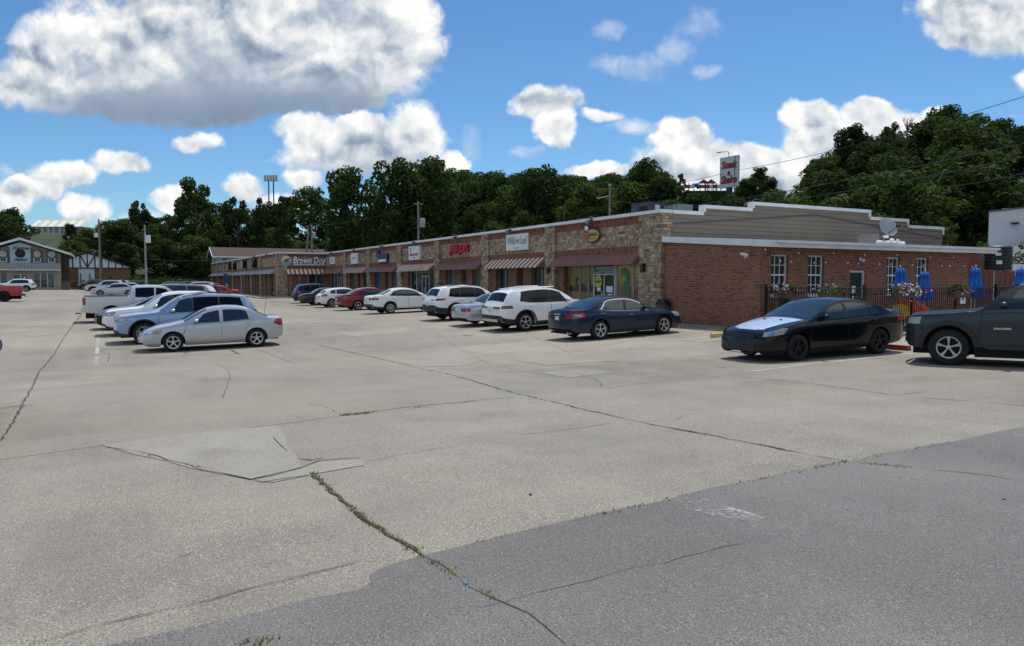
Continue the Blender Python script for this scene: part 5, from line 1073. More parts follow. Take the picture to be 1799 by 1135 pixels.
    # patches laid on the body surface
    def side(s, mb, sg, s0b, s1b, s0t, s1t, zlo, zhi, off=.004, n=14, m=4):
        G = []
        for i in range(n + 1):
            a = i / n; row = []
            for j in range(m + 1):
                f = j / m; t = (s0b + (s1b - s0b) * a) * (1 - f) + (s0t + (s1t - s0t) * a) * f
                z0 = zlo(t) if callable(zlo) else zlo; z1 = zhi(t) if callable(zhi) else zhi; z1 = max(z1, z0 + .001)
                z = z0 + (z1 - z0) * f; row.append(s.P(t, sg * (float(s.Y(t, z)) + off), z))
            G.append(row)
        mb.grid(G)
    def topp(s, mb, t0, t1, yin, off=.004, n=8, ymax=None, side=0):
        G = []
        for i in range(n + 1):
            t = t0 + (t1 - t0) * i / n; e = float(s.ze(t)); zt = float(s.zt(t)); ye = float(s.Y(t, e)); row = []
            ym = (ye - yin) if ymax is None else min(ye - yin, ymax)
            dz = float(s.zt(t + .02) - s.zt(t - .02)) / .04; nl = math.hypot(1, dz)
            for c in np.linspace(-1, 1, 11):
                y = c * ym; z = zt - (zt - e) * abs(y / ye) ** 2.6
                row.append((s.mid - t + off * dz / nl, y, z + off / nl))
            G.append(row)
        mb.grid(G)
    def end(s, mb, c0, c1, z0, z1, front=True, off=.006, n=8, thick=0, c0t=None, c1t=None):
        t = 0 if front else s.L; sec = s.section(t); zb_, e = sec[1][1], sec[14][1]; bul = s.bulge if front else s.rbulge; sign = -1 if front else 1
        c0t = c0 if c0t is None else c0t; c1t = c1 if c1t is None else c1t; G = []
        for j in range(5):
            f = j / 4; z = z0 + (z1 - z0) * f; row = []
            for i in range(n + 1):
                a = i / n; c = (c0 + (c1 - c0) * a) * (1 - f) + (c0t + (c1t - c0t) * a) * f
                u = min(max((z - zb_) / max(e - zb_, .01), 0), 1)
                row.append(s.P(t + sign * (bul * (1 - c * c) * (1 - .35 * u * u) + off), c * float(s.Y(t, min(max(z, zb_), e))), z))
            G.append(row)
        mb.grid(G)
def wheel_parts(car, root, det, rimmat, spokes, rimfrac, style):
    r, tw = car.r, car.tw; rr = r * rimfrac
    mt = MB(); mt.lathe([(rr, -tw / 2 + .012), (rr + .012, -tw / 2), (r - .05, -tw / 2 - .006), (r - .015, -tw / 2 + .012), (r, -tw / 2 + .04), (r, tw / 2 - .04), (r - .015, tw / 2 - .012), (r - .05, tw / 2 + .006), (rr + .012, tw / 2), (rr, tw / 2 - .012), (rr - .02, 0), (rr, -tw / 2 + .012)], 30, 'y')
    mr = MB()
    mr.lathe([(rr + .004, .005), (rr + .002, .0), (rr - .022, -.004), (rr - .03, -.02), (rr - .03, -.09)], 30, 'y')
    mr.lathe([(.0, -.004), (.03, -.004), (.05, -.012), (.06, -.05)], 16, 'y')
    for k in range(spokes):
        a0 = 2 * math.pi * k / spokes + math.pi / 2
        lobes = ((-.16, .055), (.16, .055)) if style == 'split' else ((0, .085),) if style == 'fat' else ((0, .05),)
        for da, w in lobes:
            a = a0 + da * (.55 if style == 'split' else 1); ca, sa = math.cos(a), math.sin(a)
            ai = a0; ci, si = math.cos(ai), math.sin(ai)
            P = []
            for rad, wd, y, (cc, ss) in ((.035, w * .7, -.012, (ci, si)), (rr * .5, w * .62, -.004, ((ca + ci) / 2, (sa + si) / 2)), (rr - .012, w * .8, -.006, (ca, sa))):
                l = math.hypot(cc, ss); cc, ss = cc / l, ss / l
                P.append([(cc * rad - ss * wd / 2, y - .016, ss * rad + cc * wd / 2), (cc * rad - ss * wd / 3, y, ss * rad + cc * wd / 3), (cc * rad + ss * wd / 3, y, ss * rad - cc * wd / 3), (cc * rad + ss * wd / 2, y - .016, ss * rad - cc * wd / 2)])
            mr.grid(P)
    mr.mi = 1; mr.lathe([(0, -.07), (rr - .03, -.07)], 24, 'y')
    first = None
    for sx, sy in ((1, 1), (1, -1), (-1, 1), (-1, -1)):
        x = car.mid - (car.xf if sx > 0 else car.xr); y = sy * (car.hw * .985 - tw / 2)
        w = empty('wheel', (x, y, r), parent=root)
        steer = car.__dict__.get('steer', 0) if sx > 0 else 0
        w.rotation_euler = (0, 0, (0 if sy > 0 else math.pi) + steer)
        if first is None:
            t = mt.build('tyre', m_tyre, w, smooth=40); ri = mr.build('rim', [rimmat, m_under], w, (0, tw / 2 - .004, 0), smooth=40, fix=False); first = (t, ri)
        else:
            for q in first:
                o = q.copy(); C.objects.link(o); o.parent = w
def vehicle(name, sp, label, cat, pos, heading, mat, det=2, group=None, rim=None, spokes=5, style='thin', rimfrac=.66, glass=None, rear_glass=None, tail=None, extras=None, tint_rear=False, plate=True, headlens=None):
    """pos: world (x, y) under the middle of the wheelbase; heading: world angle of the nose."""
    c = Car(sp); X, Y_ = pos; root = empty(name, label=label, cat=cat, group=group)
    hx, hy = math.cos(heading), math.sin(heading); a = c.wb / 2; b = c.hw * .9
    zf, zr = H(X + hx * a, Y_ + hy * a), H(X - hx * a, Y_ - hy * a); zl, zr2 = H(X - hy * b, Y_ + hx * b), H(X + hy * b, Y_ - hx * b)
    root.location = (X, Y_, (zf + zr) / 2 + .004); root.rotation_mode = 'XYZ'
    root.rotation_euler = (math.atan2(zl - zr2, 2 * b), -math.atan2(zf - zr, c.wb), heading)
    c.body(mat, root); gl = glass or m_glass
    wheel_parts(c, root, det, rim or m_rim, spokes, rimfrac, style)
    bl = lambda t: float(c.be(t)); rl = lambda t: float(c.ze(t)) - sp.get('rail', .06)
    for wi, w in enumerate(sp['win']):
        for sg in (1, -1):
            mb = MB(); c.side(mb, sg, w[0], w[1], w[2], w[3], lambda t: bl(t) + .02, rl, .005, 16, 6)
            mb.build('window', m_tint if (tint_rear and wi > 0) else gl, root, smooth=50)
    if sp.get('trimline'):
        for sg in (1, -1):
            mb = MB(); w = sp['trimline']
            c.side(mb, sg, w[0], w[1], w[0], w[1], lambda t: bl(t) + .0, lambda t: bl(t) + .018, .009, 24, 1)
            c.side(mb, sg, w[2], w[3], w[2], w[3], lambda t: rl(t) - .004, lambda t: rl(t) + .02, .009, 30, 1)
            c.side(mb, sg, w[1] - .06, w[1] + .03, w[3] - .03, w[3] + .02, lambda t: bl(t), lambda t: max(rl(t), bl(t) + .02), .009, 4, 6)
            mb.build('window_trim', m_chrome, root, smooth=50)
    if sp.get('bpillar'):
        for sg in (1, -1):
            mb = MB()
            for w in sp['bpillar']: c.side(mb, sg, w[0], w[1], w[2], w[3], lambda t: bl(t) + .02, rl, .0046, 3, 6)
            mb.build('door_pillar', m_dark, root, smooth=50)
    mb = MB(); c.topp(mb, sp['ws'][0], sp['ws'][1], .055, .005); mb.build('windshield', gl, root, smooth=50)
    if sp.get('rw'):
        mb = MB(); c.topp(mb, sp['rw'][0], sp['rw'][1], .09, .006, 10); mb.build('rear_window', rear_glass or gl, root, smooth=50)
    if sp.get('rwend'):
        mb = MB(); c.end(mb, -.84, .84, sp['rwend'][0], sp['rwend'][1], False, .01, c0t=-.8, c1t=.8); mb.build('rear_window', rear_glass or gl, root, smooth=50)
    for sg in (1, -1):
        mb = MB()
        for w in sp.get('hl', []): c.side(mb, sg, *w, off=.006, n=8, m=3)
        for w in sp.get('hle', []): c.end(mb, sg * w[0], sg * w[1], w[2], w[3], True, .008, n=4, c0t=sg * w[4] if len(w) > 4 else None, c1t=sg * w[5] if len(w) > 4 else None)
        if mb.v:
            hl = mb.build('headlight', headlens or m_lens, root, smooth=50)
            if sp.get('amber') and det > 1:
                mb = MB(); c.side(mb, sg, *sp['amber'], off=.01, n=4, m=2); mb.build('indicator', m_amber, hl, smooth=50)
            if det > 1 and sp.get('bulb'):
                mb = MB(); c.side(mb, sg, *sp['bulb'], off=.01, n=4, m=2); mb.build('reflector', m_chrome, hl, smooth=50)
        mb = MB()
        for w in sp.get('tl', []): c.side(mb, sg, *w, off=.007, n=6, m=3)
        for w in sp.get('tle', []): c.end(mb, sg * w[0], sg * w[1], w[2], w[3], False, .009, n=4, c0t=sg * w[4] if len(w) > 4 else None, c1t=sg * w[5] if len(w) > 4 else None)
        if mb.v:
            tl = mb.build('taillight', tail or m_redl, root, smooth=50)
            if det > 1 and sp.get('tlw'):
                mb = MB(); c.side(mb, sg, *sp['tlw'], off=.011, n=4, m=2); mb.build('reversing_light', m_lens, tl, smooth=50)
    mb = MB()
    for w in sp.get('grille', []): c.end(mb, w[0], w[1], w[2], w[3], True, .007)
    for w in sp.get('intake', []): c.end(mb, w[0], w[1], w[2], w[3], True, .008)
    if mb.v: mb.build('grille', m_dark, root, smooth=50)
    if sp.get('grille_chrome'):
        mb = MB()
        for w in sp['grille_chrome']: c.end(mb, w[0], w[1], w[2], w[3], True, .014)
        mb.build('grille_bar', sp.get('gc_mat', m_chrome), root, smooth=50)
    mb = MB()
    if sp.get('clad'):
        h = sp['clad']
        for sg in (1, -1):
            c.side(mb, sg, c.xf + c.ra, c.xr - c.ra, c.xf + c.ra, c.xr - c.ra, lambda t: float(c.bo(t)) - .005, lambda t: float(c.bo(t)) + h, .008, 8, 2)
            c.side(mb, sg, c.xr + c.ra, c.L, c.xr + c.ra, c.L, lambda t: float(c.bo(t)), lambda t: float(c.bo(t)) + sp.get('cladr', h), .008, 6, 2)
            c.side(mb, sg, .0, c.xf - c.ra, 0, c.xf - c.ra, lambda t: float(c.bo(t)), lambda t: float(c.bo(t)) + h, .008, 6, 2)
            for cx in (c.xf, c.xr):
                G = []
                for k in range(25):
                    an = math.pi * (1.06 - 1.12 * k / 24); row = []
                    for q in (c.ra - .004, c.ra + .03, c.ra + sp.get('flare', .06)):
                        t = cx + q * math.cos(an); z = c.r + q * math.sin(an); t = min(max(t, .02), c.L - .02); z = max(z, float(c.bo(t)))
                        row.append(c.P(t, sg * (float(c.Y(t, z)) + sp.get('flout', .012)), z))
                    G.append(row)
                mb.grid(G)
        c.end(mb, -1, 1, float(c.bo(c.L)) - .005, float(c.bo(c.L)) + sp.get('cladr', h), False, .008)
        c.end(mb, -1, 1, float(c.bo(0)) - .005, float(c.bo(0)) + h, True, .008)
        mb.build('cladding', sp.get('clad_mat', m_dark), root, smooth=45)
    if plate and sp.get('plate'):
        mb = MB(); z = sp['plate']; c.end(mb, -.17, .17, z - .065, z + .065, False, .014, n=2); mb.build('licence_plate', m_plate, root)
    if det >= 1:
        for sg in (1, -1):
            mb = MB(); t = sp['ws'][0] + sp.get('mir', .42); ms = sp.get('mirs', 1.0); z = float(c.be(t)) + .1 * ms; y = float(c.Y(t, z - .02)); x = c.mid - t
            P = []; 
            for (dx, sc) in ((.075, .55), (.05, .9), (0, 1.0), (-.045, 1.0), (-.055, .92)):
                P.append([(x + dx, sg * (y + .1 + .095 * sc * math.cos(a)), z + .062 * ms * sc * math.sin(a)) for a in np.linspace(0, 2 * math.pi, 13)])
            mb.grid(P); mb.add([P[-1][k] for k in range(12)], [tuple(range(12))]); mb.add([P[0][k] for k in range(12)], [tuple(range(12))])
            mb.box(x - .03, x + .03, min(sg * (y - .01), sg * (y + .05)), max(sg * (y - .01), sg * (y + .05)), z - .06, z - .03)
            mb.build('side_mirror', sp.get('mirmat') or mat, root, smooth=45, weld=True)
            if ms > 1: mg = MB(); mg.add([(x - .06, sg * (y + .1 + .075 * math.cos(a)), z + .05 * ms * math.sin(a)) for a in np.linspace(0, 2 * math.pi, 17)[:-1]], [tuple(range(16))]); mg.build('mirror_glass', m_mirglass, C.objects[-1] if 0 else root)
    if det > 1:
        for d in sp['doors']:
            for sg in (1, -1):
                zlo = lambda t: max(c.zlow(t) + .02, float(c.bo(t)) + d[4])
                mb = MB(); g = .012
                c.side(mb, sg, d[0] - g, d[1] + g, d[2] - g, d[3] + g, lambda t: zlo(t) - g, lambda t: bl(t) + .004, .0012, 18, 8)
                seam = mb
                mb = MB(); c.side(mb, sg, d[0], d[1], d[2], d[3], zlo, lambda t: bl(t) - .002, .0035, 18, 8)
                dr = mb.build('door', mat, root, smooth=50)
                seam.build('door_seam', m_under, dr, smooth=50)
                mb = MB(); t = d[3] - .17; z = bl(t) - sp.get('hz', .11); y = float(c.Y(t, z)); x = c.mid - t
                mb.add(*_handle(x, sg, y, z)); mb.build('handle', sp.get('hmat') or mat, dr, smooth=60)
    if extras: extras(c, root, mat)
    return root
def _handle(x, sg, y, z):
    P = []; 
    for k in range(7):
        f = k / 6; b = math.sin(math.pi * f) ** .5; P += [(x - .1 + .2 * f, sg * (y + .004), z - .014), (x - .1 + .2 * f, sg * (y + .012 + .03 * b), z - .012), (x - .1 + .2 * f, sg * (y + .012 + .03 * b), z + .012), (x - .1 + .2 * f, sg * (y + .004), z + .014)]
    return P, [(4 * k + j, 4 * k + j + 1, 4 * k + 5 + j, 4 * k + 4 + j) for k in range(6) for j in range(3)]
SIDE = [.9, .955, .985, 1.0, 1.0, .995, .985, .955]
def spec(**k):
    d = dict(sprof=SIDE, crown_h=.06, crown_l=.05, tumble=.36, bulge=.13, rbulge=.1, tw=.21, r=.32, rail=.065, deck=99, xst=[]); d.update(k); return d
COBALT = spec(L=4.42, W=1.71, wb=2.62, fo=.9, r=.315, cowl=1.2, deck=3.98,
  top=[(0, .6), (.05, .66), (.2, .74), (.55, .85), (1.0, .94), (1.25, 1.0), (1.6, 1.19), (2.0, 1.37), (2.3, 1.43), (2.65, 1.45), (3.0, 1.43), (3.35, 1.34), (3.7, 1.17), (3.98, 1.045), (4.2, 1.03), (4.34, 1.02), (4.4, .95), (4.42, .88)],
  belt=[(0, .56), (.3, .7), (1.0, .86), (1.3, .885), (2.3, .91), (3.3, .96), (4.0, .98), (4.42, .9)], bot=[(0, .34), (.05, .25), (.3, .19), (1.3, .2), (3.2, .22), (4.1, .27), (4.36, .34), (4.42, .42)],
  plan=[(0, .8), (.1, .87), (.3, .94), (.8, .99), (1.6, 1), (3.4, 1), (4.0, .96), (4.3, .9), (4.42, .84)],
  win=[(1.52, 2.35, 1.85, 2.35), (2.47, 3.3, 2.47, 3.22)], bpillar=[], ws=(1.27, 1.98), rw=(3.3, 3.95),
  doors=[(1.2, 2.4, 1.32, 2.4, .14), (2.41, 3.1, 2.41, 3.42, .14)], hl=[(.04, .5, .12, .62, .6, lambda t: .66 + .09 * min(t / .45, 1))], hle=[(.62, 1.0, .575, .655)], amber=(.3, .42, .38, .5, .63, .72), bulb=(.1, .22, .16, .28, .62, .69),
  tl=[(4.1, 4.4, 4.18, 4.4, lambda t: .72 + .5 * max(4.3 - t, 0), lambda t: .95)], tle=[(.7, .98, .72, .93)], grille=[(-.52, .52, .5, .58)], intake=[(-.6, .6, .37, .43)], grille_chrome=[(-.52, .52, .535, .55)], plate=.75, mir=.34, hz=.1, mirmat=None)
MAXIMA = spec(L=4.84, W=1.86, wb=2.776, fo=.98, r=.335, cowl=1.3, deck=4.25, tw=.23,
  top=[(0, .58), (.05, .66), (.2, .77), (.6, .89), (1.1, .97), (1.4, 1.02), (1.8, 1.2), (2.2, 1.39), (2.5, 1.45), (2.85, 1.47), (3.2, 1.45), (3.55, 1.37), (3.95, 1.21), (4.25, 1.1), (4.5, 1.09), (4.72, 1.075), (4.8, 1.0), (4.84, .92)],
  belt=[(0, .54), (.3, .72), (1.2, .9), (1.5, .91), (2.5, .93), (3.3, .97), (3.8, 1.04), (4.4, 1.02), (4.84, .93)], bot=[(0, .32), (.05, .22), (.3, .18), (1.4, .19), (3.4, .2), (4.4, .26), (4.76, .33), (4.84, .42)],
  plan=[(0, .76), (.1, .84), (.3, .93), (.8, .99), (1.6, 1), (3.6, 1.01), (4.2, .98), (4.6, .9), (4.84, .8)], sprof=[.9, .955, .985, 1, 1, .995, .98, .94],
  win=[(1.72, 2.62, 2.0, 2.55), (2.74, 3.72, 2.66, 3.5)], bpillar=[(2.62, 2.74, 2.55, 2.66)], ws=(1.42, 2.18), rw=(3.5, 4.2), trimline=(1.65, 3.74, 1.95, 3.5),
  doors=[(1.35, 2.66, 1.45, 2.62, .14), (2.68, 3.35, 2.64, 3.8, .14)], hl=[(.05, .45, .15, .62, .62, lambda t: .7 + .1 * min(t / .4, 1))], hle=[(.6, 1, .58, .68)], tl=[(4.3, 4.82, 4.42, 4.82, lambda t: .8 - .06 * (t - 4.3), lambda t: 1.02 - .1 * max(t - 4.4, 0))], tle=[(.62, 1, .77, .93)], tlw=(4.45, 4.68, 4.52, 4.76, .83, .92),
  grille=[(-.45, .45, .42, .58)], intake=[(-.6, .6, .26, .34)], plate=.78, mir=.4, hz=.12, hmat=m_chrome)
DART = spec(L=4.67, W=1.83, wb=2.7, fo=.97, r=.325, cowl=1.3, deck=4.2, tw=.23, ra=.375,
  top=[(0, .6), (.04, .68), (.12, .74), (.35, .82), (.8, .92), (1.15, .98), (1.4, 1.03), (1.8, 1.21), (2.2, 1.39), (2.5, 1.45), (2.8, 1.465), (3.2, 1.43), (3.6, 1.32), (4.0, 1.16), (4.2, 1.09), (4.45, 1.08), (4.58, 1.08), (4.64, .98), (4.67, .9)],
  belt=[(0, .55), (.3, .74), (1.2, .9), (1.5, .925), (2.5, .95), (3.3, .99), (3.9, 1.03), (4.67, .95)], bot=[(0, .3), (.05, .2), (.3, .17), (1.4, .18), (3.4, .2), (4.2, .25), (4.58, .32), (4.67, .4)],
  plan=[(0, .8), (.08, .87), (.25, .94), (.7, .99), (1.5, 1), (3.6, 1.01), (4.1, .98), (4.5, .9), (4.67, .82)],
  win=[(1.65, 2.55, 1.95, 2.5), (2.66, 3.35, 2.6, 3.3), (3.38, 3.72, 3.33, 3.45)], bpillar=[(2.55, 2.66, 2.5, 2.6)], ws=(1.43, 2.2), rw=(3.45, 4.15),
  doors=[(1.3, 2.58, 1.42, 2.56, .14), (2.6, 3.25, 2.58, 3.6, .14)], hl=[(.03, .5, .08, .66, lambda t: .62 + .05 * min(t / .5, 1), lambda t: .71 + .1 * min(t / .5, 1))], hle=[], amber=(.38, .5, .42, .58, .7, .76), bulb=(.14, .27, .17, .3, .66, .73),
  tl=[(4.3, 4.65, 4.35, 4.65, .82, .95)], tle=[(-1, 1, .82, .92)], grille=[(-.72, .72, .6, .685), (-.74, .74, .27, .47)], intake=[(.78, .96, .3, .36), (-.96, -.78, .3, .36)], grille_chrome=[(.6, .95, .255, .27), (-.95, -.6, .255, .27), (-.7, .7, .215, .235), (-.72, .72, .636, .65)], plate=None, mir=.36, hz=.12, gc_mat=m_dark)
SEDAN = spec(L=4.9, W=1.86, wb=2.83, fo=.97, r=.34, cowl=1.3, deck=4.3, tw=.23,
  top=[(0, .62), (.05, .72), (.2, .82), (.6, .93), (1.1, 1.01), (1.4, 1.06), (1.8, 1.24), (2.2, 1.43), (2.5, 1.5), (2.9, 1.53), (3.3, 1.5), (3.65, 1.41), (4.05, 1.24), (4.3, 1.15), (4.6, 1.13), (4.78, 1.11), (4.87, 1.03), (4.9, .95)],
  belt=[(0, .58), (.3, .78), (1.2, .94), (1.5, .96), (2.5, .99), (3.6, 1.04), (4.3, 1.06), (4.9, .97)], bot=[(0, .34), (.05, .25), (.3, .2), (1.4, .21), (3.4, .22), (4.4, .29), (4.82, .36), (4.9, .46)],
  plan=[(0, .8), (.1, .87), (.3, .94), (.8, .99), (1.6, 1), (3.6, 1), (4.2, .97), (4.6, .92), (4.9, .84)],
  win=[(1.72, 2.62, 2.0, 2.6), (2.68, 3.45, 2.66, 3.42), (3.49, 3.85, 3.46, 3.55)], bpillar=[(2.62, 2.68, 2.6, 2.66), (3.45, 3.49, 3.42, 3.46)], ws=(1.42, 2.2), rw=(3.6, 4.25),
  doors=[(1.35, 2.62, 1.45, 2.62, .15), (2.64, 3.35, 2.64, 3.75, .15)], hl=[(.05, .5, .12, .6, .66, lambda t: .74 + .08 * min(t / .4, 1))], hle=[(.62, 1, .64, .72)], tl=[(4.5, 4.88, 4.5, 4.88, .84, .98)], tle=[(.6, 1, .84, .97)], tlw=(4.62, 4.76, 4.62, 4.76, .88, .94),
  grille=[(-.5, .5, .5, .66)], intake=[(-.6, .6, .3, .38)], plate=.8, mir=.4, hz=.11)
OLDSEDAN = spec(**{**SEDAN, 'L': 4.95, 'top': [(0, .58), (.05, .66), (.3, .78), (1.1, .94), (1.45, .99), (1.9, 1.2), (2.25, 1.36), (2.6, 1.42), (3.0, 1.43), (3.4, 1.38), (3.8, 1.2), (4.1, 1.03), (4.5, 1.0), (4.8, .97), (4.92, .88), (4.95, .76)],
  'belt': [(0, .55), (.3, .72), (1.3, .88), (2.5, .9), (4.1, .94), (4.95, .8)], 'bot': [(0, .34), (.05, .25), (.3, .2), (4.4, .27), (4.88, .32), (4.95, .4)], 'plan': [(0, .8), (.3, .94), (.8, 1), (4.2, .98), (4.7, .92), (4.95, .84)], 'deck': 4.1, 'ws': (1.48, 2.2), 'rw': (3.45, 4.05),
  'tl': [(4.75, 4.93, 4.75, 4.93, .68, .82)], 'tle': [(.5, 1, .67, .83)], 'plate': .76, 'tlw': None})
HATCH = spec(L=4.36, W=1.82, wb=2.65, fo=.86, r=.325, cowl=1.15, deck=4.3, tw=.22, rbulge=.07,
  top=[(0, .6), (.05, .7), (.2, .8), (.6, .92), (1.0, 1.0), (1.25, 1.06), (1.65, 1.26), (2.05, 1.43), (2.4, 1.485), (2.9, 1.48), (3.4, 1.43), (3.8, 1.36), (3.9, 1.3), (4.1, 1.12), (4.25, 1.02), (4.34, .9), (4.36, .8)],
  belt=[(0, .56), (.3, .76), (1.1, .92), (2.3, .97), (3.3, 1.03), (3.8, 1.08), (4.1, 1.0), (4.36, .8)], bot=[(0, .33), (.05, .23), (.3, .19), (3.3, .2), (4.0, .28), (4.3, .34), (4.36, .42)],
  plan=[(0, .8), (.1, .87), (.3, .94), (.8, .99), (3.4, 1), (3.9, .97), (4.2, .92), (4.36, .84)], win=[(1.55, 2.35, 1.85, 2.33), (2.41, 3.15, 2.39, 3.1), (3.2, 3.65, 3.15, 3.5)], bpillar=[(2.35, 2.41, 2.33, 2.39)], ws=(1.27, 2.02), rw=(3.86, 4.18),
  doors=[(1.2, 2.38, 1.3, 2.36, .14), (2.4, 3.05, 2.38, 3.35, .14)], hl=[(.05, .5, .15, .65, .64, lambda t: .72 + .1 * min(t / .4, 1))], hle=[(.62, 1, .62, .7)], tl=[(3.75, 4.3, 3.95, 4.25, lambda t: .86 - .03 * (t - 3.75), lambda t: 1.03 - .25 * max(t - 4.0, 0))], tle=[(.75, 1, .8, .86)], tlw=(4.0, 4.18, 4.02, 4.16, .88, .93), grille=[(-.5, .5, .3, .42)], plate=.7, mir=.36)
GC = spec(L=4.82, W=1.94, wb=2.915, fo=.87, r=.385, ra=.47, cowl=1.3, deck=4.85, tw=.26, crown_h=.05, tumble=.3, rbulge=.05, bulge=.1,
  top=[(0, .84), (.04, .95), (.12, 1.02), (.4, 1.08), (.9, 1.13), (1.25, 1.16), (1.4, 1.2), (1.8, 1.46), (2.15, 1.67), (2.45, 1.74), (2.9, 1.765), (3.6, 1.75), (4.2, 1.7), (4.42, 1.66), (4.5, 1.58), (4.68, 1.32), (4.76, 1.15), (4.8, 1.0), (4.82, .9)],
  belt=[(0, .78), (.2, .95), (1.2, 1.06), (2.5, 1.1), (3.6, 1.14), (4.4, 1.18), (4.82, .92)], bot=[(0, .42), (.06, .34), (.3, .28), (1.2, .3), (3.6, .3), (4.4, .36), (4.75, .42), (4.82, .5)],
  plan=[(0, .84), (.08, .9), (.25, .96), (.7, 1), (3.9, 1), (4.4, .97), (4.82, .9)], win=[(1.72, 2.5, 2.05, 2.48), (2.56, 3.42, 2.54, 3.4), (3.48, 4.32, 3.46, 4.2)], bpillar=[(2.5, 2.56, 2.48, 2.54), (3.42, 3.48, 3.4, 3.46)], ws=(1.42, 2.12), rw=(4.5, 4.72),
  doors=[(1.3, 2.52, 1.4, 2.52, .08), (2.54, 3.25, 2.54, 3.6, .08)], hl=[(.02, .34, .05, .42, .83, lambda t: .96 + .03 * min(t / .3, 1))], hle=[(.66, 1, .82, .94)], bulb=(.08, .2, .1, .22, .87, .93), tl=[(4.5, 4.8, 4.5, 4.78, .92, 1.12)], tle=[(.62, 1, .93, 1.05)],
  grille=[(-.6, .6, .8, .9)], intake=[(-.75, .75, .4, .52)], grille_chrome=[(x - .02, x + .02, .8, .9) for x in (-.5, -.33, -.16, 0, .16, .33, .5)], clad=.1, flare=.05, flout=.02, plate=.85, mir=.42, mirmat=m_chrome, hz=.12)
X5 = spec(L=4.92, W=2.0, wb=2.975, fo=.88, r=.375, ra=.455, cowl=1.35, deck=4.95, tw=.27, crown_h=.05, tumble=.34, rbulge=.06,
  top=[(0, .8), (.05, .92), (.15, 1.0), (.6, 1.08), (1.1, 1.14), (1.4, 1.18), (1.8, 1.42), (2.2, 1.64), (2.5, 1.72), (2.95, 1.755), (3.6, 1.74), (4.15, 1.68), (4.4, 1.63), (4.5, 1.55), (4.7, 1.28), (4.8, 1.12), (4.88, 1.0), (4.92, .9)],
  belt=[(0, .75), (.2, .93), (1.2, 1.06), (2.5, 1.1), (3.6, 1.13), (4.1, 1.2), (4.5, 1.14), (4.92, .92)], bot=[(0, .4), (.06, .3), (.3, .25), (1.3, .27), (3.6, .27), (4.4, .32), (4.84, .4), (4.92, .48)],
  plan=[(0, .82), (.1, .9), (.3, .96), (.8, 1), (3.9, 1.01), (4.4, .98), (4.7, .93), (4.92, .85)], win=[(1.78, 2.62, 2.1, 2.58), (2.7, 3.52, 2.66, 3.48), (3.55, 4.08, 3.51, 3.95)], bpillar=[(2.62, 2.7, 2.58, 2.66), (3.52, 3.55, 3.48, 3.51)], ws=(1.42, 2.16), rw=(4.48, 4.72),
  doors=[(1.35, 2.64, 1.45, 2.64, .12), (2.66, 3.36, 2.66, 3.78, .12)], hl=[(.03, .4, .08, .5, .8, lambda t: .9 + .05 * min(t / .3, 1))], hle=[(.6, 1, .78, .9)], tl=[(4.4, 4.88, 4.45, 4.86, lambda t: .95, lambda t: 1.07)], tle=[(.34, 1, .95, 1.03)],
  grille=[(-.3, .3, .6, .88)], clad=.12, cladr=.2, flare=.06, flout=.012, plate=.86, mir=.42, hz=.1)
CHER = spec(**{**X5, 'L': 4.65, 'wb': 2.72, 'W': 1.88, 'r': .36, 'ra': .45, 'cladr': .3, 'flare': .08, 'top': [(0, .78), (.05, .9), (.15, .98), (.6, 1.06), (1.1, 1.12), (1.35, 1.16), (1.75, 1.4), (2.1, 1.6), (2.4, 1.68), (2.9, 1.71), (3.5, 1.69), (4.0, 1.64), (4.2, 1.6), (4.3, 1.5), (4.45, 1.28), (4.55, 1.1), (4.62, .98), (4.65, .9)],
  'belt': [(0, .74), (.2, .9), (1.2, 1.03), (2.5, 1.08), (3.6, 1.12), (4.0, 1.17), (4.65, .92)], 'bot': [(0, .4), (.06, .3), (.3, .27), (3.6, .28), (4.2, .34), (4.58, .4), (4.65, .48)], 'plan': [(0, .82), (.1, .9), (.3, .96), (.8, 1), (3.7, 1), (4.2, .97), (4.65, .87)],
  'win': [(1.72, 2.5, 2.05, 2.48), (2.56, 3.3, 2.54, 3.28), (3.36, 3.95, 3.34, 3.8)], 'bpillar': [(2.5, 2.56, 2.48, 2.54), (3.3, 3.36, 3.28, 3.34)], 'ws': (1.37, 2.08), 'rw': (4.26, 4.48), 'doors': [(1.3, 2.52, 1.4, 2.52, .12), (2.54, 3.1, 2.54, 3.5, .12)], 'deck': 4.7,
  'tl': [(4.1, 4.6, 4.15, 4.58, 1.0, 1.09)], 'tle': [(.55, 1, 1.0, 1.06)], 'plate': .8})
SUV = spec(**{**CHER, 'clad': .08, 'cladr': .14, 'tl': [(4.25, 4.6, 4.25, 4.6, .9, 1.15)], 'tle': [(.7, 1, .9, 1.0)]})
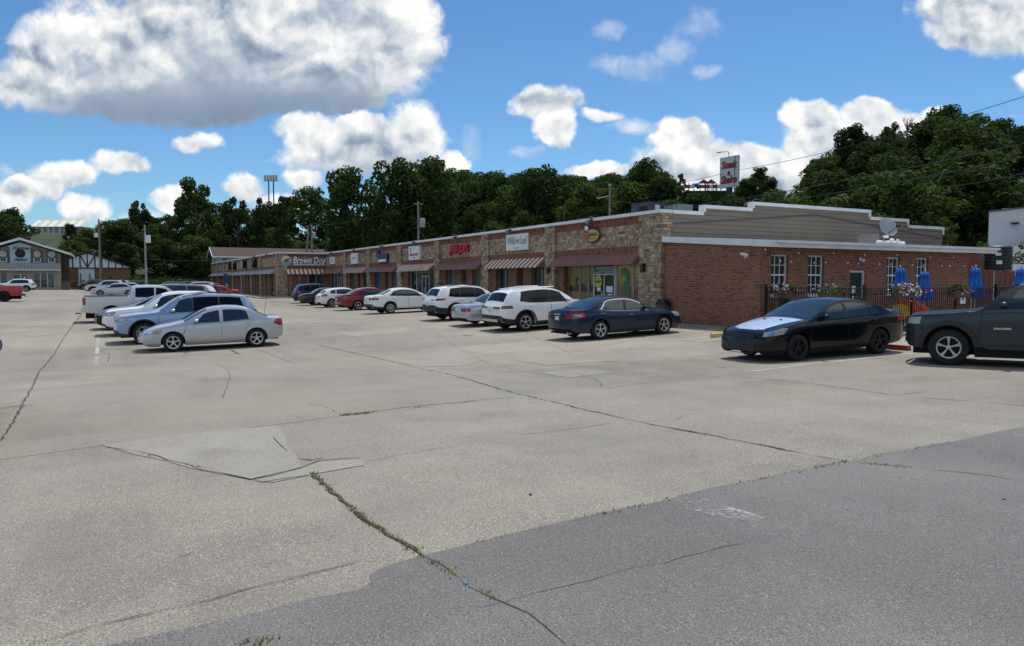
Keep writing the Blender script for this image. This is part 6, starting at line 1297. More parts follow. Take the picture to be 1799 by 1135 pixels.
VAN = spec(**{**GC, 'L': 5.1, 'wb': 3.03, 'r': .33, 'ra': .4, 'clad': None, 'mirmat': None, 'top': [(0, .7), (.05, .8), (.3, .95), (.8, 1.08), (1.1, 1.18), (1.6, 1.45), (2.0, 1.65), (2.4, 1.73), (3.2, 1.75), (4.2, 1.72), (4.8, 1.65), (4.9, 1.55), (5.05, 1.2), (5.08, 1.0), (5.1, .9)],
  'belt': [(0, .66), (.3, .88), (1.1, 1.02), (3, 1.06), (5.1, .95)], 'bot': [(0, .34), (.3, .22), (4.6, .28), (5.1, .42)], 'plan': [(0, .8), (.3, .94), (.8, 1), (4.6, 1), (5.1, .9)], 'win': [(1.6, 2.45, 1.9, 2.42), (2.52, 3.6, 2.5, 3.58), (3.68, 4.75, 3.66, 4.68)], 'bpillar': [], 'ws': (1.15, 1.95), 'rw': (4.88, 5.02), 'deck': 5.2, 'cowl': 1.05,
  'doors': [(1.2, 2.46, 1.3, 2.46, .08), (2.5, 3.4, 2.5, 3.6, .08)], 'tl': [(4.8, 5.05, 4.8, 5.05, 1.0, 1.3)], 'tle': [(.8, 1, 1.0, 1.2)]})
def pickup(L, W, wb, fo, r, cab_end, top_h, hood, belt, rail, ra=None, **k):
    d = spec(L=L, W=W, wb=wb, fo=fo, r=r, ra=ra or r + .1, tw=.27, cowl=1.35, deck=cab_end + .02, crown_h=.05, crown_l=.04, tumble=.28, bulge=.09, rbulge=.02,
      top=[(0, hood - .24), (.04, hood - .1), (.12, hood - .04), (.5, hood), (1.2, hood + .05), (1.45, hood + .1), (1.85, top_h - .24), (2.15, top_h - .08), (2.45, top_h - .02), (2.9, top_h), (cab_end - .25, top_h - .02), (cab_end - .08, top_h - .08), (cab_end, top_h - .25), (cab_end + .06, rail + .04), (cab_end + .1, rail + .02), (L - .03, rail + .02), (L, rail - .03)],
      belt=[(0, hood - .3), (.2, hood - .1), (1.3, belt), (cab_end, belt + .04), (cab_end + .1, rail), (L, rail - .05)], bot=[(0, .5), (.06, .42), (.3, .38), (1.2, .42), (cab_end, .44), (L - .4, .5), (L, .54)],
      plan=[(0, .66), (.06, .78), (.16, .88), (.32, .96), (.7, 1), (L - .2, 1), (L, .97)], sprof=[.92, .96, .985, 1, 1, .995, .985, .965], ws=(1.48, 2.12), rw=None, xst=[cab_end + .02, cab_end + .04],
      win=[(1.82, 2.62, 2.12, 2.6), (2.7, cab_end - .2, 2.68, cab_end - .22)], bpillar=[], doors=[(1.42, 2.64, 1.5, 2.64, .06), (2.66, cab_end - .12, 2.66, cab_end - .1, .06)],
      hl=[(.02, .3, .05, .34, hood - .26, lambda t: hood - .13 + .03 * min(t / .3, 1))], hle=[(.72, 1, hood - .27, hood - .15)], tl=[(L - .14, L - .005, L - .14, L - .005, rail - .4, rail - .05)], tle=[(.88, 1, rail - .4, rail - .06)], grille=[(-.6, .6, hood - .42, hood - .14)], intake=[(-.7, .7, .45, .55)], mir=.4, hz=.16, rail=.08)
    d.update(k); return d
TACOMA = pickup(5.39, 1.9, 3.236, .86, .4, 3.5, 1.87, 1.17, 1.23, 1.27, ra=.49, clad=.02, flare=.1, flout=.03, amber=None, hle=[])
SILV = pickup(5.85, 2.03, 3.65, .95, .4, 3.75, 1.87, 1.2, 1.22, 1.3, ra=.48)
RAM = pickup(5.8, 2.02, 3.57, .98, .42, 3.7, 1.9, 1.22, 1.24, 1.32, ra=.5)
HD2 = TH                          # nose towards the shops
HDL = TH + math.pi                # nose away from the shops
def wheel_at(sp, px, py, Y, which, heading):
    """middle of the wheelbase from the ground contact of a near-side wheel: pixel px at depth Y; which 'f'/'r'; near side left(+1)/right(-1) chosen by heading"""
    p = at(px, py, Y); hx, hy = math.cos(heading), math.sin(heading); s = 1 if (-hy * p.x + hx * p.y) < 0 else -1   # +1: left side faces the camera
    side = s * (sp['W'] / 2 - sp['tw'] / 2) ; along = sp['wb'] / 2 * (1 if which == 'f' else -1)
    # contact = mid + along*h + side*left ; left = (-hy, hx)
    return (p.x - along * hx + side * hy, p.y - along * hy - side * hx)
P_silver = paint('paint_silver', (.5, .52, .54), .65, .32); P_blueg = paint('paint_pale_blue', (.27, .38, .54), .55, .3); P_white = paint('paint_white', (.8, .81, .82), 0, .3)
P_black = paint('paint_black', (.003, .004, .006), 0, .22); P_slate = paint('paint_dark_slate', (.016, .03, .055), .3, .27); P_gun = paint('paint_gunmetal', (.03, .039, .05), .25, .27)
P_red = paint('paint_red', (.22, .012, .016), .3, .3); P_navy = paint('paint_navy', (.012, .02, .075), .4, .3); P_char = paint('paint_charcoal', (.03, .026, .027), .3, .3); P_grey = paint('paint_grey', (.16, .17, .18), .6, .32); P_dred = paint('paint_dark_red', (.12, .01, .012), .3, .3); P_pick = paint('paint_pickup_silver', (.58, .58, .59), .5, .36); P_bright = paint('paint_bright_red', (.35, .014, .012), .1, .35)
# --- right-hand row along the shops, noses to the sidewalk
G1 = 'cars parked nose-in along the shop fronts'
def ex_maxima(c, root, mat):
    mb = MB(); c.end(mb, -.3, .3, .9, .935, False, .02); mb.build('trunk_trim', m_chrome, root)
    for s in (1, -1):
        mb = MB(); mb.tube([(c.mid - c.L + .12, s * .55, .27), (c.mid - c.L - .03, s * .55, .27)], .04, 10); mb.build('exhaust_pipe', m_chrome, root, smooth=40)
vehicle('sedan', MAXIMA, 'dark slate sedan with chrome window trim parked nearest the brick side wall', 'car', wheel_at(MAXIMA, 1053, 597, 25.3, 'r', HD2), HD2, P_slate, 2, G1, style='split', extras=ex_maxima)
def ex_x5(c, root, mat):
    mb = MB(); c.end(mb, -.75, .75, .42, .53, False, .02); mb.build('bumper_insert', m_rim, root)
    mb = MB()
    for s in (1, -1): mb.tube([(c.mid - 2.3, s * .62, 1.735), (c.mid - 3.2, s * .64, 1.755), (c.mid - 4.2, s * .62, 1.68)], .018, 6)
    mb.build('roof_rail', m_chrome, root, smooth=50)
    mb = MB(); mb.prism([(c.mid - 3.9, 1.7), (c.mid - 4.06, 1.695), (c.mid - 4.06, 1.745), (c.mid - 4.0, 1.75)], 'y', -.02, .02); mb.build('antenna_fin', mat, root)
    mb = MB(); c.end(mb, -.36, .36, .985, 1.0, False, .016); mb.build('trunk_trim', m_redd, root)
vehicle('suv', X5, 'white luxury SUV with dark red taillights and silver rear bumper insert', 'suv', wheel_at(X5, 922, 580, 29.9, 'r', HD2), HD2, P_white, 2, G1, style='split', tail=m_redd, glass=m_tint, extras=ex_x5)
vehicle('sedan', OLDSEDAN, 'older silver sedan half hidden between two white SUVs', 'car', wheel_at(OLDSEDAN, 862, 572, 32.5, 'r', HD2), HD2, P_silver, 2, G1)
def ex_rails(c, root, mat):
    mb = MB()
    for s in (1, -1): mb.tube([(c.mid - 2.2, s * .6, float(c.zt(2.2)) - .02), (c.mid - 3.1, s * .62, float(c.zt(3.0)) + .03), (c.mid - 3.9, s * .6, float(c.zt(3.9)) + .0)], .018, 6)
    mb.build('roof_rail', m_dark, root, smooth=50)
vehicle('suv', CHER, 'white SUV with black lower cladding and a thick black rear bumper', 'suv', wheel_at(CHER, 800, 558, 35.9, 'r', HD2), HD2, P_white, 2, G1, style='split', tail=m_redl, glass=m_tint, extras=ex_rails, rim=m_rimb)
vehicle('sedan', spec(**{**SEDAN, 'clad': .09, 'flare': .015, 'flout': .004, 'cladr': .14}), 'white sedan with black lower bumper parked beside the red sedan', 'car', wheel_at(SEDAN, 685.5, 551, 44.0, 'r', HD2), HD2, P_white, 2, G1, style='split', spokes=8)
vehicle('sedan', SEDAN, 'dark red sedan between the white hatchback and white sedan', 'car', wheel_at(SEDAN, 629, 545, 50, 'r', HD2), HD2, P_red, 2, G1)
vehicle('hatchback', HATCH, 'white hatchback with tall red taillights parked left of the red sedan', 'car', wheel_at(HATCH, 583, 541, 55.5, 'r', HD2), HD2, P_white, 2, G1)
vehicle('sedan', OLDSEDAN, 'small black sedan with red taillights beside the navy SUV', 'car', wheel_at(OLDSEDAN, 557, 536, 60, 'r', HD2), HD2, P_char, 1, G1)
vehicle('suv', SUV, 'navy blue SUV parked in front of the striped awning', 'suv', wheel_at(SUV, 541, 534, 65, 'r', HD2), HD2, P_navy, 1, G1, glass=m_tint)
# --- near right
def ex_dart(c, root, mat):
    mh = paint('bare_silver_hood', (.46, .55, .66), .3, .36)
    mb = MB(); G = []
    for i in range(9):
        t = .16 + (1.26 - .16) * i / 8; row = []; e = float(c.ze(t)); zt = float(c.zt(t)); ye = float(c.Y(t, e)); w = (.48 + .26 * (i / 8) ** .8)
        for q in np.linspace(-1, 1, 9):
            y = q * w; row.append((c.mid - t + (.05 * q * q if i == 0 else 0) * -1, y, zt - (zt - e) * abs(y / ye) ** 2.6 + .009))
        G.append(row)
    mb.grid(G); hood = mb.build('hood', mh, root, smooth=50); hood['label'] = 'bare silver replacement hood'
    mb = MB(); mb.grid([[(c.mid - 4.3, y, 1.05), (c.mid - 4.46, y, 1.075), (c.mid - 4.62, y, 1.1 - .06 * y * y)] for y in np.linspace(-.66, .66, 6)]); mb.grid([[(c.mid - 4.3, y, 1.0), (c.mid - 4.5, y, 1.0), (c.mid - 4.62, y, 1.08 - .06 * y * y)] for y in np.linspace(-.66, .66, 6)]); mb.build('spoiler', mat, root, smooth=50)
    mb = MB(); [mb.box(c.mid - 1.02, c.mid - .98, s * .28 - .02, s * .28 + .02, .95, .985) for s in (1, -1)]; mb.build('washer_nozzle', m_dark, root)
DH = R(23.5) + math.pi
vehicle('sedan', DART, 'black sedan with a bare silver hood and black wheels by the patio fence', 'car', wheel_at(DART, 1398, 636, 17.7, 'f', DH), DH, P_black, 2, None, rim=m_rimb, style='fat', extras=ex_dart)
def ex_tacoma(c, root, mat):
    mb = MB(); y = .93
    for s in (1, -1):
        mb = MB(); mb.tube([(c.mid - 1.5, s * (y - .1), .44), (c.mid - 1.62, s * y, .4), (c.mid - 3.3, s * y, .4), (c.mid - 3.42, s * (y - .1), .44)], .045, 8); mb.build('running_board', m_dark, root, smooth=50)
        mb = MB(); c.side(mb, s, 1.55, 3.3, 1.55, 3.3, .66, .73, .014, 10, 2); mb.build('door_moulding', mat, root, smooth=50)
        o = text('door_lettering', 'TACOMA', .055, m_chrome, root, (c.mid - 1.85, s * (float(c.Y(1.85, .84)) + .006), .83), (R(90), 0, 0 if s < 0 else math.pi), .002, .2, .003, 1.35, 1.05)
    mb = MB(); mb.tube([(c.mid - cab - .0, 0, 0) for cab in (0, 0.01)], .001, 3)
TACH = math.atan2(.6, -.8)
TACOMA2 = dict(TACOMA); TACOMA2['steer'] = R(6)
vehicle('pickup_truck', TACOMA2, 'dark grey pickup truck with black and silver wheels cut off at the frame edge', 'pickup', wheel_at(TACOMA, 1666, 640, 16.3, 'f', TACH), TACH, P_gun, 2, None, rim=M('two_tone_alloy', (.42, .43, .45), .35, .8), style='split', extras=ex_tacoma, rimfrac=.6)
# --- left-hand double row, noses away from the shops
G2 = 'cars parked in the row left of the white line'
def ant(c, root, mat):
    mb = MB(); mb.tube([(c.mid - 3.85, .5, 1.1), (c.mid - 3.95, .5, 1.75)], .006, 5); mb.build('antenna', m_dark, root)
vehicle('sedan', COBALT, 'light silver compact sedan at the near end of the left row', 'car', wheel_at(COBALT, 305, 621, 24.2, 'f', HDL), HDL, P_silver, 2, G2, style='fat', extras=ant)
vehicle('suv', GC, 'pale blue grey SUV with chrome mirrors behind the silver compact', 'suv', wheel_at(GC, 254, 602, 26.6, 'f', HDL), HDL, P_blueg, 2, G2, tint_rear=True, extras=ex_rails)
vehicle('suv', GC, 'white SUV with chrome mirror between the pale blue SUV and black sedan', 'suv', wheel_at(GC, 228, 592, 29.6, 'f', HDL), HDL, P_white, 2, G2, tint_rear=True)
vehicle('sedan', SEDAN, 'black sedan nose between the white SUV and silver pickup', 'car', wheel_at(SEDAN, 215, 582, 32.6, 'f', HDL), HDL, P_black, 2, G2)
def ex_bed(c, root, mat):
    mb = MB(); c.topp(mb, 3.84, c.L - .05, .1, .006); mb.build('bed_liner', m_under, root)
    mb = MB(); mb.box(c.mid - c.L - .14, c.mid - c.L + .02, -.85, .85, .5, .66); mb.build('bumper', m_chrome if c.L > 5.82 else m_dark, root)
    mb = MB(); mb.box(c.mid - c.L - .34, c.mid - c.L - .1, -.03, .03, .42, .48); mb.build('tow_hitch', m_dark, root)
vehicle('pickup_truck', SILV, 'silver pickup truck parked tail out with tow hitch and tall red taillight', 'pickup', wheel_at(SILV, 197, 566, 36.6, 'r', HD2), HD2, P_pick, 2, G2, extras=ex_bed, glass=m_tint)
def far(name, sp, label, px, py, Y, which, hd, mat, cat='car', group='cars parked far up the lot', det=1, **k):
    vehicle(name, sp, label, cat, wheel_at(sp, px, py, Y, which, hd), hd, mat, det, group, **k)
far('minivan', VAN, 'grey minivan beyond the silver pickup', 245, 532, 47, 'f', HDL, P_grey, 'van')
far('suv', SUV, 'white SUV beyond the grey minivan', 284, 529, 52, 'f', HDL, P_white, 'suv')
far('suv', SUV, 'dark red SUV right of the white SUV in the far row', 305, 526, 57, 'f', HDL, P_dred, 'suv')
far('sedan', SEDAN, 'bright red sedan showing its rear at the far row end', 340, 522, 66, 'f', HDL, P_bright)
far('suv', SUV, 'silver SUV standing tall behind the bright red sedan', 318, 517, 82, 'f', HDL, P_silver, 'suv')
far('suv', SUV, 'black SUV near the light pole in the far row', 268, 518, 80, 'f', HDL, P_char, 'suv')
far('suv', SUV, 'dark navy SUV left of the tall silver SUV far back', 296, 517, 84, 'f', HDL, P_navy, 'suv')
far('sedan', SEDAN, 'charcoal sedan at the far right end of the rear row', 345, 516, 88, 'f', HDL, P_char)
far('suv', SUV, 'silver SUV facing left at the far end of the left row', 163, 513.5, 96, 'f', HDL, P_silver, 'suv')
far('sedan', SEDAN, 'silver sedan facing left in front of the silver SUV', 176, 519.5, 83, 'f', HDL, P_silver)
far('sedan', SEDAN, 'pale silver sedan half hidden behind the pickup cab', 196, 518, 88, 'f', HDL, P_silver)
far('suv', SUV, 'dark red SUV in front of the brick hall', 147, 509, 116, 'f', HDL, P_dred, 'suv')
far('suv', SUV, 'white SUV parked by the white doors of the brick hall', 186, 508.5, 117, 'f', HDL, P_white, 'suv')
far('suv', SUV, 'black SUV parked along the brick hall wall', 212, 509.5, 112, 'f', HDL, P_char, 'suv')
vehicle('pickup_truck', RAM, 'bright red pickup truck tail at the left frame edge', 'pickup', wheel_at(RAM, 7, 529.5, 62, 'r', HD2 + math.pi), HD2 + math.pi, P_bright, 1, None, extras=ex_bed, rim=m_rimb)
far('suv', SUV, 'white SUV parked before the salon windows', 2, 511, 96, 'f', HDL, P_white, 'suv', None)

# blue car just outside the left edge: its side mirror reaches into the frame
BP = dict(OLDSEDAN); BP['mirs'] = 2.0; m_mirglass = glassmat('mirror_glass', (.2, .26, .3), .03, 1.0)
_h = TH + R(96.8); _p = at(8, 622, 11.2)
_f = BP['fo'] + BP['wb'] / 2 - BP['ws'][0] - BP['mir']; _s = BP['W'] / 2 + .1
vehicle('sedan', BP, 'dark blue car at the left edge with only its side mirror in view', 'car', (_p.x - _f * math.cos(_h) - _s * math.sin(_h), _p.y - _f * math.sin(_h) + _s * math.cos(_h)), _h, paint('paint_blue', (.02, .06, .2), .4, .3), 2, None)
# ================================================================ patio
LP = lambda u, v, dz=0: Vector((*uv2w(u, v), H(*uv2w(u, v)) + dz))
def thing(name, p, label, cat, group=None, rz=TH): return empty(name, p, rz, label, cat, group)
U0 = 15.1; VF0, VF1 = 20.75, 38.0
fence = thing('metal_fence', LP(U0, VF0), 'black metal picket fence around the brick annex patio', 'fence')
fz = lambda u, v: H(*uv2w(u, v)) - H(*uv2w(U0, VF0)); ftop = (HOR - 505) / 56.2 + CZ - H(*uv2w(U0, VF0))
def fseg(a, b):
    L = math.dist(a, b); n = int(L / .112); dx, dy = (b[0] - a[0]) / L, (b[1] - a[1]) / L; rail, pk = MB(), MB()
    for z in (ftop - .03, ftop - .2): rail.tube([(a[0], a[1], z), (b[0], b[1], z)], .018, 4)
    rail.tube([(a[0], a[1], .1 + fz(U0 + a[1], VF0 + a[0])), (b[0], b[1], .1 + fz(U0 + b[1], VF0 + b[0]))], .018, 4)
    for k in range(1, n): x, y = a[0] + dx * L * k / n, a[1] + dy * L * k / n; z = fz(U0 + y, VF0 + x); pk.box(x - .009, x + .009, y - .009, y + .009, z + .06, ftop - .02)
    rail.build('rail', m_black, fence); pk.build('picket', m_black, fence)
P0, P1, P2 = (0, 4.0), (0, 0), (VF1 - VF0, 0)
fseg(P0, P1); fseg(P1, P2)
for x, y in [(0, 3.95), (0, 3.3), (0, 0)] + [(2.42 * k, 0) for k in range(1, 8)]:
    mb = MB(); z = fz(U0 + y, VF0 + x); mb.box(x - .035, x + .035, y - .035, y + .035, z, ftop + .05); mb.prism([(x - .045, y - .045), (x + .045, y - .045), (x + .045, y + .045), (x - .045, y + .045)], 'z', ftop + .05, ftop + .08); mb.build('post', m_black, fence)
kerbpoly('patio_slab', [(20.65, U0 - .25), (38, U0 - .25), (38, 19.2), (20.65, 19.2)], .06, 'concrete patio slab in front of the annex')
m_umb = M('umbrella_blue', (.01, .13, .5), .65, var=.2, scale=5); m_pole = M('pale_pole', (.45, .42, .36), .6); m_red = M('badge_red', (.5, .02, .02), .5)
def umbrella(px, top, bot, Y, label, lean=0.0, badge=False):
    p = at(px, 590, Y); g = H(p.x, p.y) + .06; zt = at(px, top, Y).z - g; zb = at(px, bot, Y).z - g; s = thing('patio_umbrella', (p.x, p.y, g), label, 'umbrella', 'closed blue patio umbrellas'); s.rotation_euler = (0, lean, TH)
    mb = MB(); mb.tube([(0, 0, 0), (0, 0, zt + .05)], .022, 8); mb.ball((0, 0, zt + .06), .035); mb.build('pole', m_pole, s, smooth=50)
    mb = MB(); mb.lathe([(0, 0), (.28, 0), (.28, .05), (.05, .08), (.04, .3), (0, .3)], 16); mb.build('base', m_black, s)
    mb = MB(); G = []; Hh = zt - zb
    for f, r in ((0, .02), (.03, .09), (.12, .14), (.16, .155), (.17, .13), (.4, .165), (.7, .21), (.92, .26), (1.0, .23)):
        G.append([((r * (1 + .3 * math.cos(8 * a + f))) * math.cos(a), (r * (1 + .3 * math.cos(8 * a + f))) * math.sin(a), zt - Hh * f) for a in np.linspace(0, 2 * math.pi, 49)])
    mb.grid(G); mb.build('canopy', m_umb, s, smooth=70)
    if badge:
        mb = MB(); mb.ball((-.24, -.05, zb + Hh * .36), (.05, .1, .11), 10, 6); b = mb.build('badge', m_red, s); mb = MB(); mb.box(-.295, -.285, -.1, .02, zb + Hh * .33, zb + Hh * .38); mb.build('badge_stripe', m_paper, b)
umbrella(1586, 470, 525, 25.8, 'closed blue patio umbrella right of the third window, leaning slightly', R(-7), True); umbrella(1621, 477, 528, 27.4, 'closed blue patio umbrella behind the orange mesh in front of the last window', 0, True)
umbrella(1710, 470, 524, 26.6, 'closed blue patio umbrella at the end of the brick annex'); umbrella(1790, 471, 524, 26.4, 'closed blue patio umbrella by the wooden fence above the truck', 0, True)
# flower boxes on the fence
m_pot = M('planter_brown', (.1, .06, .04), .8); m_fol = leafmat('planter_leaf', (.04, .07, .02), (.09, .15, .04)); m_pink = M('petunia_pink', (.5, .2, .42), .6, var=.35, scale=14); m_wh = M('petunia_white', (.7, .62, .72), .6, var=.2, scale=14); m_redf = M('geranium_red', (.4, .06, .1), .6, var=.3)
def planter(u, v, label, m1, m2, seed, L=.85, n=150, trail=.28):
    z = H(*uv2w(U0, VF0)) + ftop; p = LP(u, v); s = thing('flower_box', (p.x, p.y, z - .16), label, 'flower box', 'flower boxes on the patio fence')
    if abs(u - U0) > .5: s.rotation_euler = (0, 0, TH + R(90))
    mb = MB(); mb.prism([(-.1, -.2), (.1, -.2), (.14, 0), (-.14, 0)], 'x', -L / 2, L / 2); mb.build('box', m_pot, s)
    rg = np.random.default_rng(seed); mb = MB(); cs = [(rg.uniform(-L / 2, L / 2), rg.uniform(-.16, .14), rg.uniform(-.08, .16)) for _ in range(14)]; leaf_quads(mb, rg, cs, [.15] * 14, 420, .04); mb.build('foliage', m_fol, s, fix=False)
    for nm, m, k in (('blossom', m1, n), ('blossom', m2, n // 2)):
        mb = MB(); 
        for _ in range(k):
            c = Vector((rg.normal(0, L * .28), rg.normal(-.06, .14), .12 + rg.normal(0, .09) - trail * abs(rg.normal(0, .35)))); r = rg.uniform(.022, .042); a = Vector(rg.normal(size=3)).normalized(); nn = (Vector((0, -.8, .6)) + a * .7).normalized(); t = nn.cross(Vector((0, 0, 1))).normalized(); b = nn.cross(t)
            mb.add([c + (t * math.cos(q) + b * math.sin(q)) * r * (1 if i % 2 else .75) for i, q in enumerate(np.linspace(0, 2 * math.pi, 11)[:-1])], [tuple(range(10))])
        mb.build(nm, m, s, fix=False)['kind'] = 'stuff'
planter(18.2, 20.75, 'flower box with dense pink and white petunias left of the second window', m_wh, m_pink, 1, .8); planter(16.3, 20.75, 'flower box of pale pink petunias left of the annex door', m_wh, m_pink, 2, .9)
planter(U0 - .1, 22.6, 'flower box of pale pink petunias below the third window', m_wh, m_pink, 3, 1.0, 190); planter(U0 - .1, 25.6, 'sparse green flower box with a white notice hanging below', m_redf, m_pink, 4, .9, 30); planter(U0 - .1, 29.0, 'flower box with red flowers above the truck hood', m_redf, m_redf, 5, .8, 60)
# white notice on the fence, plants
p = LP(U0 - .06, 25.9); s = thing('fence_notice', (p.x, p.y, H(*uv2w(U0, VF0)) + ftop - .42), 'small white notice hanging on the patio fence', 'notice'); mb = MB(); mb.box(-.15, .15, -.012, 0, -.16, .16); mb.build('sheet', m_paper, s); mb = MB(); mb.box(-.05, .05, -.016, -.012, -.04, .06); mb.build('print', m_grey_s, s)
def potplant(u, v, h, label, seed, n=260, leaf=.12, w=.3):
    p = LP(u, v, .06); s = thing('potted_plant', p, label, 'plant'); mb = MB(); mb.lathe([(0, 0), (.13, 0), (.17, .3), (.15, .3), (0, .28)], 16); mb.build('pot', m_pot, s); rg = np.random.default_rng(seed); mb = MB(); rr3 = random.Random(seed)
    for k in range(26):
        a = rr3.uniform(0, 6.28); L = h * rr3.uniform(.5, 1); e = Vector((w * math.cos(a), w * math.sin(a), L)); mid = Vector((w * .25 * math.cos(a), w * .25 * math.sin(a), L * .75)); b = Vector((-math.sin(a), math.cos(a), 0)) * .035
        mb.add([(0, 0, .28), mid - b, mid + b, e + Vector((0, 0, -.05))], [(0, 1, 3, 2)])
    leaf_quads(mb, rg, [(0, 0, h * .6), (0, 0, h * .85)], [w * .7, w * .6], n, leaf * .5); mb.build('leaves', m_fol, s, fix=False)
potplant(16.3, 22.1, 1.15, 'bushy green potted plant behind the fence by the black sedan roof', 6); potplant(18.6, 21.3, 1.45, 'green potted plant below the first annex window', 7, w=.25); potplant(18.4, 23.4, 1.5, 'green potted plant below the second annex window', 8, w=.28)
# yellow bench and blue chair
p = LP(16.1, 23.75, .06); s = thing('patio_bench', p, 'yellow patio bench behind the fence between sedan and truck', 'bench'); m_yel = M('bench_yellow', (.5, .38, .02), .5, var=.25, scale=6); s.rotation_euler = (0, 0, TH + R(8))
mb = MB(); mb.grid([[(x, -.3 + (.1 * (i / 4)), .38 + .42 * i / 4 + .03 * math.cos(x * 4)) for x in np.linspace(-.52, .52, 12)] for i in range(5)]); mb.grid([[(x, -.27 + (.1 * (i / 4)), .38 + .42 * i / 4 + .03 * math.cos(x * 4)) for x in np.linspace(-.52, .52, 12)] for i in range(5)]); mb.build('backrest', m_yel, s, smooth=40)
mb = MB(); mb.box(-.52, .52, -.3, .18, .33, .39); mb.build('seat', m_yel, s)
for x in (-.42, .42):
    for y in (-.24, .12): mb = MB(); mb.tube([(x, y, .33), (x * 1.08, y * 1.15, 0)], .02, 6); mb.build('leg', m_black, s)
p = LP(16.6, 22.45, .06); s = thing('patio_chair', p, 'small blue plastic patio chair beside the yellow bench', 'chair'); m_bch = M('chair_blue', (.02, .05, .3), .5)
mb = MB(); mb.box(-.22, .22, -.22, .22, .4, .44); mb.build('seat', m_bch, s); mb = MB(); mb.prism([(-.2, .44), (-.22, .85), (-.18, .87), (-.16, .44)], 'x', -.22, .22); mb.build('backrest', m_bch, s)
for x in (-.19, .19):
    for y in (-.19, .19): mb = MB(); mb.tube([(x, y, .4), (x * 1.1, y * 1.1, 0)], .018, 6); mb.build('leg', m_bch, s)
# orange snow fence
p = LP(16.0, 24.0); s = thing('safety_mesh', (p.x, p.y, H(p.x, p.y)), 'orange plastic safety mesh draped down from a post behind the fence', 'safety mesh'); m_org = M('safety_orange', (.7, .1, .015), .6, var=.2)
mb = MB(); A, B = (0.0, 1.62), (1.75, .75)
def mp(i, j): f = i / 34; top = 1.62 - (1.62 - .62) * f ** .9 - .08 * math.sin(f * 3.1); z = .35 + (top - .35) * j / 16; return Vector((f * 1.7, .06 * math.sin(f * 9 + j), z))
for i in range(35): mb.tube([mp(i, j) for j in range(0, 17, 2)], .009, 4, False)
for j in range(17): mb.tube([mp(i, j) for i in range(0, 35, 2)], .011, 4, False)
mb.build('mesh', m_org, s); mb = MB(); mb.grid([[(x - .12 + .02 * math.sin(z * 6), .03 * math.sin(x * 30 + z), z) for x in np.linspace(0, .24, 8)] for z in np.linspace(.35, 1.6, 9)]); mb.grid([[(x - .12 + .02 * math.sin(z * 6), .05 + .03 * math.sin(x * 30 + z), z) for x in np.linspace(0, .24, 8)] for z in np.linspace(.35, 1.6, 9)]); mb.build('folded_end', m_org, s, smooth=60); mb = MB(); mb.tube([(0, .02, 0), (0, .02, 1.7)], .025, 6); mb.build('post', m_pole, s)
# wooden fence and tank
s = thing('wooden_fence', LP(19.4, 33.6), 'dark red brown board fence right of the brick annex', 'fence'); rr = random.Random(3); m_fw = M('fence_board', (.13, .048, .034), .8, var=.3, scale=4)
z0 = at(1740, 473, 32).z - LP(19.4, 33.6).z
mb = MB(); mb.box(0, 12, .05, .1, .4, .5); mb.box(0, 12, .05, .1, z0 - .4, z0 - .3); mb.build('rail', m_fw, s)
mb = MB()
for k in range(26): x = .1 + k * .44; h = z0 + rr.uniform(-.05, .03); mb.prism([(x, 0), (x + .38, 0), (x + .38, h - .04), (x + .33, h), (x + .05, h), (x, h - .04)], 'y', 0, .04)
mb.build('boards', m_fw, s)
for k in range(5): mb = MB(); x = .06 + k * 1.76; mb.box(x + .33, x + .37, -.03, -.005, 0, z0 - .05); mb.build('post', m_white if k in (2,) else m_offw, s)
tp_ = at(1755, 432, 37.0); g = H(tp_.x, tp_.y); s = thing('storage_tank', (tp_.x, tp_.y, g), 'large black ribbed cylindrical tank behind the wooden fence', 'tank'); ht = tp_.z - g; pr = [(0, ht), (.52, ht - .01), (.58, ht - .06)]
k = ht - .06
while k > .1: pr += [(.6, k - .03), (.6, k - .09), (.57, k - .11), (.57, k - .15)]; k -= .16
mb = MB(); mb.lathe(pr + [(.58, 0)], 32); mb.build('shell', M('tank_black', (.012, .012, .014), .5, var=.2), s, smooth=40); mb = MB(); mb.box(-.35, -.05, -.61, -.585, ht - .55, ht - .3); mb.box(-.2, .0, -.61, -.585, ht - .95, ht - .72)
for q in ((-.42, ht - .4), (-.35, ht - .85)): pass
mb = MB(); mb.box(-.12, .12, -.62, -.6, ht - .5, ht - .36); l = mb.build('tank_label', m_paper, s); l.rotation_euler = (0, 0, R(-62)); mb = MB(); mb.box(-.12, .12, -.62, -.6, ht - .92, ht - .74); l = mb.build('tank_label', m_paper, s); l.rotation_euler = (0, 0, R(-58))
q = at(1718, 455, 38); s = thing('red_container', (q.x, q.y, H(q.x, q.y)), 'faded red metal container between the annex and the tank', 'container'); hh = at(1718, 455, 38).z - H(q.x, q.y) ; mb = MB(); mb.box(-1.0, .45, 0, 1.2, 0, hh + .25); mb.build('body', M('faded_red', (.3, .09, .075), .7), s); mb = MB(); mb.box(.48, 1.1, .1, 1.0, 0, hh + .1); mb.build('side_unit', m_metal, s)
q = at(1800, 473, 43); s = thing('white_shed', (q.x, q.y, H(q.x, q.y)), 'low white flat roofed shed behind the wooden fence', 'shed'); hh = q.z - H(q.x, q.y); mb = MB(); mb.box(-1.3, 4, .4, 3, 0, hh - .0); mb.build('wall', m_white, s); mb = MB(); mb.box(-1.35, 4.1, .3, 3.1, hh, hh + .3); mb.build('roof', m_white, s)
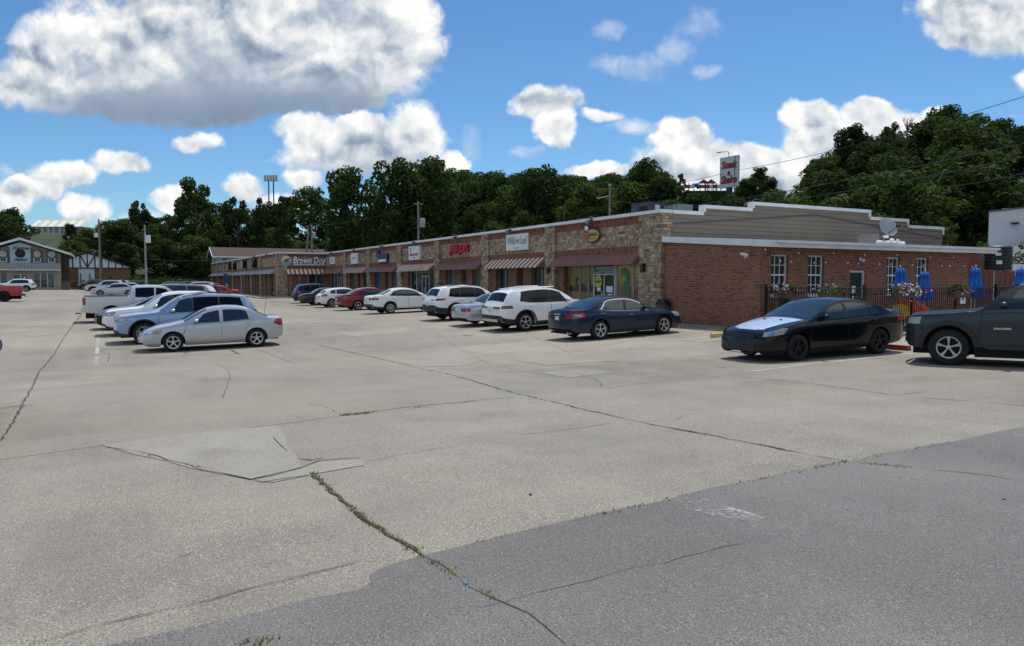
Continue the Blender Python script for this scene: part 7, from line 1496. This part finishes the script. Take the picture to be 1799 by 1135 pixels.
# wheel stops and kerb end
def stop(px, py, Y, rz, L, mat, label): p = hit(px, py); s = thing('wheel_stop', p, label, 'wheel stop', 'wheel stops', rz); mb = MB(); mb.prism([(-.1, 0), (.1, 0), (.07, .13), (-.07, .13)], 'y', -L / 2, L / 2); mb.build('block', mat, s)
stop(1268, 592, 0, TH + R(90), .9, M('kerb_yellow', (.5, .38, .1), .7, var=.2), 'yellow painted wheel stop in front of the brick wall'); stop(1572, 614, 0, TH, .8, M('kerb_red', (.3, .06, .045), .7, var=.2), 'red painted wheel stop behind the black sedan')
kerbpoly('kerb', [(19.95, 20.0), (20.1, 20.0), (20.1, 24.4), (19.95, 24.4)], .08, 'pale kerb strip along the brick side wall')
# small litter on the asphalt
for px, py, c, n, lab in ((1490, 897, (.02, .2, .5), 'litter_scrap', 'small bright blue scrap on the asphalt'), (817, 1026, (.03, .22, .5), 'litter_scrap', 'tiny blue scrap near the weedy joint'), (932, 870, (.01, .01, .01), 'pebble', 'black pebble on the concrete'), (1764, 879, (.02, .02, .03), 'pebble', 'dark lump on the asphalt at right')):
    p = hit(px, py); s = thing(n, p, lab, 'litter'); mb = MB(); mb.ball((0, 0, .008), (.012, .018, .008), 7, 4)
    mb.build('scrap' if n != 'pebble' else 'stone', M('litter%g' % px, c, .6), s, smooth=60)
# ================================================================ poles, wires, far signs
m_pw = M('pole_wood', (.2, .17, .14), .9, var=.25, scale=3); m_pg = M('pole_grey', (.3, .31, .31), .6, var=.1); m_wire = M('wire_dark', (.02, .02, .02), .6)
def pole(px, top, Y, r, label, mat, base_py=None, cat='pole', name='utility_pole'):
    X = (px - CX) / F * Y; g = H(X, Y); s = empty(name, (X, Y, g), 0, label, cat); h = CZ + (HOR - top) / F * Y - g; mb = MB(); mb.tube([(0, 0, -.3), (0, 0, h)], [r, r * .72], 10); mb.build('shaft', mat, s, smooth=50); return s, h
def box_on(s, name, x0, x1, y0, y1, z0, z1, mat): mb = MB(); mb.box(x0, x1, y0, y1, z0, z1); return mb.build(name, mat, s)
s, h = pole(258, 396, 92, .13, 'grey steel pole carrying a white box lamp in the far lot', m_pg, cat='light pole', name='light_pole'); box_on(s, 'lamp_box', .12, .6, -.2, .2, h - 2.2, h - 1.25, m_white); box_on(s, 'bracket', .0, .15, -.03, .03, h - 1.8, h - 1.7, m_metal)
s, h = pole(178, 386, 108, .16, 'brown wooden pole with a white box lamp before the brick hall', m_pw, cat='light pole', name='light_pole'); box_on(s, 'lamp_box', -.65, -.1, -.2, .2, h - 2.6, h - 2.0, m_white); box_on(s, 'bracket', -.15, .0, -.03, .03, h - 2.3, h - 2.2, m_metal)
s, h = pole(113, 400, 150, .15, 'thin wooden pole behind the salon roof', m_pw)
def xarm(s, z, L=1.2, rz=.4): mb = MB(); c, q = math.cos(rz), math.sin(rz); mb.tube([(-L * c, -L * q, z), (L * c, L * q, z)], .05, 6); mb.build('cross_arm', m_pw, s)
s, h = pole(736, 355, 75, .15, 'wooden utility pole with grey transformer behind the red letters', m_pw); mb = MB(); mb.lathe([(0, 0), (.27, 0), (.27, .8), (.2, .9), (0, .92)], 14, 'z', (.42, -.1, h - 2.6)); mb.build('transformer', m_pg, s, smooth=40); mb = MB(); mb.tube([(.12, 0, h - 1.2), (.3, 0, h - .9), (.3, 0, h - .3)], .04, 6); mb.tube([(0, 0, h - 2.8), (1.0, 0, h - 4.2)], .02, 4); mb.build('insulator', m_metal, s); xarm(s, h - .25, .5)
s, h = pole(549.5, 394, 100, .16, 'right wooden pole of the leaning pair behind the wing', m_pw); mb = MB(); mb.lathe([(0, 0), (.25, 0), (.25, .7), (0, .8)], 12, 'z', (.35, -.1, h - 1.9)); mb.build('transformer', m_pg, s, smooth=40); mb = MB(); mb.tube([(-.9, 0, h - .35), (.1, 0, h - .2)], .04, 5); mb.build('cross_arm', m_pw, s)
X = (546 - CX) / F * 101; g = H(X, 101.0); s = empty('leaning_pole', (X - .2, 101, g), 0, 'leaning wooden brace pole beside the upright pole behind the wing', 'pole'); hh = CZ + (HOR - 400) / F * 101 - g; mb = MB(); mb.tube([(-.75, 0, -.2), (.02, 0, hh)], [.15, .1], 9); mb.build('shaft', m_pw, s, smooth=50)
s, h = pole(1070, 325, 62, .12, 'thin grey pole with a side arm above the shop roof', m_pw); mb = MB(); mb.tube([(0, 0, h - .15), (0, 0, h)], .15, 8); mb.build('cap', m_pg, s); mb = MB(); mb.tube([(-1.1, 0, h - 1.2), (0, 0, h - 1.0)], .04, 5); mb.build('cross_arm', m_pg, s)
s, h = pole(1641, 322, 62, .2, 'dark wooden pole with a looping cable on the right slope', M('pole_dark', (.045, .038, .03), .9)); mb = MB(); mb.tube([(0, -.2, h - .5), (-.5, -.2, h - 1.8), (-.95, -.2, h - 3.0), (-.7, -.2, h - 4.1)], .035, 5); mb.build('cable_loop', m_pg, s); mb = MB(); mb.tube([(-.0, 0, h), (.5, 0, h + 1.1)], .04, 5); mb.build('top_bracket', m_pw, s)
# twin floodlight mast far away
X, Y = (480 - CX) / F * 200, 200.0; g = H(X, Y); s = empty('floodlight_mast', (X, Y, g), 0, 'tall twin legged floodlight mast rising above the wood', 'floodlight mast'); top = CZ + (HOR - 310) / F * Y - g
for x in (-.65, .65): mb = MB(); mb.tube([(x, 0, 0), (x, 0, top - 1)], .17, 8); mb.build('leg', m_metal, s)
mb = MB(); mb.box(-1.9, 1.9, -.1, .1, top - 1.6, top - 1.45); mb.build('frame', m_metal, s); mb = MB()
for k in range(5): mb.box(-1.8 + k * .74, -1.8 + k * .74 + .62, -.2, 0, top - 1.4, top)
mb.build('lamp_bank', M('lamp_cream', (.5, .48, .42), .4), s)
# pylon sign on the hill
SYs = 100.0; X = (1278 - CX) / F * SYs; g = H(X, SYs); sp2 = F / SYs
s = empty('pylon_sign', (X, SYs, g), R(-58), 'tall white pylon sign with red lettering above the gable', 'pylon sign'); zz = lambda py: CZ + (HOR - py) / sp2 - g
wd = 1.55
mb = MB(); mb.box(-wd, wd, -.18, .18, zz(331), zz(278)); mb.build('sign_cabinet', M('sign_white', (.62, .64, .63), .5, var=.06), s); mb = MB(); mb.tube([(.0, 0, -.5), (.0, 0, zz(331))], .42, 12); mb.build('post', M('post_blue_black', (.02, .028, .045), .5), s, smooth=40)
lr = (R(90), 0, 0); h3 = zz(278) - zz(331)
for t, z, sz in (('Steak', .73, 1.35), ('n', .48, 1.0), ('Shake', .25, 1.35)):
    text('lettering_shadow', t, sz, m_black, s, (.04, -.19, zz(331) + h3 * z - .04), lr, .01, .12, .05, .86); text('lettering', t, sz, M('sign_red', (.42, .02, .03), .4), s, (0, -.22, zz(331) + h3 * z), lr, .012, .12, .03, .86)
X2 = (1287 - CX) / F * 98; s = empty('antenna_mast', (X2, 98, H(X2, 98.0)), 0, 'thin dark mast with short arms right beside the pylon sign', 'mast'); hh = CZ + (HOR - 276) / F * 98 - H(X2, 98.0); mb = MB(); mb.tube([(0, 0, 0), (0, 0, hh)], .05, 6); mb.build('shaft', m_metal, s); mb = MB(); mb.tube([(-.25, 0, hh - .1), (.3, 0, hh - .1)], .03, 5); mb.tube([(-.1, 0, hh - 1.2), (.2, 0, hh - 1.2)], .05, 5); mb.tube([(-.15, 0, hh - 1.8), (.2, 0, hh - 1.8)], .03, 5); mb.build('arm', m_metal, s)
X2 = (1276 - CX) / F * 130; s = empty('street_lamp', (X2, 130, H(X2, 130.0)), 0, 'street lamp with a long arm rising behind the pylon sign', 'street lamp'); hh = CZ + (HOR - 270) / F * 130 - H(X2, 130.0); mb = MB(); mb.tube([(0, 0, 0), (0, 0, hh), (-.2, 0, hh + .05), (-1.6, 0, hh - .02)], .06, 6); mb.build('shaft', m_metal, s); mb = MB(); mb.box(-2.1, -1.4, -.12, .12, hh - .14, hh - .02); mb.build('lamp_head', m_metal, s)
# playground on the hilltop
X, Y = (1228 - CX) / F * 118, 118.0; zg = CZ + (HOR - 333) / F * Y
s = empty('playground', (X, Y, zg), 0, 'red white and blue playground towers on the hilltop beside the pylon sign', 'playground'); pp = F / Y
mr, mbl = M('play_red', (.35, .03, .06), .5), M('play_blue', (.05, .06, .4), .5)
for px, w, mt in ((1204, .35, m_white), (1212, .5, mr), (1232, .55, m_white), (1239, .4, m_white), (1245, .6, mr), (1252, .5, m_white), (1259, .5, mr)):
    x = (px - 1228) / pp
    for dx in (-w * .8, w * .8): mb = MB(); mb.tube([(x + dx, 0, -1.5), (x + dx, 0, .85)], .07, 6); mb.build('post', mt, s)
    mb = MB(); mb.box(x - w * .7, x + w * .7, -.4, .4, .1, .55); mb.build('panel', mr if mt is m_white else m_white, s)
mb = MB(); mb.tube([((1214 - 1228) / pp, 0, .5), ((1221 - 1228) / pp, 0, .55), ((1226 - 1228) / pp, 0, .1)], .36, 10); mb.build('tube_slide', mbl, s, smooth=50)
for px in (1232, 1245): x = (px - 1228) / pp; mb = MB(); mb.prism([(x - .75, .85), (x, 1.4), (x + .75, .85)], 'y', -.6, .6); mb.build('roof', mr, s)
mb = MB(); mb.box((1200 - 1228) / pp, (1275 - 1228) / pp, -1, 4, -3, -.45); mb.build('play_deck', m_leafd, s)
# overhead wires
def wire(p, q, sag, label, r=.022, n=18):
    p, q = Vector(p), Vector(q); s = empty('overhead_wire', p, 0, label, 'wire', 'overhead wires'); mb = MB(); mb.tube([(p.lerp(q, i / n) - p) - Vector((0, 0, sag * 4 * (i / n) * (1 - i / n))) for i in range(n + 1)], r, 5); mb.build('cable', m_wire, s)
wire(at(1830, 245, 46), at(1180, 366, 70), .35, 'upper of the two long wires crossing the right slope', .03); wire(at(1830, 268, 46), at(1330, 358, 66), .3, 'lower of the two long wires crossing the right slope', .03); wire(at(1830, 296, 46), at(1640, 330, 62), .2, 'short wire from the frame edge to the dark pole', .026)
wire(at(1830, 160, 60), at(1290, 300, 100), .6, 'thin wire high above the big trees at right', .028); wire(at(1290, 300, 100), at(1040, 345, 110), .4, 'thin wire left of the pylon sign', .025); wire(at(1072, 352, 62), at(1250, 366, 64), .1, 'wire from the thin grey pole to the gable', .018); wire(at(258, 455, 92), at(380, 457, 120), .2, 'faint wire from the light pole to the brown roofed house', .02)
wire(at(549, 396, 100), at(736, 358, 75), .5, 'wire between the leaning pair and the transformer pole', .02)
# white van and bits beyond the annex roof
q = at(1706, 424, 80); s = empty('parked_van', (q.x, q.y, q.z - 1.3), TH, 'white van top showing above the annex roof', 'van'); mb = MB(); mb.prism([(-2.4, 0), (-2.4, 1.0), (-1.6, 1.15), (-1.0, 1.9), (2.3, 1.95), (2.4, 1.2), (2.4, 0)], 'y', -.9, .9); mb.build('body', P_white, s); mb = MB(); mb.box(-.9, 1.9, -.93, -.9, 1.2, 1.7); mb.build('window', m_tint, s)
q = at(1670, 408, 70); s = empty('street_sign', (q.x, q.y, q.z), 0, 'small white sign plate against the right slope', 'sign'); mb = MB(); mb.box(-.28, .28, -.02, .02, -.09, .09); mb.build('plate', m_paper, s); mb = MB(); mb.tube([(0, .04, .05), (0, .04, -5)], .03, 5); mb.build('post', m_metal, s)
for px, top, Y, w, lab in ((1660, 398, 50, 1.6, 'tall light green weeds behind the gable end'), (1710, 412, 50, .9, 'light green weeds beside the white building'), (1788, 418, 48, .8, 'small shrub in front of the white building'), (1715, 455, 44, 1.4, 'low bushes between annex and tank'), (1790, 455, 45, 1.6, 'brownish shrub right of the black tank')):
    X = (px - CX) / F * Y; g = H(X, Y); zt = CZ + (HOR - top) / F * Y - g; s = empty('shrub', (X, Y, g), 0, lab, 'shrub'); rg = np.random.default_rng(int(px)); mb = MB(); cs = [(rg.normal(0, w * .35), rg.normal(0, .3), rg.uniform(.2, zt * .9)) for _ in range(22)]; leaf_quads(mb, rg, cs, [.35] * 22, 1300, .09); mb.build('leaves', m_leafl, s, fix=False); mb = MB(); [mb.tube([(c[0] * .3, 0, 0), c], .015, 4) for c in cs[:8]]; mb.build('stem', m_bark, s)
# feather flag by the far wing
p = hit(394, 521); p = Vector(((394 - CX) / F * 104, 104.0, 0)); p.z = H(p.x, p.y); s = thing('feather_flag', p, 'dark blue feather flag with a white mark by the far wing', 'flag', rz=.2); mb = MB(); mb.tube([(0, 0, 0), (0, 0, 2.4), (.15, 0, 2.75), (.5, 0, 2.8)], .025, 6); mb.build('pole', m_metal, s)
mb = MB(); G = [[(x * w, .05 * math.sin(z * 3), z) for x in (0, .33, .66, 1)] for z, w in ((.15, .75), (.8, .8), (1.5, .8), (2.2, .75), (2.6, .6), (2.78, .35))]; mb.grid(G); mb.grid([[(a, b + .012, c) for a, b, c in r_] for r_ in G]); mb.build('cloth', m_navy_s, s, smooth=60); mb = MB(); mb.add([(.25, -.06, 1.45), (.42, -.06, 1.4), (.68, -.06, .85), (.6, -.06, .75)], [(0, 1, 2, 3)]); mb.build('mark', m_paper, s)
# ================================================================ person in front of the salon
def skinmesh(name, V, E, Rd, mat, parent, sub=2, root=0):
    me = bpy.data.meshes.new(name); me.from_pydata(V, E, []); o = bpy.data.objects.new(name, me); C.objects.link(o); md = o.modifiers.new('Skin', 'SKIN'); md.use_smooth_shade = True
    for i, sv in enumerate(me.skin_vertices[0].data): r = Rd[i]; sv.radius = r if isinstance(r, tuple) else (r, r); sv.use_root = (i == root)
    sb = o.modifiers.new('Subdivision', 'SUBSURF'); sb.levels = sb.render_levels = sub
    dg = bpy.context.evaluated_depsgraph_get(); nm = bpy.data.meshes.new_from_object(o.evaluated_get(dg)); o.modifiers.clear(); o.data = nm; nm.materials.clear(); nm.materials.append(mat); o.parent = parent; return o
pY = 103.0; pX = (50 - CX) / F * pY
man = empty('person', (pX, pY, H(pX, pY)), R(200), 'person in a dark red shirt and tan trousers before the salon doors', 'person')
m_skin = M('skin', (.4, .24, .17), .6); m_shirt = M('shirt_dark_red', (.2, .018, .025), .8); m_trou = M('trousers_tan', (.33, .25, .17), .85); m_hair = M('hair_dark', (.03, .022, .018), .8)
V = [(0, 0, .95), (0, 0, 1.12), (0, 0, 1.32), (0, .01, 1.45), (0, .01, 1.53), (0, .02, 1.6), (0, .02, 1.7)]; E = [(0, 1), (1, 2), (2, 3), (3, 4), (4, 5), (5, 6)]; Rd = [(.15, .1), (.14, .095), (.17, .11), (.09, .075), (.05, .05), (.072, .085), (.06, .075)]
for sg in (1, -1):
    b = len(V); V += [(sg * .17, 0, 1.41), (sg * .22, -.02, 1.14), (sg * .2, .14, .93), (sg * .19, .2, .88)]; E += [(2, b), (b, b + 1), (b + 1, b + 2), (b + 2, b + 3)]; Rd += [.055, .042, .032, (.04, .02)]
    for k, L in enumerate((.055, .07, .075, .065)): V += [(sg * (.165 + .018 * k), .24, .86), (sg * (.165 + .018 * k), .235 + L * .5, .83)]; n = len(V); E += [(b + 3, n - 2), (n - 2, n - 1)]; Rd += [.009, .008]
    V += [(sg * .15, .2, .86), (sg * .14, .225, .835)]; n = len(V); E += [(b + 3, n - 2), (n - 2, n - 1)]; Rd += [.011, .009]
    b = len(V); V += [(sg * .09, 0, .88), (sg * .1, .02, .5), (sg * .1, -.01 + sg * .08, .1), (sg * .11, .03 + sg * .08, .03), (sg * .115, .15 + sg * .08, .025)]; E += [(0, b), (b, b + 1), (b + 1, b + 2), (b + 2, b + 3), (b + 3, b + 4)]; Rd += [.088, .058, .04, .042, .03]
skinmesh('body', V, E, Rd, m_skin, man)
skinmesh('shirt', [(0, 0, .9), (0, 0, 1.12), (0, 0, 1.32), (0, .01, 1.44), (.17, 0, 1.41), (.205, -.01, 1.22), (-.17, 0, 1.41), (-.205, -.01, 1.22)], [(0, 1), (1, 2), (2, 3), (2, 4), (4, 5), (2, 6), (6, 7)], [(.17, .12), (.16, .11), (.185, .125), (.08, .07), .075, .068, .075, .068], m_shirt, man)
skinmesh('trousers', [(0, 0, .96), (.09, 0, .86), (.1, .02, .5), (.1, .07, .1), (-.09, 0, .86), (-.1, .02, .5), (-.1, -.09, .1)], [(0, 1), (1, 2), (2, 3), (0, 4), (4, 5), (5, 6)], [(.165, .12), .1, .075, .062, .1, .075, .062], m_trou, man)
mb = MB(); mb.ball((0, .0, 1.68), (.082, .1, .09), 14, 8); mb.build('hair', m_hair, man, smooth=60)
mb = MB(); mb.ball((.028, .098, 1.635), (.011, .008, .008)); mb.ball((-.028, .098, 1.635), (.011, .008, .008)); mb.build('eyes', m_black, man); mb = MB(); mb.prism([(.098, 1.625), (.122, 1.59), (.098, 1.585)], 'x', -.012, .012); mb.build('nose', m_skin, man); mb = MB(); mb.ball((0, .096, 1.56), (.024, .008, .006)); mb.build('mouth', m_shirt, man); mb = MB(); mb.ball((.08, .02, 1.62), (.012, .02, .03)); mb.ball((-.08, .02, 1.62), (.012, .02, .03)); mb.build('ears', m_skin, man)
bag = empty('carried_bag', (pX - .35, pY - .05, H(pX, pY) + .62), 0, 'small white bag hanging from the hand of the person', 'bag'); mb = MB(); mb.prism([(-.14, 0), (.14, 0), (.11, .3), (-.11, .3)], 'y', -.06, .06); mb.build('sack', m_paper, bag); mb = MB(); mb.tube([(-.06, 0, .3), (-.04, 0, .42), (.04, 0, .42), (.06, 0, .3)], .008, 5); mb.build('handle', m_paper, bag)
